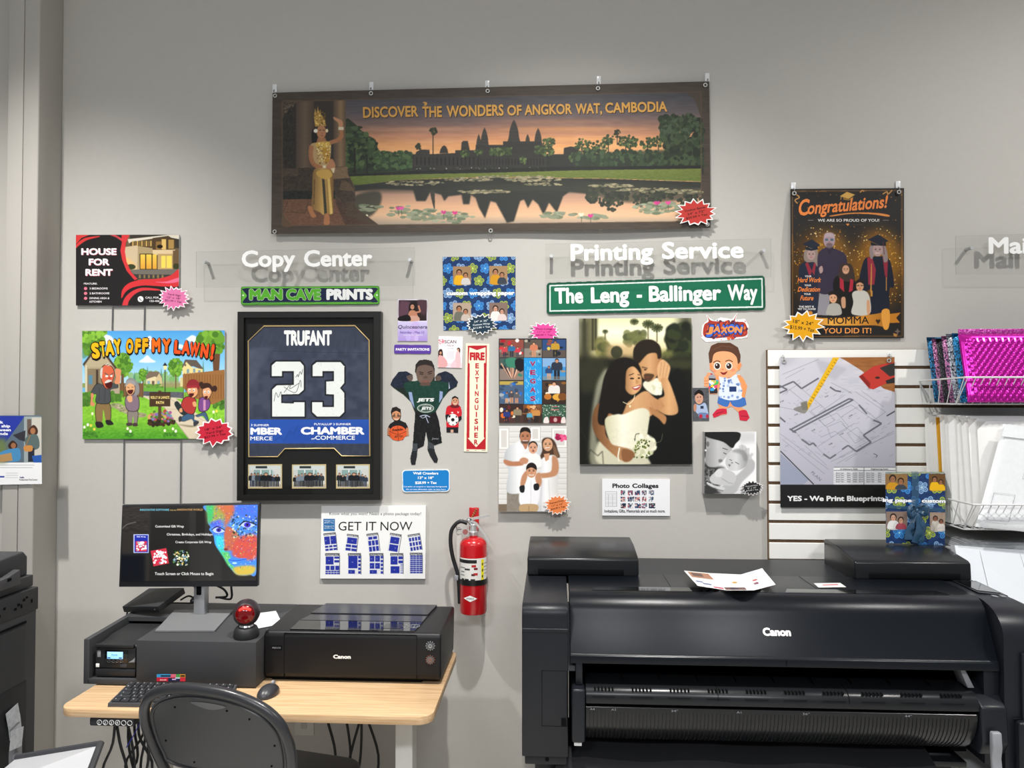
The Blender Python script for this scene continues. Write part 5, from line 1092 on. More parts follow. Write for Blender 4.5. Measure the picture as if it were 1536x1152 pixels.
# name post and flowers
P.scat((715, 860, 955, 935), 90, (10, 18), ['3a2a20', '2e2a1c', '4a3424'], 17, inside=lambda a, b_: ((a-835)/122)**2+((b_-905)/36)**2 < 1)
P.scat((720, 800, 950, 900), 90, (8, 15), ['4f7a30', '3f6a2a', 'b04a48', 'c8784a', '8a6aa8', 'd0a060', 'a85a8a', '6a90a8'], 18, inside=lambda a, b_: ((a-835)/115)**2+((b_-860)/58)**2 < 1)
P.R(810, 625, 838, 880, '5a4432').P([(733, 642), (920, 640), (918, 765), (733, 768)], '4a3626').L([(733, 643), (920, 641)], 4, '2c1e14').T("KELLY & LANG'S", 745, 910, 698, 24, 'e8d080', .025).T('PATH', 792, 862, 745, 26, 'e8d080', .025)
for x, y in ((157, 950), (215, 935), (245, 968), (187, 928), (540, 962), (565, 985), (870, 980), (942, 965), (967, 985), (1302, 815), (1328, 808), (228, 830)):
    P.L([(x, y), (x+3, y+60)], 4, '3c7a28'); P.E(x, y, 11, 14, ['f4f0d0', 'f8f4e8', 'f0d850'][x % 3])
P.scat((150, 990, 290, 1040), 50, (8, 14), ['3f7a28', '4f8a30'], 19, flat=.6).scat((520, 1000, 590, 1030), 20, (7, 12), ['3f7a28'], 20, flat=.6).scat((850, 1000, 980, 1030), 24, (7, 12), ['3f7a28'], 22, flat=.6)
def ol(pts, col, w=5): P.C([(x, y) for x, y in pts], '231c1a'); cx = sum(p[0] for p in pts)/len(pts); cy = sum(p[1] for p in pts)/len(pts); s_ = lambda p: (cx+(p[0]-cx)*(1-w/max(20, abs(p[0]-cx)+18)), cy+(p[1]-cy)*(1-w/max(20, abs(p[1]-cy)+18))); P.C([s_(p) for p in pts], col)
# shouting old man
ol([(262, 740), (380, 740), (392, 880), (350, 895), (325, 790), (310, 910), (262, 910)], '8a7048'); P.C([(255, 905), (310, 905), (325, 945), (270, 955)], '2a2626').C([(345, 890), (390, 890), (415, 925), (360, 930)], '2a2626')
ol([(215, 640), (270, 560), (340, 580), (440, 555), (455, 600), (390, 620), (385, 735), (262, 735), (262, 660), (235, 660)], '4c4f50'); P.L([(290, 600), (285, 720)], 3, '2a2c2c').L([(340, 610), (335, 725)], 3, '2a2c2c')
P.C([(215, 650), (240, 660), (230, 720), (250, 740), (235, 765), (210, 750), (215, 700)], 'd88a64').C([(425, 560), (440, 500), (430, 470), (435, 430), (480, 440), (480, 480), (470, 560)], 'dc9068')
ol([(300, 500), (305, 430), (340, 395), (400, 410), (425, 470), (410, 540), (395, 600), (350, 610), (320, 570)], 'd86848'); P.C([(298, 500), (300, 440), (320, 420), (316, 470), (312, 520)], 'd0ccc4').L([(345, 400), (370, 380)], 8, 'c8c4bc').L([(360, 405), (395, 395)], 7, 'c8c4bc'); P.E(355, 498, 14, 9, 'f8f4ec').E(395, 495, 12, 9, 'f8f4ec').L([(335, 470), (372, 490)], 9, '6a5a50').L([(415, 468), (385, 490)], 9, '6a5a50').E(380, 517, 14, 17, 'c84838').C([(340, 560), (370, 535), (400, 550), (395, 600), (355, 600)], '501818').C([(335, 552), (370, 528), (402, 540), (385, 548), (350, 560)], 'd8d4cc')
# laughing old woman
ol([(545, 800), (630, 800), (625, 920), (600, 925), (590, 840), (575, 920), (545, 920)], '8a8078'); P.C([(530, 915), (580, 912), (578, 935), (535, 938)], '4a3a38').C([(590, 915), (625, 915), (628, 940), (588, 940)], '4a3a38')
ol([(515, 740), (530, 670), (590, 650), (640, 690), (635, 800), (545, 805)], '84707c'); P.C([(525, 560), (550, 515), (600, 525), (640, 580), (640, 650), (600, 670), (600, 600)], '8c8a8a'); ol([(520, 600), (540, 545), (595, 560), (608, 620), (580, 665), (540, 660)], 'e0a878'); P.C([(515, 590), (545, 535), (600, 545), (605, 580), (560, 560)], '9a9898').C([(540, 625), (590, 620), (575, 655), (548, 650)], '501c1c').L([(538, 595), (555, 600)], 4, '2a1c18').L([(575, 595), (592, 596)], 4, '2a1c18').C([(535, 680), (575, 670), (582, 720), (548, 725)], 'dfa678')
# running children
P.C([(985, 925), (1110, 935), (1180, 930), (1100, 950)], '8c8268', 2)
ol([(1030, 850), (1070, 820), (1130, 840), (1130, 880), (1165, 900), (1140, 935), (1110, 880), (1040, 900), (1000, 890), (1010, 860)], '3f5f7c'); P.C([(1125, 905), (1165, 895), (1170, 915), (1130, 942)], '3a3a40').C([(990, 870), (1010, 850), (1020, 880), (1000, 905)], '3a3a40')
ol([(1005, 790), (1040, 690), (1110, 680), (1150, 720), (1130, 830), (1060, 825)], 'b03a38'); P.C([(955, 750), (985, 720), (1040, 800), (1070, 830), (1020, 840)], '2c3434').C([(1000, 790), (1020, 780), (1025, 815), (1000, 815)], 'e0a070').C([(1115, 730), (1145, 725), (1150, 765), (1125, 765)], 'e0a070')
ol([(1062, 630), (1080, 590), (1150, 590), (1165, 650), (1130, 690), (1090, 680)], 'e2a272'); P.C([(1065, 600), (1080, 540), (1130, 525), (1175, 560), (1175, 620), (1150, 600)], '8c2a30').R(1068, 580, 1160, 600, 'a03038'); P.E(1090, 622, 10, 13, 'f8f4ec').E(1128, 622, 10, 13, 'f8f4ec').E(1092, 624, 4, 6, '1c1414').E(1126, 624, 4, 6, '1c1414').C([(1085, 652), (1130, 652), (1110, 682), (1092, 675)], '501c1c')
ol([(1180, 830), (1230, 815), (1260, 890), (1240, 895), (1210, 850), (1160, 860), (1140, 845)], '46607c'); ol([(1165, 780), (1180, 690), (1250, 690), (1275, 740), (1250, 800), (1190, 815)], '7a4a88'); P.R(1210, 710, 1232, 800, 'c890b0'); ol([(1200, 640), (1215, 590), (1270, 590), (1288, 640), (1250, 705), (1215, 690)], 'e0a478'); P.C([(1185, 600), (1200, 565), (1260, 560), (1295, 600), (1290, 640), (1260, 600), (1210, 610)], '3c2620').E(1193, 570, 20, 24, '3c2620').E(1312, 608, 22, 28, '3c2620').E(1225, 638, 10, 13, 'f8f4ec').E(1258, 638, 10, 13, 'f8f4ec').E(1226, 640, 4, 5, '1c1414').E(1257, 640, 4, 5, '1c1414').C([(1222, 678), (1250, 674), (1245, 700), (1226, 698)], '501c1c')
for w_, lets, cA in ((0, (('S', 228, 300, 345, 140, .12), ('T', 305, 352, 330, 140, .12), ('A', 345, 425, 318, 135, .06), ('Y', 425, 490, 306, 135, .1)), 'f2b81c'), (1, (('O', 525, 590, 296, 130, 0), ('F', 605, 655, 292, 128, -.03), ('F', 668, 720, 288, 128, -.03)), 'f0a818'), (2, (('M', 755, 830, 286, 125, 0), ('Y', 845, 920, 290, 125, -.02)), 'ee6a1c'), (3, (('L', 950, 1010, 298, 122, -.06), ('A', 1015, 1090, 304, 124, -.07), ('W', 1085, 1170, 318, 126, -.1), ('N', 1180, 1250, 332, 128, -.12), ('!', 1268, 1296, 350, 140, -.14)), 'ea5220')):
    for t, x0, x1, bs, cpx, tl in lets: P.T(t, x0+3, x1+3, bs+6, cpx, '1c1612', .05, 0, -tl, .07, '1c1612', lv=1)
    for t, x0, x1, bs, cpx, tl in lets: P.T(t, x0, x1, bs, cpx, cA, .05, 0, -tl)
P.build('printed_board', ys)
wire_stake(ys, 186, 271.5, 656, 756, 659.5)
starburst(321.5, 648, 33, 23, 13, 8, 'c2263a', ['18" x 24"', 'Yard Sign', '$27.99 + Tax'], 'red starburst price tag at the lower right corner of the cartoon lawn sign', -.026, -.18, '5a0c18', 3.2, .2)
# ------------------------------------------------------------------ clear acrylic signs with raised white lettering
ACR = clearmat('clear_acrylic', (.965, .97, .965), .9, .01); ACE = clearmat('acrylic_edge', (.78, .80, .78), 1.2, .1)
ACK = clearmat('acrylic_back', (.99, .99, .99), .15, .01)
LETM = mat('white_vinyl_letter', 'f4f4f2', .4, spec=.3)
def acrylic_sign(label, c4, words, posts):
    o = thing('acrylic_sign', label, 'sign', tuple(WY(np.mean([p[0] for p in c4]), c4[2][1], 0)))
    f = [WY(x, y, -.040) for x, y in c4]; k = [(p[0], -.035, p[2]) for p in f]
    b = MB(); b.add([tuple(p) for p in f]+k, [(3, 2, 1, 0)], 0); b.add(k, [(0, 1, 2, 3)], 2)
    b.add([tuple(p) for p in f]+k, [(0, 1, 5, 4), (1, 2, 6, 5), (2, 3, 7, 6), (3, 0, 4, 7)], 1); b.build('clear_board', [ACR, ACE, ACK], o)
    for t, x0, x1, bs, cp_, rot in words:
        v, tt = place_text(t, x0, x1, bs, cp_, .026, 0, rot); n = len(v)
        A = WY(v[:, 0], v[:, 1], -.0420-strokes(v, t)*4); B = WY(v[:, 0], v[:, 1], -.0402); B[:, 0] = A[:, 0]; B[:, 2] = A[:, 2]
        e = np.concatenate([tt[:, [0, 1]], tt[:, [1, 2]], tt[:, [2, 0]]]); key = np.minimum(e[:, 0], e[:, 1])*n+np.maximum(e[:, 0], e[:, 1]); uq, ix, ct = np.unique(key, return_index=True, return_counts=True)
        MB().add([tuple(p) for p in A]+[tuple(p) for p in B], [tuple(q) for q in tt]+[(a+n, c+n, c, a) for a, c in e[ix[ct == 1]]]).build('lettering', LETM, o)
    for x, y in posts:
        c = WY(x, y, -.042); MB().cyl((c[0], -.0005, c[2]), (c[0], -.0345, c[2]), .0065, 20).cyl((c[0], -.040, c[2]), (c[0], -.045, c[2]), .0068, 20).build('standoff', mat('steel_standoff', 'c6c7c8', .35, metal=.45), o)
acrylic_sign('clear acrylic Copy Center sign above the framed jersey', [(294, 377.5), (622, 371), (622, 428), (294, 431)], [('Copy', 362.5, 443, 400.8, 25, -.01), ('Center', 456, 558.5, 400.2, 25, -.01)], [(306, 392.5), (614.5, 389.5)])
acrylic_sign('clear acrylic Printing Service sign above the green street sign', [(818, 366), (1156.5, 358), (1157, 415.5), (818, 417.5)], [('Printing', 856, 980, 391.5, 25.5, -.0165), ('Service', 993, 1115.5, 388.6, 25.5, -.012)], [(827, 384), (1145.5, 375.5)])
acrylic_sign('clear acrylic sign starting with Mai at the right edge', [(1433.6, 354), (1700, 346), (1700, 411), (1434.5, 411)], [('Mail', 1483, 1550, 380.8, 25, -.008)], [(1457.5, 371.5)])
# ------------------------------------------------------------------ street style signs
def plate(name, label, cat, c4, front, back, base, res=2, edge=None, mt=GL, group=None, r=0, mask=None):
    if r:
        (x0, y0), (x1, y1), (x2, y2), (x3, y3) = c4; m = []
        for cx, cy, a0 in ((x0+r, y0+r, 180), (x1-r, y1+r, 270), (x2-r, y2-r, 0), (x3+r, y3-r, 90)):
            for k in range(6): a = math.radians(a0+18*k); m.append((cx+r*math.cos(a), cy+r*math.sin(a)))
        mask = m
    P = Print(c4, front=front, back=back, res=res, base=base, edge=edge, mask=mask, mat=mt); P._m = (name, label, cat, group); return P
def done(P): n, l, c, g = P._m; return P.build(n, None, l, c, g)
K = 520/1536
P = plate('street_sign', 'green bordered Man Cave Prints sign above the framed jersey', 'sign', [(361.2, 430), (569, 428.8), (569.4, 456.5), (361.4, 458)], -.006, -.001, '5fae3a', 3, r=4).at(280, 340, K)
P.P([(243, 266), (850, 264), (851, 344), (243, 346)], '2f5a28').P([(246, 268), (848, 266), (849, 341), (246, 343)], '63b53c').C([(252, 274), (330, 272), (780, 270), (842, 272), (842, 285), (828, 305), (843, 325), (842, 336), (780, 336), (300, 339), (252, 338), (252, 326), (266, 306), (252, 286)], '1c2440').L([(285, 272), (820, 270)], 2, '63b53c').L([(285, 336), (820, 334)], 2, '63b53c').E(250, 304, 4, 4, 'd8e8d0').E(843, 303, 4, 4, 'd8e8d0')
P.T('MAN', 277, 425, 326, 50, '58a832', .055, 0, -.005, .018, 'cfe0c4').T('CAVE', 441, 595, 326, 50, '58a832', .055, 0, -.005, .018, 'cfe0c4').T('PRINTS', 619, 826, 325, 49, 'e8eae8', .055, 0, -.004); done(P)
K = 320/1536
P = plate('street_sign', 'long green The Leng - Ballinger Way street sign under the clear Printing Service sign', 'sign', [(820, 424), (1147.5, 413.3), (1148, 465), (820, 471.3)], -.006, -.001, '0e4f38', 2, r=6)
P.P([(824, 427.5), (1144, 417), (1144.5, 461.5), (824, 467.5)], 'e4ebe6').P([(826, 429.5), (1142, 419.2), (1142.5, 459.2), (826, 465.5)], '12694a')
for t, x0, x1, bs in (('The', 832, 875, 455.8), ('Leng', 886.5, 944, 454.8), ('-', 955, 963, 453), ('Ballinger', 973.5, 1082, 452.8), ('Way', 1091.5, 1136.5, 450.8)): P.T(t, x0, x1, bs, 24 if t != '-' else 24, 'eef2ee', .03, 0, -.021) if t != '-' else P.R(x0, 442, x1, 446.5, 'eef2ee')
done(P)
K = 180/768
P = plate('fire_extinguisher_sign', 'tall cream and red fire extinguisher sign with a down arrow', 'sign', fr([(549, 363), (700, 366), (687, 1058), (537, 1055)], 570, 430, K), -.003, -.0005, 'eeeed2', 3).at(570, 430, K)
P.P([(562, 378), (684, 376), (676, 1042), (553, 1040)], 'b8222c').P([(572, 388), (620, 406), (676, 388), (676, 487), (665, 490), (664, 965), (672, 968), (615, 1028), (560, 968), (572, 968), (574, 492), (566, 488)], 'eeeed2')
P.T('FIRE', 574, 670, 472, 52, 'c02630', .05); 
for i, c in enumerate('EXTINGUISHER'): w_ = 8 if c == 'I' else 24; P.T(c, 622-w_/2-i*.7, 622+w_/2-i*.7, 523+i*44.4, 33, 'c02630', .03)
P.R(553, 1046, 570, 1050, 'c02630').R(608, 1046, 616, 1049, '907070').R(650, 1046, 676, 1049, '907070'); done(P)
# ------------------------------------------------------------------ framed jersey
K = 260/908
fj = thing('framed_jersey', 'navy number 23 football jersey in a large black shadow box frame', 'framed jersey', tuple(WY(463, 751, 0)))
o4 = [(356.2, 467.5), (571.3, 467), (570.5, 750), (355.2, 751)]; i4 = [(365.5, 476.5), (560.5, 476), (560, 742), (365, 742.5)]
fo = [WY(x, y, -.040) for x, y in o4]; fi = [WY(x, y, -.040) for x, y in i4]
vs = [tuple(p) for p in fo+fi]+[(p[0], -.001, p[2]) for p in fo]+[(p[0], -.030, p[2]) for p in fi]; fs = []
for k in range(4): j = (k+1) % 4; fs += [(k, 4+k, 4+j, j), (k, j, 8+j, 8+k), (4+k, 12+k, 12+j, 4+j)]
MB().add(vs, fs+[(8, 9, 10, 11)]).build('frame', mat('black_frame_wood', '1b1a19', .4, spec=.35), fj)
P = Print([(365.5, 476.5), (560.5, 476), (560, 742), (365, 742.5)], front=-.024, back=-.023, res=1.4, base='161514', mat=MT).at(340, 440, K); P.N(.008, 10, 10, 2); P.L([(90, 1055), (768, 1050)], 3, '0c0c0c')
P.build('mat_board', fj)
jm = fr([(114, 250), (195, 172), (672, 170), (746, 246), (750, 852), (603, 852), (563, 812), (305, 814), (268, 856), (116, 856)], 340, 440, K)
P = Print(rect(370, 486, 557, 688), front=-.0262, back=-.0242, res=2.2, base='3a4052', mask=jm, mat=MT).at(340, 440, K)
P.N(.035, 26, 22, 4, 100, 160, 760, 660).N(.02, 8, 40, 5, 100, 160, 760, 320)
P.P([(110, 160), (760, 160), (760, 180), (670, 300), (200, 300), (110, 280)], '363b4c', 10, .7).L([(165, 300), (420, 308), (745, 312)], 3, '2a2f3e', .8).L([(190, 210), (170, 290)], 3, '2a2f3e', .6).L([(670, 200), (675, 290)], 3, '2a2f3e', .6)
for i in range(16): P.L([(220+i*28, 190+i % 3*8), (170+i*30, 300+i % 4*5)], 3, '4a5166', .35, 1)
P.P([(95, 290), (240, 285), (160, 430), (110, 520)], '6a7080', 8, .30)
P.R(100, 661, 760, 786, '2450a8').P([(330, 700), (760, 690), (760, 786), (300, 786)], '1d459a', 12, .5).R(100, 790, 760, 870, '343a4a').N(.02, 10, 20, 9, 100, 780, 760, 860)
for D in (0, 1):
    c = '14161c' if D == 0 else 'e6e8e4'; g = 0 if D else 1
    P.P([(225+9*g-9 if 0 else (236-8*g), 378-8*g), (258-6*g, 358-8*g), (385+4*g, 358-8*g), (404+8*g, 380-4*g), (404+8*g, 505+4*g), (378+4*g, 528+6*g), (290+6*g, 528+8*g) if 0 else (286+8*g, 530+8*g), (286+8*g, 574-8*g) if 0 else (286+6*g, 575-6*g), (352-8*g, 577-6*g), (352-8*g, 570-8*g), (408+8*g, 570-8*g), (408+8*g, 646+8*g), (238-8*g, 646+8*g), (238-8*g, 505-4*g), (262-5*g, 482-8*g), (352-8*g, 480-8*g), (352-8*g, 408+8*g), (290+8*g, 408+8*g), (290+8*g, 434+8*g), (236-8*g, 434+8*g)], c)
    P.P([(450-8*g, 378-4*g), (472-5*g, 360-9*g), (596+4*g, 360-9*g), (616+8*g, 382-4*g), (616+8*g, 470+4*g), (594+9*g, 496), (616+8*g, 522-4*g), (616+8*g, 622+4*g), (592+4*g, 646+8*g), (474-4*g, 646+8*g), (448-8*g, 622+4*g), (448-8*g, 570-8*g), (502+8*g, 570-8*g), (502+8*g, 596-8*g), (562-8*g, 596-8*g), (562-8*g, 530+8*g), (522-8*g, 528+8*g), (522-8*g, 462-8*g), (562-8*g, 460-8*g), (562-8*g, 408+8*g), (502+8*g, 408+8*g), (502+8*g, 434+8*g), (450-8*g, 434+8*g)], c)
P.scat((236, 358, 620, 646), 160, (1.5, 3), ['ccd0ce', 'f4f4f2'], 3, inside=lambda a, b_: P.b[int(P.q((a, b_))[1]), int(P.q((a, b_))[0])].min() > .8)
for pts in ([(248, 566), (258, 520), (270, 545), (284, 515), (286, 540)], [(300, 520), (345, 462), (330, 500), (380, 470)], [(300, 490), (360, 520), (385, 455), (390, 492)], [(362, 440), (372, 425), (375, 438), (385, 410), (392, 424), (398, 398)]): P.L(pts, 2.2, '34363a', curve=True)
P.L([(250, 775), (280, 750), (300, 775), (330, 720), (350, 740), (375, 690)], 3, '1b3a80', .8)
P.T('TRUFANT', 300, 551, 274, 80, 'f0f0ee', .045); w_ = 'f2f4f8'
P.T('SUMNER', 142, 222, 696, 11, w_, .012).T('MBER', 124, 291, 741, 38, w_, .045).T('MERCE', 124, 240, 770, 20, w_, .012).T('PUYALLUP', 458, 552, 691, 11, w_, .012).T('SUMNER', 572, 652, 691, 11, w_, .012).T('CHAMBER', 388, 722, 740, 40, w_, .045).T('of', 442, 462, 766, 10, w_, .01, .3).T('COMMERCE', 464, 672, 767, 21, w_, .012)
for x, y in ((127, 690), (558, 686)): P.P([(x, y-6), (x+5, y-6), (x+9, y), (x+5, y+6), (x, y+6), (x+4, y)], w_)
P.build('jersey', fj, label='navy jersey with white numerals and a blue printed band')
b = MB(); b.tube([tuple(WY(x, y, -.0268)) for x, y in jm], .0028, 6, closed=True); b.build('gold_trim', mat('gold_trim', 'c8ac72', .4, metal=.3), fj)
for k, (x0, x1) in enumerate(((112, 290), (342, 521), (573, 750))):
    P = Print(fr([(x0, 897), (x1, 895), (x1, 1022), (x0, 1023)], 340, 440, K), front=-.0258, back=-.0238, res=3.2, base='c8b482', mat=GL).at(340, 440, K)
    P.R(x0+6, 902, x1-6, 1017, 'b9c4c4').R(x0+6, 902, x1-6, 930, 'cdd2d0').R(x0+40, 905, x0+100, 917, '2a3030').R(x0+30, 925, x1-50, 990, '8aa4a0').R(x0+64, 925, x0+70, 990, 'e4e6e4').R(x0+112, 925, x0+118, 990, 'e4e6e4').R(x0+6, 985, x1-6, 1017, 'b8ac98').R(x1-40, 920, x1-6, 1000, 'd0cec8').R(x0+6, 925, x0+30, 1000, 'c9c8c4')
    gg = random.Random(k)
    for i in range(9): P.person(x0+18+i*17, 1012, gg.uniform(56, 72), gg.choice(['c89878', 'a87858', 'd8ac8c']), '2a2220', gg.choice(['1c1e24', '2a3444', '16171a', '7a8490', '30363a']), gg.choice(['22252c', '3a4250']), 1.05)
    P.person(x0+94, 1014, 74, 'c89878', '2a2220', '14151a', '3a3a3c', 1.9); P.build('group_photo', fj)
b = MB(); gq = [WY(x, y, -.0315) for x, y in i4]; b.add([tuple(p) for p in gq], [(3, 2, 1, 0)]); b.build('glazing', clearmat('frame_glass', (.97, .98, .98), .8, .02), fj)
# ------------------------------------------------------------------ small cards
K = 180/768
P = plate('invitation_card', 'lilac invitation card with a photo of a girl in a dark gown', 'card', fr([(115, 82), (302, 82), (303, 348), (113, 348)], 570, 430, K), -.0035, -.0005, 'e4dcf0', 3.5).at(570, 430, K)
P.R(120, 86, 298, 218, '2a1c1c').C([(125, 100), (160, 90), (200, 110), (180, 180), (125, 200)], '5a3c4a', 6).C([(240, 90), (298, 95), (290, 180), (250, 160)], '4a3238', 6)
P.C([(185, 120), (205, 98), (235, 102), (240, 150), (250, 175), (232, 160), (190, 170)], '1c1210').face(207, 130, 16, 'c08a6c', '1c1210'); P.C([(185, 165), (205, 150), (230, 160), (245, 200), (240, 218), (180, 218)], 'b87e62').L([(228, 165), (258, 160), (246, 120)], 10, 'b87e62').C([(180, 190), (240, 188), (250, 218), (172, 218)], 'c89a86').C([(120, 195), (180, 180), (195, 218), (120, 218)], '120c0e')
P.R(115, 224, 303, 348, P.ramp([(0, 'cfc8e8'), (1, 'a890d4')], True, 224, 348)).C([(200, 240), (250, 230), (240, 345), (190, 345)], 'c4a8e0', 4, .6).E(180, 325, 16, 22, 'c8b8ec', 0, .6).E(232, 330, 14, 20, 'd0bcec', 0, .6)
P.T('Quinceanera', 113, 302, 268, 22, '4a4258', .012, .22).T('Saturday - May 12', 127, 284, 299, 15, '7a68b4', .015).T('Join us for Sophia', 150, 272, 313, 7, 'eee6fa', .015); done(P)
P = plate('sign_plate', 'purple Party Invitations label under the lilac card', 'sign', fr([(91, 371), (327, 373), (327, 430), (91, 428)], 570, 430, K), -.003, -.0005, '5b3d9c', 4, r=2.5).at(570, 430, K); P.T('PARTY INVITATIONS', 101, 317, 410, 17, 'f0ecf8', .035); done(P)
P = plate('invitation_card', 'white and pink scan me card with two women in gowns', 'card', fr([(376, 316), (530, 320), (524, 520), (370, 516)], 570, 430, K), -.0035, -.0005, 'f4f0f2', 3.5).at(570, 430, K)
P.scat((378, 335, 412, 365), 12, (3, 6), ['e08a9a', 'f0b0bc', 'd87888'], 3).R(374, 490, 526, 518, 'f0d8e0', 3).C([(372, 420), (385, 400), (400, 410), (402, 470), (375, 470)], '3a2420').face(388, 424, 9, 'd8a284', '3a2420'); P.C([(374, 445), (398, 442), (425, 470), (432, 500), (415, 517), (374, 517)], 'e0a8a8').C([(492, 400), (505, 390), (514, 405), (508, 430)], '3a2420').E(500, 406, 6, 9, 'd8a284').C([(486, 425), (508, 418), (516, 470), (512, 517), (480, 517)], 'e4c0c4').C([(460, 490), (480, 470), (490, 517), (455, 517)], 'ecc8d0')
P.R(424, 414, 476, 466, 'e2dfe4'); P.T('SCAN', 414, 488, 362, 20, '6a4a58', .012).T('Now', 430, 474, 382, 13, '9a7a88', 0, .25).T('to rsvp', 432, 470, 398, 6, '9a7a88'); done(P)
P = plate('sign_plate', 'blue Wall Crawlers price label below the printed boys', 'sign', [(603, 705), (674.5, 704), (674.5, 737.5), (603.5, 738.5)], -.004, -.0005, 'e9eff4', 3, r=5)
K = 170/816; P.at(580, 690, K); m_ = np.array(P.mask); c_m = m_.mean(0); P.at().P([tuple(c_m+(q-c_m)*np.array([.965, .93])) for q in m_], '1c7cc4').at(580, 690, K); w_ = 'f2f8fc'
P.T('Wall Crawlers', 190, 372, 105, 19, w_, .03).T('12" x 18"', 225, 338, 137, 18, w_, .03).T('$28.99 + Tax', 205, 360, 173, 19, w_, .03).T('Can print w/ original or alternate background.', 122, 436, 196, 9, w_, .012).T('Or cut into silhouette style, as seen here', 140, 424, 216, 9, w_, .012); done(P)
K = 200/1536
P = plate('package_sign', 'white Get It Now photo package board below the framed jersey', 'sign', fr([(170, 143), (1372, 145), (1366, 985), (155, 982)], 460, 740, K), -.012, -.0005, 'eeeeec', 2.4).at(460, 740, K)
P.T('Know what you want! Need a photo package today?', 262, 1320, 250, 32, '55585a', 0); 
for t, x0, x1 in (('GET', 365, 628), ('IT', 684, 800), ('NOW', 850, 1215)): P.T(t, x0, x1, 428, 100, '1c1c1e', 0, .03)
P.R(192, 294, 326, 436, '2a6aa4')
for i, t in enumerate(('Packages 1-5', '$9.99 + Tax', 'Packages 6-10', '$19.99 + Tax')): P.T(t, 205, 314, 322+i*24+(14 if i > 1 else 0), 14, 'd8e8f4', .01)
def pk(x, y, w, h, r, head, cells):
    c, s_ = math.cos(r), math.sin(r); f = lambda u, v: (x+u*w*c-v*h*s_, y+u*w*s_+v*h*c)
    P.P([f(0, 0), f(1, 0), f(1, 1), f(0, 1)], 'c9cbd2', 0, .35); P.P([f(0, 0), f(1, 0), f(1, .12), f(0, .12)], '5a5c60'); P.L([f(1, .1), f(1, 1)], 6, '3a3c44')
    P.T(head, *(f(.08, .10)[0], f(.08, .10)[0]+w*.8), f(.08, .10)[1], 12, 'e8e8e8', .01, 0, r)
    for a, b_, q_, d in cells: P.P([f(a, b_), f(q_, b_), f(q_, d), f(a, d)], '26339a'); P.T('5x7', f((a+q_)/2-.05, 0)[0]-6, f((a+q_)/2-.05, 0)[0]+10, f((a+q_)/2, (b_+d)/2)[1]+5, 9, 'b8c0ec', .01) if (q_-a)*(d-b_) > .08 else None
gc = lambda nx, ny, x0, y0, x1, y1, m=.03: [(x0+(x1-x0)*i/nx+m, y0+(y1-y0)*j/ny+m, x0+(x1-x0)*(i+1)/nx-m, y0+(y1-y0)*(j+1)/ny-m) for i in range(nx) for j in range(ny)]
pk(192, 462, 142, 210, -.1, 'Package One', gc(2, 1, 0, .16, 1, .66)+gc(3, 2, 0, .66, 1, 1)); pk(465, 466, 134, 196, .12, 'Package Two', gc(1, 1, .05, .16, .95, .58)+gc(2, 2, 0, .58, 1, 1)); pk(688, 468, 134, 214, -.12, 'Package Three', gc(2, 1, .1, .15, .9, .36)+gc(3, 2, .05, .36, .95, 1)); pk(962, 454, 134, 212, .16, 'Package Four', gc(1, 2, .08, .16, .9, 1)); pk(1162, 480, 142, 196, -.16, 'Package Five', gc(4, 3, .02, .16, 1, 1, .035))
pk(214, 690, 166, 246, 0, 'Package Six', gc(1, 1, 0, .12, .6, .56)+gc(1, 2, .6, .12, 1, .46)+gc(3, 1, 0, .56, 1, .82)+gc(5, 2, 0, .80, 1, 1, .015)); pk(476, 690, 150, 244, 0, 'Package Seven', gc(1, 1, 0, .1, .76, .74)+gc(1, 5, .76, .1, 1, 1)+gc(1, 1, 0, .76, .56, 1)); pk(722, 690, 162, 244, 0, 'Package Eight', gc(2, 2, 0, .1, .78, .76)+gc(1, 5, .78, .1, 1, 1)+gc(1, 1, 0, .76, .56, 1)); pk(962, 690, 150, 238, 0, 'Package Nine', gc(1, 1, 0, .12, .6, .58)+gc(1, 2, .6, .12, 1, .52)+gc(1, 5, .76, .52, 1, 1)+gc(1, 1, 0, .6, .74, 1)); pk(1190, 684, 144, 240, 0, 'Package Ten', gc(4, 9, 0, .12, 1, 1, .012)); done(P)
P = plate('collage_sign', 'white Photo Collages board below the wedding canvas', 'sign', fr([(624, 895), (990, 897), (990, 1094), (624, 1092)], 730, 470, 320/1152), -.008, -.0005, 'efeff1', 3).at(730, 470, 320/1152)
P.T('Photo', 679, 772, 943, 24, '1c1c20', .03).T('Collages', 786, 928, 943, 24, '1c1c20', .03).T('Invitations, Gifts, Memorials and so much more.', 636, 964, 1076, 17, '2c2c30', .018)
P.R(640, 962, 703, 1044, '8a8c90').R(642, 964, 701, 1042, 'f2f2f2')
for i in range(9): P.L([(644, 972+i*8), (699, 972+i*8)], 1.5, 'a0a2a8')
for x in (658, 680): P.L([(x, 978), (x, 1040)], 2, '9a9ca4')
gg = random.Random(4)
for j in range(3):
    for i in range(5):
        x, y = 724+i*38, 956+j*35; w = gg.choice([24, 28, 34]); P.R(x, y, x+w, y+26, gg.choice(['4a6080', '2c2e38', '8a98a8', 'b89898', '7a6a7a']))
        for _ in range(14): P.E(x+gg.uniform(2, w-2), y+gg.uniform(2, 24), 4, 4, gg.choice(['e8e8ec', '2a3458', 'c04858', 'e0b8a8', '203050', 'f4f4f4', '505860']))
done(P)
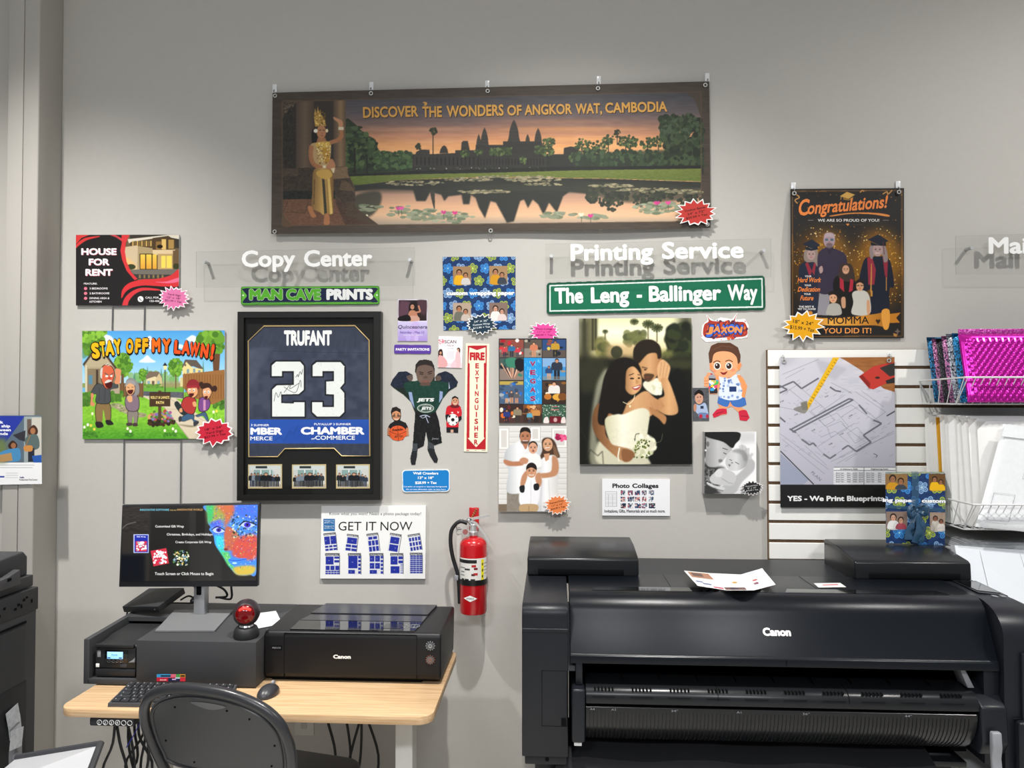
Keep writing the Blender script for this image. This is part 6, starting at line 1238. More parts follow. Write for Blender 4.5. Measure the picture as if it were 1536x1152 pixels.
# ------------------------------------------------------------------ cut-out figures of children
K = 180/768
jb = [(232, 560), (224, 545), (228, 500), (250, 472), (290, 465), (330, 475), (348, 510), (352, 560), (350, 600), (358, 602), (352, 580), (372, 556), (420, 540), (462, 560), (500, 610), (490, 640), (440, 670), (400, 720), (370, 780), (358, 800), (378, 860), (397, 1000), (345, 1018), (350, 1050), (372, 1105), (365, 1130), (345, 1125), (318, 1080), (305, 1045), (306, 985), (295, 930), (280, 1020), (240, 1040), (238, 1080), (225, 1142), (200, 1140), (194, 1100), (208, 1035), (218, 900), (225, 810), (200, 740), (150, 690), (90, 650), (66, 628), (80, 595), (120, 545), (170, 542), (210, 565), (212, 590), (200, 605), (226, 605), (240, 600)]
P = plate('wall_decal', 'cut-out wall print of a boy flexing both arms in a dark green jersey', 'decal', rect(584, 537, 690, 700), -.0012, -.0002, '1a2620', 3, mt=MT, mask=fr(jb, 570, 430, K)).at(570, 430, K)
P.C([(66, 628), (90, 580), (130, 542), (190, 545), (200, 600), (170, 640), (120, 650)], '1d2434').C([(500, 610), (460, 555), (420, 540), (370, 560), (380, 600), (440, 660)], '1d2434').C([(170, 575), (205, 565), (212, 595), (190, 605)], '5c4c44').C([(355, 575), (385, 570), (390, 595), (360, 602)], '5c4c44').N(.03, 10, 10, 3, 60, 540, 500, 660, (.8, .9, 1.3))
P.C([(150, 625), (240, 600), (340, 605), (440, 620), (420, 690), (365, 790), (300, 810), (235, 790), (200, 720)], '173a30').N(.025, 12, 9, 5, 150, 600, 440, 800).P([(182, 674), (204, 676), (222, 780), (190, 720)], '8a9cc0').P([(382, 668), (402, 672), (400, 710), (378, 745)], '8a9cc0').P([(440, 605), (448, 650), (440, 655)], 'a8b4c8')
P.C([(222, 808), (300, 822), (360, 805), (380, 870), (397, 1002), (345, 1012), (302, 960), (290, 930), (278, 1020), (212, 1035)], '17181a').N(.03, 6, 14, 7, 210, 810, 400, 1030)
P.L([(255, 830), (290, 822), (320, 835)], 6, 'a8b0c4', curve=True).L([(290, 825), (310, 872)], 5, 'a8b0c4').L([(262, 835), (275, 842), (300, 826)], 4, 'a8b0c4')
P.R(205, 1005, 240, 1050, '4a4e54').P([(306, 990), (345, 1010), (345, 1050), (308, 1040)], '4a4e54')
for i in range(4): P.L([(205, 1012+i*10), (240, 1014+i*10)], 3, '26282c').L([(307, 1000+i*10), (345, 1014+i*9)], 3, '26282c')
P.C([(196, 1075), (238, 1055), (235, 1110), (222, 1142), (200, 1138)], '232427').C([(306, 1045), (345, 1040), (372, 1105), (362, 1130), (335, 1112)], '232427')
P.E(289, 555, 59, 72, '6a564c').E(230, 567, 9, 18, '6a564c').E(349, 562, 9, 18, '6a564c').C([(228, 535), (235, 490), (290, 466), (340, 488), (350, 540), (338, 515), (290, 500), (242, 512)], '2b2422', 2).C([(265, 615), (315, 612), (320, 632), (262, 634)], '5a463e', 2).L([(250, 545), (278, 552)], 6, '2a201c').L([(305, 550), (335, 540)], 6, '2a201c').L([(252, 558), (276, 562)], 5, '1a1412').L([(308, 560), (332, 554)], 5, '1a1412').C([(278, 585), (292, 570), (306, 585)], '59453c').C([(268, 605), (292, 600), (314, 602), (292, 614)], '7a4e46').C([(250, 590), (262, 570), (270, 600)], '7c6658', 4, .6)
P.T('JETS', 236, 344, 735, 22, 'd8dcd8', .05, .25).E(292, 778, 54, 28, 'c8d0c8').E(292, 778, 50, 24, '173a30').E(292, 778, 46, 20, 'b8c0b8').E(292, 778, 44, 18, '173a30').T('JETS', 262, 328, 788, 18, 'd8dcd8', .05, .2).T('NEW YORK', 274, 310, 768, 5, 'c8ccc8').T('Jets', 330, 375, 978, 12, '7a7c80', .02, .2); done(P)
bb = [(70, 800), (78, 775), (105, 768), (132, 785), (135, 830), (128, 855), (165, 872), (182, 905), (184, 955), (160, 960), (148, 980), (115, 988), (82, 980), (62, 958), (46, 950), (48, 910), (62, 880), (92, 860), (76, 840)]
P = plate('wall_decal', 'cut-out wall print of a boy in glasses holding an orange basketball', 'decal', rect(579, 608, 615, 664), -.0012, -.0002, '1c1a1c', 5, mt=MT, mask=fr(bb, 570, 430, K)).at(570, 430, K)
P.C([(70, 815), (76, 775), (105, 766), (134, 785), (136, 815), (105, 800)], '231c1a').face(104, 822, 35, 'c98d66', '2a1d18'); P.C([(76, 806), (80, 780), (105, 768), (130, 782), (133, 808), (105, 795)], '231c1a'); P.L([(78, 826), (100, 826)], 2, '2a2422').L([(108, 826), (132, 826)], 2, '2a2422').E(88, 829, 11, 8, '2a2422', 0, .5).E(120, 829, 11, 8, '2a2422', 0, .5).L([(92, 848), (118, 848)], 3, 'f0ece4').C([(46, 910), (62, 905), (70, 945), (48, 948)], 'b87a58').C([(168, 905), (184, 910), (182, 956), (166, 950)], 'b87a58')
P.E(114, 938, 57, 49, 'd2562c').L([(60, 925), (115, 945), (170, 925)], 3, '5a2414', curve=True).L([(112, 890), (118, 985)], 3, '5a2414').T('Franklin', 80, 146, 926, 15, '2a1610', .03, .1, -.1).T('grip', 92, 148, 962, 14, '7a3a20', .02, .2); done(P)
sb = [(458, 735), (462, 708), (480, 698), (500, 710), (505, 740), (500, 755), (516, 768), (524, 800), (522, 850), (504, 866), (500, 936), (426, 934), (424, 860), (418, 830), (424, 780), (432, 765), (456, 756)]
P = plate('wall_decal', 'cut-out wall print of a boy in red holding a soccer ball', 'decal', rect(666, 592, 694, 651), -.0012, -.0002, 'c0242c', 5, mt=MT, mask=fr(sb, 570, 430, K)).at(570, 430, K)
P.C([(428, 770), (470, 760), (515, 768), (520, 830), (502, 905), (428, 905)], 'c8202c').R(420, 900, 506, 940, '1b1c20').R(452, 915, 470, 940, 'c8a088').C([(418, 825), (440, 818), (445, 850), (424, 862)], '1b1c20').C([(500, 835), (524, 830), (520, 862), (500, 865)], '1b1c20').C([(448, 760), (480, 752), (510, 758), (500, 775), (460, 775)], '6a1c20')
P.C([(456, 735), (462, 705), (482, 696), (502, 710), (506, 735)], '1c1614').face(481, 733, 27, 'cb9272', '1c1614'); P.C([(460, 722), (464, 704), (481, 697), (499, 706), (503, 722), (481, 711)], '1c1614').L([(470, 749), (490, 749)], 3, 'f4f0ea')
P.E(466, 852, 36, 38, 'e8e6e4').E(466, 852, 11, 11, '1c1c1e').P([(440, 825), (452, 822), (450, 836), (438, 838)], '1c1c1e').P([(486, 822), (496, 836), (484, 838)], '1c1c1e').P([(436, 862), (446, 872), (438, 878)], '1c1c1e').P([(484, 868), (498, 862), (490, 880)], '1c1c1e').P([(460, 882), (474, 882), (468, 890)], '1c1c1e').E(462, 806, 7, 5, 'f0e0e0').P([(494, 795), (500, 805), (506, 795), (503, 810), (497, 810)], 'f0e0e0'); done(P)
# ------------------------------------------------------------------ custom wrapping paper sheet
def wrap_pattern(P, x0, y0, x1, y1, s, ph=0):
    cols = ['8fb2d8', '3f8fd8', 'a8b83c']; k = 0
    P.R(x0, y0, x1, y1, '1c3866').N(.035, 6*s/50, 6*s/50, 7, x0, y0, x1, y1)
    for j in range(-1, int((y1-y0)/s)+2):
        for i in range(-1, int((x1-x0)/s)+2):
            c = cols[(i*2+j+ph) % 3]; cx, cy = x0+i*s+(s/2 if j % 2 else 0), y0+j*s
            for q in range(5):
                a = q*1.2566+k*.4; px, py = cx+s*.27*math.cos(a), cy+s*.27*math.sin(a)
                if x0 < px < x1 and y0 < py < y1: P.E(px, py, s*.165, s*.165, c); P.E(px, py, s*.10, s*.10, '2a4878', 0, .75); P.E(px, py, s*.045, s*.045, c)
            if x0 < cx < x1 and y0 < cy < y1: P.E(cx, cy, s*.11, s*.11, c); P.E(cx, cy, s*.06, s*.06, 'dce8c0', 0, .6)
            k += 1
def pair(P, x, y, w, h, bg, a, b_, sk='b07a58'):
    """two children in a small square snapshot"""
    P.R(x, y, x+w, y+h, bg)
    for cx, fy, r, hair, top in ((x+w*.34, y+h*.36, w*.17, '1e1614', a), (x+w*.70, y+h*.52, w*.15, '241a16', b_)):
        P.C([(cx-r*1.5, y+h), (cx-r*1.3, fy+r*1.2), (cx, fy+r*.7), (cx+r*1.3, fy+r*1.2), (cx+r*1.6, y+h)], top); P.E(cx, fy-r*.25, r*.92, r, hair); P.face(cx, fy, r*.85, sk, hair)
    P.R(x, y+h, x+w, y+h+1, bg)
K = 520/1536
P = plate('wrapping_paper_sheet', 'blue flowered custom wrapping paper sheet on the wall above the cut-out boys', 'sheet', fr([(1134, 134), (1457, 133), (1457, 454), (1138, 460)], 280, 340, K), -.0022, -.0004, '1c3866', 3, mt=MT).at(280, 340, K)
wrap_pattern(P, 1130, 130, 1460, 462, 55)
pair(P, 1180, 176, 80, 80, '9a7a58', 'e0a820', 'c8c4c0'); pair(P, 1341, 174, 80, 80, 'a0805c', 'c89020', '38404a'); pair(P, 1180, 338, 80, 78, 'b09a88', '6a6c60', 'c0b4a8'); pair(P, 1341, 337, 80, 78, '806a60', 'e4e0dc', 'd8c8c4', 'cc9880')
P.T('custom wrapping paper', 1151, 1453, 304, 19, 'f4f6f8', .045, 0, -.004, .03, '14284c'); done(P)
P_t = starburst(722, 486.5, 26, 17, 17, 12, '1c3446', ['24" X 36"', 'Custom Wrap', '$13.99 + Tax'], 'dark teal starburst price tag on the lower edge of the wrapping paper sheet', -.014, -.1, 'dfe8ec', 2.7)
# ------------------------------------------------------------------ photo canvases
K = 320/1152
P = plate('photo_collage', 'photo collage board with VEGAS lettering on blue water above the family canvas', 'picture', fr([(66, 136), (431, 135), (428, 593), (68, 592)], 730, 470, K), -.012, -.0005, '242226', 2.4).at(730, 470, K)
def snap(x0, y0, x1, y1, sky, gnd, ppl, sd, blobs=(), hz=.5):
    P.R(x0, y0, x1, y1, sky); P.R(x0, y0+(y1-y0)*hz, x1, y1, gnd); g = random.Random(sd)
    for c in blobs: P.E(g.uniform(x0+8, x1-8), g.uniform(y0+6, y1-12), g.uniform(6, 15), g.uniform(5, 12), c)
    for (px, ph, top, leg) in ppl: P.person(x0+(x1-x0)*px, y1-3, (y1-y0)*ph, g.choice(['c08a68', 'a87452', 'd09c7a']), '1d1614', top, leg, 1.25)
R_ = ['c82830', 'e04038', 'a81c28', 'f0e8e0', '3a3434', 'd8343a', '6a4a3a', 'b82a30', '8a8078', 'c02a34']
snap(70, 141, 200, 238, '8a4a40', '6a5c54', ((.2, .6, 'c0424a', '3a3a44'), (.5, .72, '2f6a9a', '30343c'), (.75, .55, 'c83848', '4a4a50')), 1, R_*2)
snap(203, 141, 297, 238, '5a5048', '8a8278', ((.55, .82, 'c87a5a', 'c08a6a'),), 2, ['3a3430', 'b0a898', '7a6a5a', '2a2a2c']*2)
snap(301, 141, 427, 238, '2c4a78', '5a5048', ((.55, .9, 'b89030', '28282c'),), 3, ['d0b850', '304878', '8a4a40', '1c2430']*2, .6)
snap(70, 242, 198, 360, '4a5a58', '8a7a70', (), 4, ['3c7a68', '1e1e24', 'd8a888', '2c5a50']*3)
for i in range(8): P.L([(78+i*16, 270+i % 3*12), (130+i*3, 350)], 8, ['c89a80', '2a2a30', 'd8b098', 'a87860'][i % 4])
P.C([(105, 245), (160, 243), (158, 290), (115, 288)], '3c8068').C([(155, 250), (198, 250), (196, 310), (160, 300)], '1c1c22')
snap(301, 242, 427, 360, '7fa8d0', '3c8ac4', ((.28, .62, '2a4a78', 'c89a78'), (.62, .95, '2c3442', '20242c')), 5, ['5a8ab8', '3a78b0', 'a08870'], .4); P.R(301, 340, 427, 360, '9a8a78', 0, .5)
snap(70, 366, 198, 488, 'b8a050', '4a607c', ((.3, .5, '3a6a9a', 'c89a78'), (.5, .55, '4a4a50', 'c08a68'), (.72, .5, '5a5c60', 'c08a68')), 6, ['2a6ac0', 'a0a8b0', '6a7a8c', '3a4a60']*4, .16)
snap(301, 366, 427, 488, '4a3a30', '3a2c24', ((.5, .95, 'e0dcd8', '2a2422'),), 7, ['c8883a', '8a5a2a', '2c2420', 'e8dcc8']*2); P.E(385, 452, 30, 18, 'd8a040').E(330, 450, 20, 16, 'b8702c').E(410, 450, 24, 20, '7a4a24')
snap(70, 492, 198, 592, '3a2a28', '4a3430', ((.3, .7, '2c3a7a', '1e2434'), (.75, .85, '8a8068', '3a3430')), 8, ['d86a2a', '283c78', 'e07830', '503028', 'e8dcc8', '6a2a2a']*3)
snap(198, 492, 297, 592, '7a4a2c', '3c2c26', ((.35, .6, '58a0b8', '3a3a44'), (.7, .8, 'c88a4a', '2a2422')), 9, ['c87a34', '8a5a3a', '3a2a24', 'e0b080']*3)
P.R(301, 492, 427, 592, '3a5a48'); P.scat((301, 494, 427, 555), 60, (1.5, 3), ['e0e8d8', '8ab088', 'f0f0e8'], 9).R(340, 556, 402, 592, '6a1a24').C([(308, 592), (312, 565), (330, 560), (336, 592)], 'e8d8d4').C([(402, 592), (406, 565), (422, 560), (427, 592)], 'e4d4d0').L([(350, 505), (384, 503)], 3, 'd8787a').L([(345, 522), (390, 520)], 4, 'd8787a').E(371, 575, 10, 12, 'c8a0a0')
P.R(201, 240, 298, 490, '2a96d8'); g = random.Random(3)
for i in range(110):
    x, y = g.uniform(205, 288), g.uniform(244, 484); P.L([(x, y), (x+g.uniform(-6, 8), y+g.uniform(4, 10)), (x+g.uniform(-4, 9), y+g.uniform(10, 18))], 2.2, g.choice(['a8e0f8', 'd8f2fc', '58b8ec', '1c7cc0']), .8)
for i, c in enumerate('VEGAS'): P.T(c, 234, 264, 285+i*47, 26, '9a2a5a', .04, 0, 0, .02, 'b8d0e8')
P.build(P._m[0], None, P._m[1], P._m[2])
starburst(816.5, 498, 25, 16.5, 15, 21, 'dc4a98', ['Photo Collage', '11" x 14"', '$8.99 + Tax'], 'pink starburst price tag sticking up above the VEGAS collage', -.009, 0, '8a1c50', 2.6)
P = plate('canvas_print', 'family in white portrait canvas under the VEGAS collage', 'picture', fr([(66, 608), (433, 608), (432, 1070), (64, 1070)], 730, 470, K), -.024, -.0005, 'dcdad6', 2.2, edge='c8c4be', mt=CV).at(730, 470, K)
for i in range(15): P.L([(64, 640+i*28), (433, 640+i*28)], 2.5, 'b4b0aa').R(64, 641.5+i*28, 433, 652+i*28, 'e6e4e0', 2, .6)
for a in ((66, 620, 120, 735), (235, 612, 290, 690), (352, 620, 433, 725)): P.R(*a, 'f0eeea').L([(a[0], a[1]), (a[2], a[1]), (a[2], a[3]), (a[0], a[3]), (a[0], a[1])], 3, 'b8b4ae').R(a[0]+12, a[1]+12, a[2]-12, a[3]-12, 'd4d0ca')
P.scat((374, 650, 402, 676), 12, (7, 11), ['9a1c48', 'b82858', '7a1438'], 2).scat((404, 662, 430, 690), 10, (6, 10), ['d84878', 'e8588a'], 3).R(64, 1030, 433, 1070, '7a6a58')
P.P([(110, 955), (195, 955), (190, 1070), (108, 1070)], '8c8478').N(.03, 5, 12, 5, 108, 955, 195, 1070)
sh_ = lambda lo, c, hi: P.ramp([(0, lo), (.35, c), (.7, hi), (1, lo)], False, 95, 320)
P.C([(105, 740), (150, 700), (200, 690), (265, 700), (295, 730), (290, 800), (250, 820), (215, 870), (205, 960), (110, 965), (118, 850), (95, 800)], sh_('b8bcc0', 'f2f2f2', 'dcdcdc'), 1); P.C([(95, 790), (140, 800), (190, 800), (195, 820), (130, 825), (96, 812)], 'b87c5c', 1)
P.E(208, 662, 31, 38, '231c1a').face(208, 667, 37, 'b47a5a', '2a1c18'); P.C([(184, 690), (232, 690), (222, 710), (208, 714), (194, 708)], '3a2c26', 2, .7).L([(194, 688), (222, 688)], 3.5, 'e8e0d8').C([(180, 645), (190, 618), (225, 618), (238, 645), (208, 636)], '1f1918').P([(192, 705), (224, 705), (216, 730), (208, 735)], 'b47a5a')
P.C([(298, 690), (315, 672), (350, 675), (372, 700), (384, 740), (395, 775), (370, 780), (300, 790), (290, 770), (300, 740)], '4a3628', 1); P.C([(360, 710), (380, 740), (388, 778), (366, 770)], '7a5a40', 2).face(330, 710, 34, 'd2a07c', '3a2a22').L([(316, 727), (341, 725)], 4, 'f4ece6')
P.C([(298, 785), (345, 765), (375, 775), (388, 830), (385, 960), (395, 1070), (268, 1070), (280, 900), (290, 840)], P.ramp([(0, 'c8c8cc'), (.4, 'f4f4f4'), (1, 'd0ccc8')], False, 268, 395), 1).C([(355, 770), (384, 790), (388, 850), (365, 880), (290, 890), (268, 878), (275, 866), (340, 858), (352, 830)], 'c08a66', 1).P([(308, 760), (340, 755), (335, 790), (318, 800)], 'cc9874').L([(300, 900), (290, 1068)], 3, 'b8b8bc', .7, 1).L([(335, 900), (345, 1068)], 3, 'c0bcb8', .7, 1)
P.C([(195, 775), (230, 755), (275, 760), (295, 790), (290, 830), (230, 835), (200, 810)], 'eeeeec', 1); P.C([(178, 790), (200, 778), (225, 790), (215, 812), (185, 810)], 'c48c6c', 1).E(250, 716, 25, 26, '2a201c').face(250, 728, 30, 'd6a182', '2a201c').E(252, 743, 6, 5, '8a4a40')
P.C([(182, 880), (200, 860), (230, 880), (280, 870), (300, 900), (290, 920), (272, 1035), (182, 1035), (178, 930)], 'f0f0f2', 1).L([(240, 900), (238, 1030)], 2, 'c4c4c8'); P.C([(190, 880), (215, 850), (220, 880), (200, 935), (182, 930)], 'c08a68', 1).C([(262, 880), (285, 860), (298, 900), (290, 935), (272, 925)], 'c08a68', 1).C([(178, 935), (204, 930), (202, 965), (182, 965)], '1f1f24').C([(254, 925), (280, 920), (282, 950), (258, 955)], '1f1f24')
P.E(242, 838, 29, 32, '221a18').face(242, 854, 34, 'cf9874', '221a18').L([(228, 873), (256, 873)], 4, 'f4ece6').C([(214, 842), (225, 815), (258, 815), (270, 845), (242, 832)], '221a18').C([(185, 1033), (272, 1033), (268, 1070), (184, 1070)], 'c0a078').L([(228, 1040), (228, 1070)], 3, '8a7050'); done(P)
starburst(836, 757.5, 21.5, 17, 17, 31, 'e8854c', ['Framed Print', '11" x 14"', '$34.99 + Tax'], 'orange starburst price tag at the lower right corner of the family canvas', -.036, -.22, '5a2c14', 2.6, .1)
P = plate('canvas_print', 'large wedding canvas of a bride leaning against a groom in black', 'picture', fr([(500, 28), (1106, 25), (1109, 815), (503, 815)], 730, 470, K), -.022, -.0005, '15140f', 1.8, edge='1a1a16', mt=CV).at(730, 470, K)
P.R(500, 20, 1110, 330, P.ramp([(0, 'e4e0ac'), (.25, 'f6f3d4'), (.5, 'e8dcae'), (.75, '9a9058'), (1, '3a3c28')], True, 25, 330))
P.R(500, 20, 560, 330, '26281c', 22).R(540, 20, 600, 200, '5a5838', 8, .7).R(1040, 20, 1110, 330, '12140e', 24)
for x in (527, 572, 588): P.R(x-5, 25, x+7, 200, '3c3a26', 2)
def palm(x, y, r, h): P.R(x-3, y, x+3, y+h, '5a5434', 1); [P.L([(x, y), (x+r*math.cos(a), y+r*.75*math.sin(a)+4)], r*.3, '353c20', .9, 1.5) for a in np.linspace(0, 6.0, 12)]
palm(797, 42, 24, 20); palm(872, 55, 32, 90); palm(920, 75, 32, 80); palm(640, 95, 16, 50)
P.scat((600, 110, 760, 240), 90, (14, 28), ['6a6a3c', '4c5230', '85804a', '3a4026'], 3, a=.7, soft=3, inside=lambda a, b_: b_ > 250-(760-a)*.75).scat((740, 105, 850, 170), 40, (10, 20), ['4a5030', '6a6e40'], 5, a=.8, soft=2).scat((950, 70, 1100, 250), 110, (16, 32), ['22281a', '30381f', '1a1e14', '3c4428'], 7, soft=3, inside=lambda a, b_: a > 1000-(b_-70)*.25)
P.R(650, 170, 830, 250, 'c8a878', 14, .8).R(880, 200, 1010, 250, '8a8a4a', 10, .7).R(500, 240, 1110, 820, '14140f', 14).C([(505, 260), (640, 250), (660, 330), (580, 420), (505, 420)], '3a3c26', 16, .6).C([(930, 255), (1100, 250), (1100, 300), (960, 290)], '4a4c2e', 10, .6).E(702, 210, 32, 34, '2c301e', 2, .9)
P.C([(640, 300), (655, 330), (620, 430), (590, 560), (600, 700), (640, 815), (560, 815), (560, 620), (590, 400)], 'a8a890', 8, .75); P.C([(600, 700), (640, 690), (720, 700), (890, 720), (890, 815), (610, 815)], 'cfcbb0', 6)
for pts in ([(540, 790), (560, 735), (600, 770), (625, 745), (630, 815)], [(505, 620), (545, 700), (540, 790)]): P.L(pts, 4, '2a2a20', .8, 1)
P.C([(880, 350), (990, 330), (1040, 300), (1090, 420), (1105, 815), (890, 815), (860, 600), (900, 560)], '0d0e0c', 3).C([(850, 370), (905, 350), (945, 360), (945, 430), (900, 440), (850, 400)], 'e4e0c8', 2).scat((895, 370, 945, 435), 22, (6, 12), ['f4f0dc', 'd0ccac', 'e8e4cc'], 4, soft=1)
P.C([(820, 280), (830, 220), (870, 190), (930, 210), (945, 270), (925, 330), (890, 365), (850, 355), (830, 320)], P.ramp([(0, 'b88858'), (.5, 'd0a070'), (1, 'a87448')], False, 815, 945), 1).C([(850, 330), (880, 325), (905, 335), (880, 368), (855, 362)], '3a2818', 2, .85)
P.C([(793, 245), (795, 190), (830, 150), (890, 142), (935, 175), (944, 235), (925, 245), (915, 215), (870, 220), (830, 262), (818, 268)], '221a12', 2).L([(838, 290), (868, 298)], 5, '2a1a10', .9, 1).E(856, 305, 8, 3, '1c120c').C([(818, 300), (835, 295), (845, 318), (828, 322)], 'b88454', 1).L([(850, 345), (880, 345)], 3.5, '7a3c30')
P.C([(920, 300), (935, 260), (955, 250), (990, 285), (985, 330), (970, 370), (930, 365)], 'd8a878', 1)
for a in (((935, 340), (945, 262)), ((950, 345), (962, 258)), ((965, 345), (980, 275))): P.L(a, 3, '9a7048', .7, 1)
P.C([(940, 360), (975, 350), (1010, 430), (1035, 520), (1015, 548), (960, 545), (900, 500), (930, 460), (960, 440)], P.ramp([(0, 'a87448'), (.6, 'd8a674'), (1, 'c08e60')], False, 900, 1040), 1)
P.C([(570, 600), (590, 500), (660, 470), (740, 490), (850, 420), (900, 450), (960, 500), (900, 530), (870, 560), (650, 580), (640, 620), (660, 680), (780, 740), (770, 790), (720, 790), (610, 690)], P.ramp([(0, '6a4428'), (.25, 'a07048'), (.6, 'd0a070'), (1, 'b88458')], False, 570, 960), 1)
P.C([(640, 330), (690, 255), (760, 240), (820, 275), (835, 340), (800, 400), (760, 480), (720, 560), (660, 540), (640, 600), (600, 580), (620, 420)], '15100c', 2)
P.C([(742, 370), (750, 310), (790, 285), (825, 320), (838, 360), (830, 410), (790, 440), (755, 420)], P.ramp([(0, '9a6c44'), (.6, 'd8a876'), (1, 'c89866')], False, 740, 840), 1).L([(768, 335), (795, 325)], 4, '2a1a10', .9).L([(815, 330), (828, 334)], 4, '2a1a10', .9).E(785, 352, 12, 4, '1c120c').E(822, 350, 7, 4, '1c120c').C([(808, 355), (822, 372), (805, 380)], 'b47c50', 1, .8).C([(785, 400), (810, 392), (832, 385), (822, 408), (800, 414)], 'a84848').C([(790, 401), (828, 391), (808, 404)], 'f4ece0').C([(740, 260), (790, 265), (830, 310), (790, 285), (755, 310), (748, 400), (735, 430)], '15100c', 1)
P.L([(735, 478), (765, 490), (790, 470), (800, 440)], 3.5, 'f0e4bc', curve=True).E(774, 502, 5, 7, 'f0e4bc')
P.C([(638, 575), (700, 545), (740, 545), (800, 520), (850, 512), (880, 540), (872, 620), (865, 690), (890, 740), (720, 720), (665, 690)], P.ramp([(0, 'c8c4a0'), (.4, 'f4f0dc'), (1, 'd8d4b8')], False, 638, 880), 1).N(.02, 6, 6, 3, 640, 620, 880, 740)
for a in (((885, 480), (900, 510)), ((903, 470), (918, 520)), ((920, 472), (928, 530))): P.L(a, 8, 'b88458', .9, 1)
P.C([(880, 505), (930, 530), (970, 560), (960, 600), (930, 570), (890, 540)], 'b07c50', 1)
P.E(852, 712, 62, 58, 'e8e4cc', 3).scat((795, 655, 912, 775), 60, (8, 16), ['f4f0e0', 'dcd8bc', 'c8c8a0', 'eceacc'], 6, soft=1, inside=lambda a, b_: ((a-852)/60)**2+((b_-715)/58)**2 < 1).scat((795, 680, 880, 780), 40, (3, 7), ['5a6a34', '3c4a24', '74803c'], 7).L([(800, 690), (805, 655), (825, 650)], 4, '3a4424', curve=True).L([(905, 700), (940, 690), (950, 650)], 2.5, '8a8a6a', .7, curve=True)
P.L([(718, 725), (710, 770), (715, 800)], 8, 'e8e0c8', curve=True).C([(730, 735), (780, 740), (800, 765), (770, 800), (735, 795)], '8a5c3a', 2); P.N(.012, 3, 3, 8); done(P)
# ------------------------------------------------------------------ toddler decals and baby canvas
K = 140/538
jx = [(122, 180), (128, 110), (160, 75), (150, 45), (165, 60), (195, 80), (235, 62), (300, 72), (332, 34), (322, 75), (375, 70), (396, 110), (388, 180), (300, 190), (240, 198), (150, 205)]
P = plate('wall_decal', 'graffiti style JAXON lettering cut-out above the toddler drawing', 'decal', rect(1051, 467, 1125, 516), -.0012, -.0002, 'eceaea', 5, mt=MT, mask=fr(jx, 1020, 460, K)).at(1020, 460, K)
P.C([(135, 165), (140, 105), (165, 85), (158, 55), (180, 80), (240, 85), (300, 85), (328, 42), (318, 85), (370, 90), (388, 130), (375, 170), (260, 178), (180, 182)], 'a83a2c').scat((135, 85, 385, 185), 130, (4, 11), ['c8452c', '6a2c34', 'e0703c', '30407c', '8a3430'], 3, inside=lambda a, b_: ((a-260)/128)**2+((b_-135)/52)**2 < 1).scat((125, 75, 392, 192), 50, (2, 4), ['243a80', 'c83a34', '38508c'], 6)
for i, (c, x0, x1) in enumerate((('J', 150, 188), ('A', 190, 232), ('X', 234, 272), ('O', 270, 312), ('N', 312, 356))): P.T(c, x0, x1, 160-i % 2*4, 58, '3a6ad0', .06, .12, .05, .05, '1a2050', lv=1); P.T(c, x0, x1, 150-i % 2*4, 36, 'f0924a', .05, .12, .05)
done(P)
tk = [(170, 320), (165, 270), (180, 225), (220, 208), (290, 208), (335, 235), (350, 280), (348, 320), (357, 335), (345, 365), (325, 375), (320, 392), (345, 390), (370, 420), (388, 460), (375, 520), (384, 565), (350, 580), (385, 600), (402, 640), (385, 660), (345, 655), (338, 610), (300, 575), (270, 585), (272, 620), (240, 625), (195, 642), (188, 622), (210, 595), (230, 580), (216, 555), (225, 500), (222, 470), (215, 505), (172, 505), (165, 465), (140, 460), (138, 410), (155, 395), (160, 380), (185, 385), (205, 395), (190, 375), (172, 360)]
P = plate('wall_decal', 'cartoon toddler cut-out with spray can and red clogs beside the slatted panel', 'decal', rect(1054, 511, 1127, 635), -.0012, -.0002, 'e89a6c', 4, mt=MT, mask=fr(tk, 1020, 460, K)).at(1020, 460, K)
P.C([(216, 555), (228, 515), (360, 515), (384, 562), (345, 580), (305, 572), (290, 548), (270, 578)], '3f70b8').L([(290, 520), (295, 560)], 3, '28508c').C([(188, 622), (215, 592), (268, 590), (272, 615), (240, 622), (200, 640)], 'c82840').C([(338, 605), (385, 598), (402, 640), (385, 660), (345, 655)], 'c82840').L([(205, 618), (250, 605)], 4, '8c1828').L([(350, 630), (392, 632)], 4, '8c1828')
P.C([(222, 405), (245, 395), (280, 415), (325, 385), (345, 395), (345, 440), (362, 520), (290, 540), (225, 515), (232, 450)], 'dce4f0').scat((228, 400, 355, 530), 34, (5, 9), ['6a88c0', '4a68a8', 'a8bce0'], 4, a=.8).R(284, 460, 325, 490, '24386c')
P.C([(330, 392), (365, 410), (388, 460), (378, 520), (355, 515), (362, 465), (340, 425)], 'e8985e').C([(222, 400), (228, 460), (205, 470), (205, 420)], 'e8985e')
P.E(262, 325, 92, 84, 'f2a878').E(176, 350, 14, 22, 'e8945e').E(345, 348, 16, 24, 'e8945e').C([(166, 320), (164, 265), (185, 222), (225, 206), (295, 206), (340, 240), (352, 300), (335, 330), (325, 290), (290, 262), (230, 258), (195, 275), (184, 320)], '5a3a2a').L([(190, 250), (240, 225), (310, 235)], 3, '7a5440', .7)
for x in (215, 282): P.E(x, 342, 20, 22, 'f4f0ea').E(x, 342, 15, 17, '3a241c').E(x-4, 336, 4, 5, 'f8f8f8')
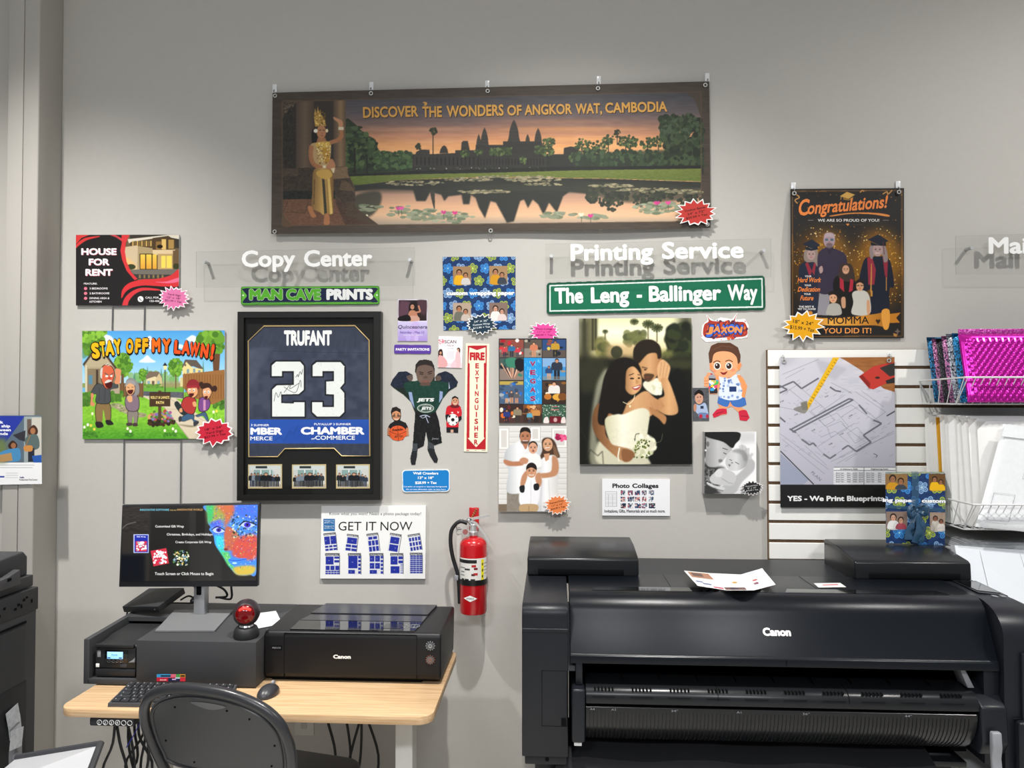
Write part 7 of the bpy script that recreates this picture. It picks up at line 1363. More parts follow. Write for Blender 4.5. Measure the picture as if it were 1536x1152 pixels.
P.L([(192, 322), (212, 312), (232, 318)], 5, '3a2418', curve=True).L([(262, 316), (282, 308), (304, 318)], 5, '3a2418', curve=True).C([(232, 376), (252, 380), (274, 372), (262, 390), (245, 392)], '8a2c2c').E(246, 362, 6, 4, 'd8804e').E(195, 372, 14, 9, 'f08a6a', 2, .7).E(305, 366, 14, 9, 'f08a6a', 2, .7)
P.P([(166, 410), (205, 412), (218, 500), (172, 502)], '2a2a30').P([(164, 402), (186, 385), (206, 404), (205, 414), (166, 412)], '9a9ca4').R(176, 380, 188, 392, 'c03848').scat((168, 430, 214, 480), 24, (6, 10), ['e8c83c', '38a0d8', 'e04878', '50b858', 'f0f0f0'], 5).C([(138, 410), (160, 405), (166, 455), (142, 460)], 'f0a474').L([(140, 428), (165, 426)], 3, 'b86a40').L([(141, 444), (165, 442)], 3, 'b86a40'); done(P)
P = plate('photo_card', 'small snapshot of a real toddler beside the cartoon toddler', 'photo', fr([(72, 468), (167, 468), (168, 659), (74, 659)], 1020, 460, K), -.0015, -.0003, '54565a', 4).at(1020, 460, K)
P.N(.05, 8, 8, 3).C([(85, 500), (110, 482), (132, 492), (136, 530), (112, 515)], '1f1a1a').E(110, 528, 24, 34, 'cf9c84').E(102, 522, 4, 3, '2a1c18').E(118, 520, 4, 3, '2a1c18').L([(103, 545), (116, 543)], 3, 'a85a50').C([(82, 500), (110, 478), (136, 500), (130, 512), (108, 500), (88, 512)], '1f1a1a').C([(85, 562), (112, 568), (145, 555), (160, 600), (158, 622), (98, 615)], 'a8b8d4').R(118, 572, 136, 588, '28344c').C([(78, 570), (92, 560), (96, 590), (82, 605)], 'c08a70').C([(110, 612), (160, 615), (164, 640), (112, 640)], '6a7fa8').E(120, 632, 10, 12, 'b02c40').E(158, 632, 9, 11, 'b02c40'); done(P)
P = plate('canvas_print', 'black and white canvas of a mother nuzzling a newborn', 'picture', fr([(143, 722), (440, 720), (440, 1078), (140, 1080)], 1020, 460, K), -.045, -.0005, 'e4e4e4', 2.6, edge='b4b4b4', mt=CV).at(1020, 460, K)
P.R(140, 715, 445, 1085, P.ramp([(0, 'c8c8c8'), (.4, 'ececec'), (1, 'f2f2f2')], False, 140, 445)).P([(320, 720), (440, 720), (440, 780), (350, 790)], 'd0d0d0', 12)
P.C([(140, 900), (200, 920), (260, 940), (200, 1080), (140, 1080)], '3c3c3c', 8).scat((142, 930, 200, 1030), 70, (4, 9), ['2a2a2a', '4a4a4a', '767676', '989898'], 3, a=.8)
P.C([(140, 770), (175, 755), (250, 770), (300, 820), (275, 850), (262, 870), (232, 905), (200, 925), (150, 905)], P.ramp([(0, '8c8c8c'), (.5, 'c4c4c4'), (1, 'b0b0b0')], False, 140, 300), 2).E(162, 790, 20, 30, 'a8a8a8', 2).E(160, 792, 9, 16, '6a6a6a', 2).C([(143, 722), (330, 722), (345, 760), (320, 790), (300, 815), (250, 780), (180, 760), (143, 745)], '1e1e1e', 2).C([(143, 745), (150, 770), (146, 860), (140, 860)], '2c2c2c', 2)
P.L([(245, 815), (275, 825)], 4, '3a3a3a').L([(250, 842), (268, 850)], 4, '2c2c2c').C([(222, 882), (240, 880), (245, 892), (225, 898)], '7a7a7a', 1).E(148, 828, 5, 6, 'f0f0f0')
P.C([(350, 800), (385, 815), (410, 870), (435, 905), (420, 950), (360, 1010), (310, 1080), (215, 1080), (250, 1030), (340, 960), (380, 900)], 'b8b8b8', 3)
for a in (((350, 820), (345, 800)), ((368, 825), (372, 802)), ((388, 850), (395, 815)), ((398, 880), (418, 845))): P.L(a, 14, 'c8c8c8', 1, 1)
P.C([(262, 900), (275, 850), (315, 820), (365, 830), (388, 870), (378, 920), (330, 945), (285, 940)], P.ramp([(0, 'c4c4c4'), (.5, 'd8d8d8'), (1, '9c9c9c')], False, 262, 388), 2).C([(300, 835), (340, 818), (380, 840), (392, 880), (370, 890), (350, 850)], '8a8a8a', 5, .7)
P.L([(285, 880), (300, 888)], 3.5, '4a4a4a').L([(318, 895), (340, 908)], 3.5, '4a4a4a').E(300, 900, 7, 5, '9a9a9a').C([(278, 908), (292, 912), (285, 922)], '707070', 1)
P.C([(205, 950), (240, 930), (300, 950), (325, 985), (300, 1030), (255, 1030), (190, 1020), (170, 990)], 'c8c8c8', 2).C([(200, 960), (222, 935), (245, 950), (238, 980), (210, 980)], 'dcdcdc', 1).L([(240, 990), (280, 1015), (305, 1020)], 3, '8a8a8a', .8, 1).C([(155, 1010), (200, 1030), (260, 1045), (230, 1060), (165, 1030)], 'd4d4d4', 2).L([(150, 1025), (200, 1050), (250, 1062)], 5, '505050', .7, 2).P([(140, 1060), (200, 1045), (240, 1080), (140, 1080)], '3a3a3a', 6); P.R(432, 720, 441, 1080, 'f4f4f4', 2)
done(P)
starburst(1128, 732, 18.5, 12, 17, 41, '262626', ['Framed Print', '8" x 10"', '$19.99 + Tax'], 'black starburst price tag at the lower right corner of the baby canvas', -.055, -.12, 'd8d8d8', 1.9)
# ------------------------------------------------------------------ congratulations poster
K = 240/1063
cg = thing('vinyl_poster', 'black and gold Congratulations graduation poster at the right of the wall', 'poster', tuple(WY(1270, 508, 0)))
P = Print(fr([(202, 104), (957, 98), (956, 1094), (204, 1094)], 1140, 260, K), front=-.012, back=-.0112, res=2, base='1d1a18', mat=printmat(.42, .3)).at(1140, 260, K)
P.warp = lambda px, py, f: WY(px, py, f+.004*np.sin(np.asarray(py)*.03)-.010*np.clip((1215-np.asarray(px))/30, 0, 1)*np.sin(np.clip((np.asarray(py)-285)/222, 0, 1)*3.1))
P.E(400, 620, 200, 260, '5a3a10', 50, .8).E(780, 640, 190, 270, '6a4412', 50, .85).E(800, 560, 130, 170, 'b07818', 40, .55).E(460, 500, 120, 110, 'a06c18', 35, .6).E(600, 640, 110, 120, '8a5c14', 40, .5)
P.scat((225, 350, 945, 920), 900, (1.5, 4.5), ['f0b83c', 'ffd878', 'd8902a', 'a86a1c', 'fff0c0'], 3, a=.85, inside=lambda x, y: min(((x-400)/210)**2+((y-600)/260)**2, ((x-790)/180)**2+((y-630)/280)**2) < 1.0+.35*math.sin(x*9.1+y*3.3)).scat((215, 120, 945, 420), 70, (1.5, 4), ['d8902a', 'a86a1c', '8a6a3a', 'c8843c'], 4, a=.7)
for q_ in ([(214, 118), (944, 112), (945, 1082), (216, 1084), (214, 118)],): P.L(q_, 2.5, 'b07a3c').L([(x+(6 if x < 500 else -6), y+(6 if y < 500 else -6)) for x, y in q_], 1.5, '7a5428')
for pts in ([(240, 140), (262, 160), (232, 178), (250, 200)], [(815, 138), (845, 122), (850, 140), (878, 112)], [(665, 128), (680, 112), (690, 122)]): P.L(pts, 8, 'c08a48', curve=True)
P.P([(530, 152), (578, 122), (632, 142), (588, 170)], 'c89a4a').P([(552, 160), (590, 172), (620, 154), (618, 172), (588, 180), (555, 176)], '8a6428').L([(540, 152), (536, 178)], 3, 'd8a850')
o_ = 'e4803a'
P.T('C', 250, 318, 282, 108, o_, .02, .2, -.06).T('ongratulations!', 312, 842, 274, 84, o_, .02, .24, -.085)
P.C([(470, 280), (600, 262), (760, 262), (852, 275), (850, 288), (740, 272), (600, 270), (480, 286)], 'd8843c').T('WE ARE SO PROUD OF YOU!', 384, 792, 321, 18, 'e0dcd8', .012)
P.L([(318, 312), (355, 312)], 2, 'c8c4c0').L([(816, 312), (855, 312)], 2, 'c8c4c0').L([(480, 341), (565, 341)], 1.5, '8a6a3a').L([(602, 341), (685, 341)], 1.5, '8a6a3a').P([(572, 338), (578, 332), (583, 337), (588, 332), (594, 338), (583, 350)], 'd8843c')
# people: graduate, man, graduate, three children
P.C([(258, 640), (280, 600), (330, 575), (380, 600), (420, 640), (410, 700), (390, 760), (380, 940), (280, 940), (262, 800)], '1f2536').P([(300, 600), (318, 590), (345, 650), (330, 690)], '8c2838').P([(372, 605), (360, 590), (345, 650), (360, 680)], '8c2838')
P.C([(290, 560), (305, 500), (375, 500), (385, 560), (380, 620), (360, 590), (310, 590)], '8a7a70').face(340, 540, 36, 'a88c88', '6a5a50').P([(280, 470), (345, 438), (402, 478), (345, 500)], '1c2130').P([(300, 485), (345, 502), (382, 482), (384, 505), (342, 515), (304, 508)], '171b28')
P.P([(400, 740), (475, 760), (450, 945), (380, 940)], '8a868c').C([(382, 560), (400, 515), (450, 490), (520, 510), (570, 545), (580, 640), (560, 700), (520, 780), (480, 800), (390, 790), (385, 660)], '332a3c').P([(440, 500), (460, 540), (490, 500), (480, 490), (450, 490)], '2a2232').face(460, 445, 50, 'a08a92', '6a5a60').C([(426, 430), (432, 400), (460, 392), (490, 402), (496, 432), (460, 420)], 'ac989e', 2).C([(440, 470), (460, 462), (482, 470), (475, 500), (448, 500)], '584a50', 2, .7).R(432, 436, 452, 448, '3a5a6a').R(468, 436, 488, 448, '3a5a6a').C([(392, 630), (412, 615), (418, 650), (400, 665)], 'a88c88')
P.C([(655, 740), (690, 580), (740, 555), (830, 555), (870, 600), (890, 750), (860, 770), (850, 940), (740, 940), (735, 780), (690, 790)], '171b2a').P([(712, 560), (745, 555), (770, 640), (760, 740), (720, 740)], '8c2838').P([(815, 555), (850, 575), (845, 700), (830, 680)], '8c2838').P([(738, 600), (744, 600), (742, 790), (732, 790)], 'b8843c').R(736, 780, 748, 818, 'b8843c').R(836, 690, 842, 780, 'b8843c')
P.C([(730, 550), (735, 480), (825, 475), (850, 570), (825, 590), (810, 540), (760, 545), (745, 570)], '8a7a78').face(782, 510, 42, 'a88c88', '5a4a44').L([(766, 530), (796, 530)], 4, 'd8ccc8').P([(716, 440), (785, 405), (855, 450), (785, 475)], '1a1d2a').P([(735, 455), (785, 476), (835, 455), (838, 482), (782, 480), (738, 480)], '14171f').L([(818, 455), (826, 540)], 4, '6a2a30')
P.C([(485, 760), (500, 690), (570, 670), (620, 690), (640, 760), (630, 860), (610, 940), (530, 940), (540, 860), (500, 800)], '14120f').C([(520, 680), (535, 610), (570, 598), (610, 610), (630, 700), (600, 720), (545, 710)], '3a2c24').face(570, 640, 30, 'c09070', '2a1c16').L([(558, 656), (582, 656)], 3, 'f0e8e0').P([(530, 690), (555, 710), (560, 790), (530, 760)], 'a82838').P([(600, 700), (622, 710), (615, 780), (590, 790)], 'a82838')
P.C([(445, 900), (460, 870), (490, 862), (525, 870), (540, 900), (535, 940), (445, 940)], 'a8a49c').face(486, 830, 32, 'd8a27c', '1e1814').C([(455, 810), (465, 785), (505, 784), (515, 815), (488, 804)], '1e1814').C([(540, 830), (566, 825), (568, 890), (545, 890)], 'c09070')
P.C([(612, 800), (640, 780), (700, 782), (730, 830), (728, 935), (612, 935), (620, 860)], 'c0bcb2').face(664, 750, 32, 'c8946e', '1e1814').C([(634, 735), (645, 708), (684, 706), (694, 738), (664, 724)], '1e1814').L([(640, 746), (660, 746)], 3, '2a2a2a').L([(668, 746), (690, 746)], 3, '2a2a2a').C([(710, 850), (728, 850), (730, 930), (712, 930)], 'c8946e')
for t, x0, x1, bs, cp_, c, sh in (('YOUR', 298, 342, 690, 12, 'e0dcd8', 0), ('Hard Work', 248, 402, 724, 32, o_, .25), ('YOUR', 296, 340, 750, 12, 'e0dcd8', 0), ('Dedication', 250, 396, 786, 32, o_, .25), ('YOUR', 292, 338, 808, 12, 'e0dcd8', 0), ('Future', 266, 352, 844, 32, o_, .25), ('THE BEST IS', 258, 358, 892, 12, 'e0dcd8', 0), ('YET TO COME!', 250, 370, 908, 12, 'e0dcd8', 0)): P.T(t, x0, x1, bs, cp_, c, .02, sh)
gld = P.ramp([(0, 'a86a1c'), (.3, 'e0a040'), (.6, 'c8842a'), (1, '8a5414')], False, 270, 940)
P.C([(280, 935), (330, 915), (350, 940), (330, 1000), (290, 980)], '7a4a14').C([(330, 950), (420, 962), (600, 955), (760, 935), (855, 925), (850, 1018), (760, 1010), (600, 1012), (450, 1010), (350, 1000)], gld).P([(850, 935), (935, 925), (905, 960), (930, 992), (850, 995)], 'b8741e').C([(808, 915), (860, 910), (855, 1025), (820, 1028)], 'd8943a').C([(300, 925), (345, 918), (348, 960), (320, 962)], 'c8842a')
P.T('MOMMA', 450, 724, 1001, 48, '2a1c0c', .008, 0, -.01).P([(768, 978), (776, 968), (784, 976), (793, 968), (801, 980), (784, 1003)], '2a1c0c').T('YOU DID IT!', 420, 740, 1064, 36, 'e09048', .012, 0, -.004).P([(890, 1050), (908, 1044), (914, 1026), (920, 1044), (936, 1050), (920, 1056), (914, 1074), (908, 1056)], '6a5a50').P([(885, 1060), (915, 1070), (905, 1088), (888, 1080)], 'a8743a')
P.build('printed_sheet', cg)
for x, y in ((1191.5, 290), (1348.5, 288)): grommet(x, y, -.014, cg); adhesive_hook(x-2, y-8.5, 'small clear adhesive hook holding up a top corner of the graduation poster', 'adhesive hooks above the graduation poster')
starburst(1204, 488.5, 33, 24, 13, 52, 'e0a010', ['18" x 24"', '$15.99 + Tax'], 'yellow starburst price tag at the lower left corner of the graduation poster', -.024, .15, '2a200c', 5.2, .1, width=1.12)
# ------------------------------------------------------------------ blueprint poster on the slatted panel
K = 300/987
bp = thing('vinyl_poster', 'blueprint poster reading YES - We Print Blueprints on the slatted panel', 'poster', tuple(WY(1256, 760, 0)))
P = Print(fr([(96, 88), (664, 84), (670, 826), (101, 826)], 1140, 510, K), front=-.033, back=-.0322, res=2.2, base='c4c2cc', mat=printmat(.45, .3)).at(1140, 510, K)
P.R(90, 80, 680, 720, P.ramp([(0, 'cfccd4'), (.5, 'c4c2ce'), (1, 'b4b2be')], True, 80, 715)).P([(380, 80), (675, 80), (675, 260), (610, 240), (500, 150), (420, 100)], '9a6234').N(.04, 30, 5, 4, 400, 80, 675, 260, (1, .8, .6))
P.P([(96, 84), (200, 84), (96, 130)], '9a98a4', 20, .6).P([(101, 560), (240, 690), (215, 714), (101, 714)], '9aa0b4').L([(101, 548), (265, 712)], 5, '2a2c34').P([(270, 90), (430, 140), (370, 200), (300, 160)], 'b4b2bc', 6, .7)
P.P([(488, 180), (560, 130), (640, 112), (675, 108), (675, 200), (620, 215), (560, 244), (540, 240)], 'c03a30').P([(590, 138), (650, 116), (675, 112), (675, 172), (640, 180)], '34322f').P([(620, 200), (675, 180), (675, 212), (625, 216)], '2c2a2a').E(580, 186, 12, 6, '3a2420').P([(488, 180), (540, 240), (545, 215), (505, 172)], '8a241e', 2)
P.P([(360, 86), (392, 86), (232, 352), (214, 345)], 'e8b41c')
for i in range(17): x, y = 372-i*8.8, 96+i*14.4; P.L([(x, y), (x+(12 if i % 2 else 7), y+5)], 2, '4a3a10')
P.C([(165, 340), (205, 325), (235, 335), (222, 362), (190, 355)], '8a8680').P([(200, 310), (232, 300), (236, 345), (208, 345)], '7a766c', 2)
w_ = '6a6a74'
for pts in ([(96, 262), (135, 245), (96, 225)], [(96, 235), (165, 205), (205, 240), (290, 188)], [(155, 440), (440, 290)], [(160, 455), (460, 295)], [(345, 232), (372, 250), (400, 255)], [(488, 320), (528, 365)], [(560, 395), (600, 412), (510, 470), (548, 505), (475, 550), (435, 520), (405, 540)], [(145, 438), (178, 458)], [(205, 490), (245, 518), (262, 508), (278, 525)], [(312, 562), (345, 585), (375, 565)], [(440, 290), (460, 296)], [(96, 380), (125, 405)]): P.L(pts, 8, w_)
thin = [[(178, 455), (205, 492)], [(205, 492), (262, 510)], [(278, 525), (312, 562)], [(375, 565), (440, 520)], [(460, 295), (600, 412)], [(205, 240), (310, 330)], [(290, 360), (420, 270)], [(240, 350), (330, 430)], [(290, 400), (380, 360), (440, 430)], [(380, 460), (470, 410)], [(330, 430), (400, 400), (430, 440), (350, 480), (330, 430)], [(300, 480), (370, 450), (440, 510)], [(280, 530), (370, 470)], [(410, 420), (500, 490)], [(380, 350), (450, 320), (560, 395)], [(480, 330), (400, 380)], [(96, 460), (340, 640)], [(110, 490), (320, 662)], [(380, 610), (660, 450)], [(390, 580), (590, 470)], [(420, 600), (480, 560)], [(350, 600), (660, 460)], [(110, 170), (290, 95)], [(125, 190), (220, 140)], [(500, 250), (610, 330)], [(470, 255), (620, 355), (570, 390)], [(220, 520), (330, 620)], [(96, 330), (200, 350)], [(110, 270), (200, 210)], [(140, 240), (250, 330)], [(350, 210), (450, 260)], [(250, 350), (300, 320), (330, 350), (280, 378), (250, 350)], [(290, 390), (340, 365), (370, 395), (320, 425), (290, 390)], [(430, 460), (480, 430), (520, 480), (470, 510), (430, 460)]]
for q_ in thin: P.L(q_, 1.6, '74747e', .8)
gg = random.Random(5)
for i in range(150):
    x, y = gg.uniform(110, 640), gg.uniform(200, 640)
    if abs((y-400)-(x-350)*.15) < 190: a = gg.choice([.5, -.55]); l_ = gg.uniform(8, 22); P.L([(x, y), (x+l_*math.cos(a), y+l_*math.sin(a))], 1.4, '80808a', .8)
for x, y in ((330, 285), (450, 380), (180, 375), (265, 452), (350, 520), (405, 470), (110, 310)): P.T('4.50', x-10, x+10, y, 7, '5a5a64', .01, 0, -.4)
P.L([(625, 375), (668, 350)], 6, '4a4c54').L([(560, 560), (580, 570), (572, 580)], 3, '4a4c54').T('PLAN', 250, 310, 655, 14, '7a7a86', 0, .2, .75)
P.R(363, 628, 671, 714, 'dcdce0').R(363, 628, 671, 642, 'eeeeee').L([(363, 628), (671, 628)], 2, '3a3c40').L([(363, 643), (671, 643)], 2, '4a4c50').L([(513, 630), (513, 714)], 2.5, '3a3c40').T('Architecture Scale', 395, 482, 640, 7, '2a2a2c', .015).T('Engineering Scale', 548, 632, 640, 7, '2a2a2c', .015)
for j in range(5):
    P.L([(365, 662+j*10), (670, 662+j*10)], 1.2, '9a9ca2')
    for x, t in ((376, 'Bond Type'), (430, 'Size'), (458, '24x36'), (488, '$3.99'), (526, 'Bond Type'), (582, 'Size')): P.T(t, x, x+len(t)*4.2, 659+j*10.5, 5, '4a4a50', .01)
P.R(95, 714, 680, 830, '1d1c1c').T('YES - We Print Blueprints', 134, 612, 795, 26, 'eeeeee', .032); P.build('printed_sheet', bp)
for x, y in ((1176, 542), (1333.5, 541)): grommet(x, y, -.0345, bp)
for x, y in ((1174, 534.5), (1334, 533)):
    c = WY(x, y, -.021); o = thing('panel_hook', 'small steel hook on the slatted panel holding a top corner of the blueprint poster', 'hook', (c[0], -.02, c[2]-.02), 'steel hooks above the blueprint poster')
    MB().tube([(c[0], -.020, c[2]+.006), (c[0], -.030, c[2]+.004), (c[0], -.037, c[2]-.012), (c[0], -.040, c[2]-.004)], .0018, 6).build('prong', GROM, o); MB().box(c[0]-.008, c[0]+.008, -.0225, -.0205, c[2]-.004, c[2]+.014, .001).build('plate', HOOKM, o)
# ------------------------------------------------------------------ gift box on the printer
GY = -.2505                                                         # stands on the flat top of the roll cover
gx = thing('gift_box', 'gift box in blue flowered paper with a blue ribbon bow on the wide printer', 'gift box', tuple(WY(1372, 818, GY)))
K = 216/803
c4 = fr([(30, 412), (364, 410), (362, 812), (34, 797)], 1320, 600, K)
q4 = [WY(x, y, GY) for x, y in c4]; zt_, zb_ = (q4[0][2]+q4[1][2])/2, 1.168
P = Print([tuple(p) for p in c4], front=GY, back=GY+.001, res=3, base='1c3866', mat=printmat(.3, .45)).at(1320, 600, K)
wrap_pattern(P, 24, 404, 372, 820, 84, 1)
pair(P, 28, 412, 126, 86, '8a6a40', 'c89020', '38404a', '9a6a4a'); pair(P, 272, 412, 96, 92, '6a4a28', 'e8b418', 'e8b418', '9a6a4a'); pair(P, 34, 622, 118, 98, '8a7468', 'e8e6e4', 'a84858', 'd0a084'); pair(P, 278, 626, 90, 104, 'a08a78', 'c8c0b4', 'd8d0c8', '8a5a44')
P.R(24, 596, 372, 600, '2c4c7c', 0, .6).T('ing paper', 14, 199, 568, 22, 'f4f6f8', .045, 0, .02, .03, '14284c').T('custom', 232, 366, 572, 22, 'f4f6f8', .045, 0, .02, .03, '14284c')
P.build('printed_front', gx)
D = .075; A_ = [np.array(p) for p in q4]
b = MB(); e = [(p[0], p[1]+.0011, p[2]) for p in A_]; bk_ = [(p[0]+.42*D, p[1]+D, p[2]+(.016 if i > 1 else 0)) for i, p in enumerate(A_)]
b.add(e+bk_, [(4, 5, 6, 7), (0, 4, 7, 3), (1, 2, 6, 5), (0, 1, 5, 4), (3, 7, 6, 2)]); b.build('wrapped_box', mat('wrap_side_paper', '2c4a78', .35, noise=.09, scale=38, mixcol='8a9c60'), gx)
RB = mat('sheer_ribbon', '274a66', .3, spec=.6, coat=.2); RS = mat('sheer_ribbon_band', '3a6080', .3, spec=.6); RS.node_tree.nodes['Principled BSDF'].inputs['Alpha'].default_value = .6
def gp_(u, v, d=0.0): p = (A_[0]*(1-u)+A_[1]*u)*(1-v)+(A_[3]*(1-u)+A_[2]*u)*v; return (p[0], p[1]-d, p[2])
b = MB(); vs = []
for v in np.linspace(0, 1, 9): vs += [gp_(.435, v, .0025), gp_(.50, v, .0045+.001*math.sin(v*20)), gp_(.555, v, .0025)]
b.add(vs, [(i*3+j, i*3+3+j, i*3+4+j, i*3+1+j) for i in range(8) for j in range(2)])
t0, t1 = gp_(.435, 0, .0025), gp_(.555, 0, .0025); b.add([t0, t1, (t1[0]+.42*D, t1[1]+D, t1[2]+.002), (t0[0]+.42*D, t0[1]+D, t0[2]+.002), (t0[0], t0[1], t0[2]+.002), (t1[0], t1[1], t1[2]+.002)], [(4, 5, 2, 3)])
b.add([gp_(0, .445, .002), gp_(1, .485, .002), gp_(1, .535, .002), gp_(0, .495, .002)], [(3, 2, 1, 0)]); b.build('ribbon_band', RS, gx)
def strap(pts, w0, w1, mb):
    n_ = len(pts); vs = []
    for i, p in enumerate(pts):
        a, c = np.array(pts[max(i-1, 0)]), np.array(pts[min(i+1, n_-1)]); t = c-a; t /= np.linalg.norm(t); nrm = np.cross(t, (0, 1, 0)); nrm /= max(1e-6, np.linalg.norm(nrm)); w = w0+(w1-w0)*i/(n_-1)
        p = np.array(p); vs += [p-nrm*w, p+nrm*w+np.array((0, -.004*math.sin(i), 0)), p+np.array((0, -.006, 0))]
    fs = []
    for i in range(n_-1): fs += [(i*3, i*3+2, i*3+5, i*3+3), (i*3+2, i*3+1, i*3+4, i*3+5)]
    mb.add(vs, fs)
b = MB()
strap(catmull([gp_(.5, .5, .008), gp_(.40, .44, .025), gp_(.33, .52, .03), gp_(.38, .60, .022), gp_(.5, .53, .010)], 5, False), .006, .010, b); strap(catmull([gp_(.5, .5, .008), gp_(.58, .43, .022), gp_(.64, .49, .03), gp_(.60, .56, .022), gp_(.5, .53, .010)], 5, False), .006, .010, b)
strap(catmull([gp_(.5, .53, .010), gp_(.44, .68, .014), gp_(.37, .80, .012), gp_(.36, .93, .012)], 5, False), .006, .016, b); strap(catmull([gp_(.5, .53, .010), gp_(.56, .66, .018), gp_(.58, .78, .016), gp_(.52, .95, .012)], 5, False), .006, .018, b); strap(catmull([gp_(.5, .53, .012), gp_(.52, .75, .020), gp_(.47, .97, .014)], 6, False), .006, .015, b)
b.ball(gp_(.5, .52, .012), (.009, .007, .010), 12); b.build('ribbon_bow', RB, gx, angle=60)
# ------------------------------------------------------------------ folded brochure and card on the printer deck
TZ = 1.0848
br = thing('brochure', 'open three panel white brochure lying on the wide printer', 'brochure', tuple(WZ(1098, 872, TZ)))
K = 400/1239
pan = [[(823, 235), (945, 247), (1022, 327), (888, 306)], [(945, 247), (1088, 253), (1150, 327), (1022, 327)], [(1088, 253), (1187, 224), (1250, 300), (1150, 327)]]
for k, pn in enumerate(pan):
    P = Print(fr(pn, 760, 780, K), front=0, back=.0005, res=4, base='ececea', mat=GL).at(760, 780, K)
    f = lambda u, v, pn=pn: tuple((np.array(pn[0])*(1-u)+np.array(pn[1])*u)*(1-v)+(np.array(pn[3])*(1-u)+np.array(pn[2])*u)*v)
    def blk(u0, v0, u1, v1, c): P.P([f(u0, v0), f(u1, v0), f(u1, v1), f(u0, v1)], c)
    for j in range(7): blk(.15, .12+j*.09, .8 if j % 2 else .6, .14+j*.09, 'b4b4b8')
    if k == 0: blk(.1, .05, .9, .4, 'a87458'); blk(.2, .1, .6, .3, '5a4038'); blk(.1, .62, .35, .7, '5a6a9a'); blk(.6, .86, .95, .95, 'b83a58'); blk(.3, .72, .6, .8, '4a5a8a')
    if k == 1: P.E(*f(.55, .52), 12, 4, 'c89a3a'); blk(.0, .82, .75, .97, '6a4a44'); blk(.2, .85, .5, .94, '3a3a4a')
    if k == 2: blk(.25, .45, .45, .52, 'c03a4a'); blk(.2, .62, .4, .72, '7a3a5a'); blk(.1, .02, .9, .1, 'd0d8e0')
    hz = {0: (0.006, .022, .006, .003), 1: (.022, .004, .004, .006), 2: (.004, .030, .022, .004)}[k]
    def wp(px, py, d, k=k):                                         # lies on the deck; folds rise a little
        p = WZ(px, py, TZ+.002); x = p[..., 0]; s_ = (x-br.location[0])/.13
        h = .002+.016*np.abs(np.sin((s_+.5)*3.0))
        q = WZ(px, py, TZ+h); q[..., 2] += -d*0.5; return q
    P.warp = wp; o = P.build('panel', br)
cq = [(262, 294), (385, 292), (414, 312), (285, 314)]
P = Print(fr(cq, 1136, 780, K), front=0, back=.0006, res=4, base='e8e6e4', mat=GL).at(1136, 780, K); P.warp = lambda px, py, d: WZ(px, py, TZ+.0012)-np.array([0, 0, 1.0])*0+np.array([0, 0, -1.0])*d*.5
P.P([(300, 300), (372, 297), (378, 302), (306, 305)], 'c87880'); o = P.build('business_card', None, 'small white card lying on the wide printer right of the brochure', 'card')
# ------------------------------------------------------------------ shipping poster on the column
K = 180/376
ps = Print(fr([(-30, 48), (130, 48), (131, 263), (-28, 266)], 0, 600, K), front=-.158, back=-.1572, res=3, base='f0f0f0', mat=GL).at(0, 600, K)
ps.R(-30, 48, 131, 196, '5a6a78').P([(-30, 50), (78, 50), (20, 130), (-30, 190)], '2a3a9c').R(75, 52, 130, 196, '9aa4a4').R(100, 55, 130, 190, 'c8c4b8').R(85, 60, 98, 150, '6a5a50').P([(40, 110), (80, 95), (78, 130), (60, 125)], '34343a').R(-10, 120, 20, 196, '6a7a4a', 8)
ps.C([(88, 95), (105, 78), (118, 92), (115, 108), (92, 108)], '4a3024').E(103, 97, 8, 10, 'a8744e').C([(78, 125), (95, 108), (118, 112), (122, 150), (88, 155)], '5a6a68').R(88, 150, 108, 194, '2a2e3a').C([(75, 145), (100, 143), (100, 160), (78, 160)], 'c88a4a').L([(95, 110), (80, 145)], 2, 'a8743a').C([(26, 140), (40, 127), (54, 140), (48, 152), (30, 152)], '3a241c').E(42, 143, 8, 9, '9a6848').C([(0, 165), (40, 152), (62, 155), (60, 190), (10, 190)], '4a8ab8').P([(0, 172), (35, 165), (40, 190), (0, 195)], 'b08a5a').P([(100, 175), (130, 172), (130, 196), (105, 196)], '2a5aa8')
for t, x0, x1, y in (('Pack', -24, 10, 74), ('and ship', -26, 32, 86), ('between', -26, 34, 98), ('hands', -20, 25, 110)): ps.T(t, x0, x1, y, 9, 'f4f6fa', .03)
for y in (204, 212): ps.L([(0, y), (108 if y < 208 else 102, y)], 1.5, 'a0a2a6')
for y in (229, 236, 243): ps.L([(18, y), (56, y)], 1.5, 'b4b6ba')
ps.R(-10, 238, 14, 243, '3a4a9a').T('FedEx', 62, 76, 245, 5, '4a2a7a', .03).T('Authorized ShipCenter', 60, 118, 252, 5, '5a5a5e', .01); ps.build('paper_poster', None, 'white and blue shipping poster on the column above the copier', 'poster')
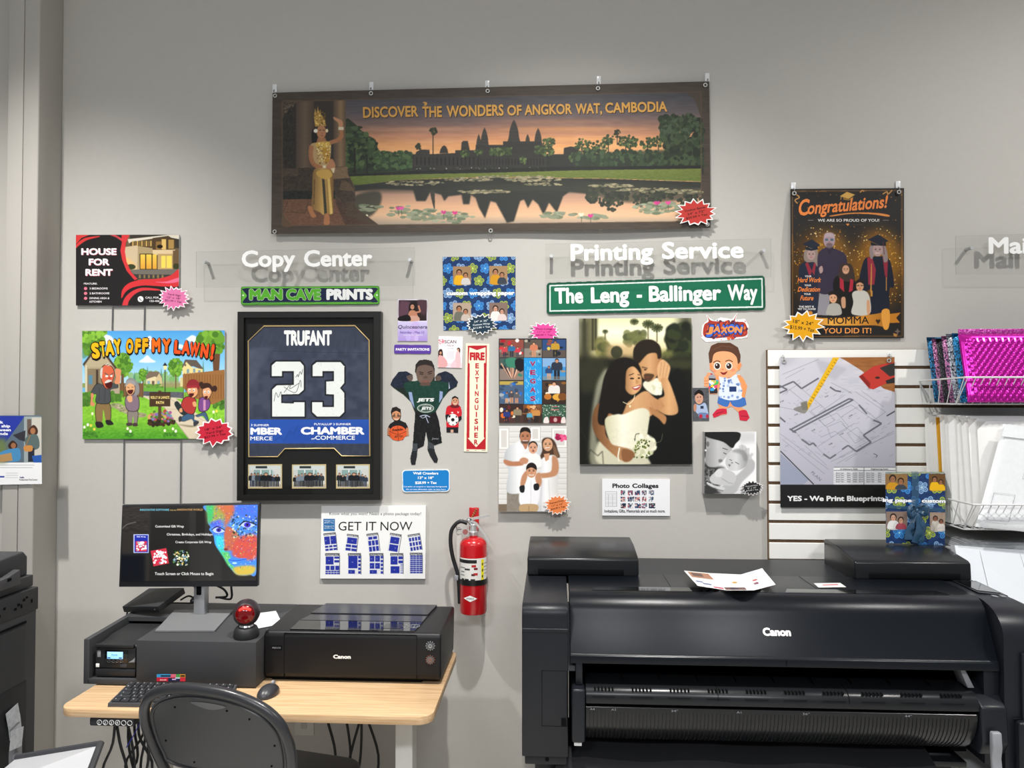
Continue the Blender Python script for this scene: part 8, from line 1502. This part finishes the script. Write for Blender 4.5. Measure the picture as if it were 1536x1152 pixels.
# ------------------------------------------------------------------ fire extinguisher
fe = thing('fire_extinguisher', 'red fire extinguisher with black hose hanging on the wall beside the desk', 'fire extinguisher', tuple(WY(712, 918, -.10)))
RED = mat('red_enamel', 'b8141c', .25, spec=.5, coat=.4); FY = -.090
def fz(py, y=FY): return float(WY(710, py, y)[2])
ax = float(WY(710, 860, FY)[0]); R0 = .0535
zb_, zt_ = fz(918), fz(806)
b = MB(); prof = [(R0*.80, zb_+.004), (R0*.95, zb_), (R0, zb_+.008), (R0, zt_-.030)]
for k in range(1, 8): a = math.pi/2*k/7; prof.append((.016+(R0-.016)*math.cos(a), zt_-.030+.032*math.sin(a)))
prof += [(.016, zt_+.012)]
b.lathe(prof, 40, M=Matrix.Translation((ax, FY, 0)) @ Matrix.Rotation(0, 4, 'Z')); b.build('cylinder', RED, fe)
def band(z0, z1, a0, a1, col, nm, r=R0+.0006, n=24, parent=fe, mt=None):
    vs = []; 
    for k in range(n+1):
        a = math.radians(a0+(a1-a0)*k/n); vs += [(ax+r*math.sin(a), FY-r*math.cos(a), z0), (ax+r*math.sin(a), FY-r*math.cos(a), z1)]
    return MB().add(vs, [(2*k, 2*k+2, 2*k+3, 2*k+1) for k in range(n)]).build(nm, mt or mat(nm, col, .35), parent)
lb = band(fz(868), fz(834), -78, 80, 'dedcd6', 'instruction_label'); band(fz(874), fz(866), -180, 180, '151515', 'mounting_strap', R0+.0022, 40)
def onc(a, z, r=R0+.0012): a = math.radians(a); return (ax+r*math.sin(a), FY-r*math.cos(a), z)
def patch(a0, a1, z0, z1, col, nm): return band(z0, z1, a0, a1, col, nm, R0+.0011, 8, lb)
patch(-74, 20, fz(841), fz(836), '1c1c1c', 'title_bar'); patch(40, 54, fz(867), fz(836), 'e8dc1c', 'yellow_strip')
for a, y, c, w, h in ((8, 845, 'b02020', 9, 3.5), (16, 849, '6a1c1c', 8, 3), (-20, 850, '3a3a3a', 12, 2.5), (5, 858, '4a2020', 7, 3), (15, 857, 'b83030', 9, 3.5), (-45, 848, '707070', 14, 1.2), (-44, 854, '5a5a5a', 10, 1.2), (-45, 859, '7a7a7a', 12, 1.2), (-22, 866, '242424', 9, 4), (-42, 866, '242424', 8, 4), (4, 866, '242424', 9, 4), (66, 842, '8a8a88', 12, 1), (66, 847, '8a8a88', 12, 1), (66, 852, '8a8a88', 12, 1), (66, 857, '8a8a88', 12, 1)): patch(a-w, a+w, fz(y+h/2), fz(y-h/2), c, 'pictogram')
for y in (843, 852, 861): patch(44, 50, fz(y+2), fz(y-2), '1c1c1c', 'class_letter')
vs = []
for k in range(17): a = -36+58*k/16; h = 4.6*(1-abs(k-8)/8)+.05; vs += [onc(a, fz(893+h)), onc(a, fz(893-h))]
lg_ = MB().add(vs, [(2*k, 2*k+2, 2*k+3, 2*k+1) for k in range(16)]).build('maker_logo', WHITEP, fe)
v, t = place_text('AMEREX', -24, 10, 0, 2.6); MB().add([onc(x, fz(894.3+y), R0+.0018) for x, y in v], [tuple(q) for q in t]).build('logo_lettering', mat('logo_ink', '2a1416', .5), lg_)
b = MB(); b.lathe([(.015, zt_+.005), (.018, zt_+.012), (.018, zt_+.022), (.014, zt_+.026), (.014, zt_+.050), (.010, zt_+.054)], 24, M=Matrix.Translation((ax, FY, 0))); b.ball(WY(703.5, 780, FY), .012, 14); b.tube([WY(703.5, 780, FY), (ax, FY, zt_+.04)], .009, 10); b.build('valve', CHR, fe)
g_ = WY(698.5, 797, FY-.025); b = MB(); b.cyl((g_[0], g_[1], g_[2]), (g_[0], g_[1]-.012, g_[2]), .0135, 20); b.tube([(g_[0], g_[1]-.004, g_[2]), (ax, FY, zt_+.02)], .004, 8); gn = b.build('pressure_gauge', CHR, fe); MB().cyl((g_[0], g_[1]-.0121, g_[2]), (g_[0], g_[1]-.0128, g_[2]), .0105, 20).build('gauge_dial', mat('dial_red', '9a5a58', .3), gn)
def bar(pts, w, t, nm):
    b = MB(); P3 = [WY(x, y, d) for x, y, d in pts]
    vs = []
    for p in P3: vs += [(p[0], p[1]-w, p[2]+t), (p[0], p[1]+w, p[2]+t), (p[0], p[1]+w, p[2]-t), (p[0], p[1]-w, p[2]-t)]
    fs = [(3, 2, 1, 0), tuple(4*(len(P3)-1)+k for k in range(4))]
    for i in range(len(P3)-1):
        for k in range(4): fs.append((4*i+k, 4*i+(k+1) % 4, 4*i+4+(k+1) % 4, 4*i+4+k))
    return b.add(vs, fs).build(nm, CHR, fe)
bar([(703, 779, FY), (714, 777, FY), (730, 773.5, FY), (734, 773, FY)], .010, .0042, 'carry_handle'); bar([(702, 776, FY), (716, 787, FY), (728, 803, FY), (735, 814, FY)], .010, .0048, 'squeeze_lever')
b = MB(); b.tube([WY(x, y, FY-.012) for x, y in ((702, 776), (694, 778), (686, 788), (688, 793), (697, 790), (706, 788))], .0012, 5, smooth=5); b.build('pin_ring', CHR, fe)
b = MB(); b.tube([WY(x, y, FY-.008) for x, y in ((701, 785), (691, 782), (683, 787), (677, 797), (676, 815), (679, 835), (684, 852), (687.5, 864))], .0078, 12, smooth=6); hs = b.build('hose', mat('black_rubber', '17171a', .5), fe)
b = MB(); b.tube([WY(687.5, 860, FY-.008), WY(689, 880, FY-.008), WY(690, 905, FY-.008)], .0092, 14); b.build('nozzle', mat('black_rubber_horn', '131315', .4), hs)
b = MB(); p = WY(684, 866, FY-.008); b.box(p[0]-.004, p[0]+.010, p[1]-.0125, p[1]+.011, p[2]-.010, p[2]+.010, .002); b.build('hose_clip', LGREY, hs)
b = MB(); b.box(*(float(WY(704, 790, 0)[0]), float(WY(718.5, 790, 0)[0])), -.006, -.0005, float(WY(710, 795, 0)[2]), float(WY(710, 761, 0)[2]), .003, 2); b.box(ax-.012, ax+.012, -.05, -.004, zt_+.016, zt_+.030, .002); br_ = b.build('wall_bracket', RED, fe)
b = MB()
for k in range(5): c = WY(714-1.6*k, 765+3*k, -.008); b.tube([(c[0]+.004*math.cos(q*math.pi/4), c[1], c[2]+.004*math.sin(q*math.pi/4)) for q in range(8)], .0009, 4, closed=True)
b.build('bracket_chain', mat('brass_chain', 'b8a468', .3, metal=.8), br_)
b = MB(); b.add([tuple(WY(x, y, FY-.0)) for x, y in ((684, 790), (692, 792), (692, 858), (686, 855))]+[tuple(WY(x, y, FY+.001)) for x, y in ((684, 790), (692, 792), (692, 858), (686, 855))], [(3, 2, 1, 0), (4, 5, 6, 7), (0, 1, 5, 4), (1, 2, 6, 5), (2, 3, 7, 6), (3, 0, 4, 7)]); b.build('inspection_tag', mat('tag_paper', 'c4c2bc', .6), fe)
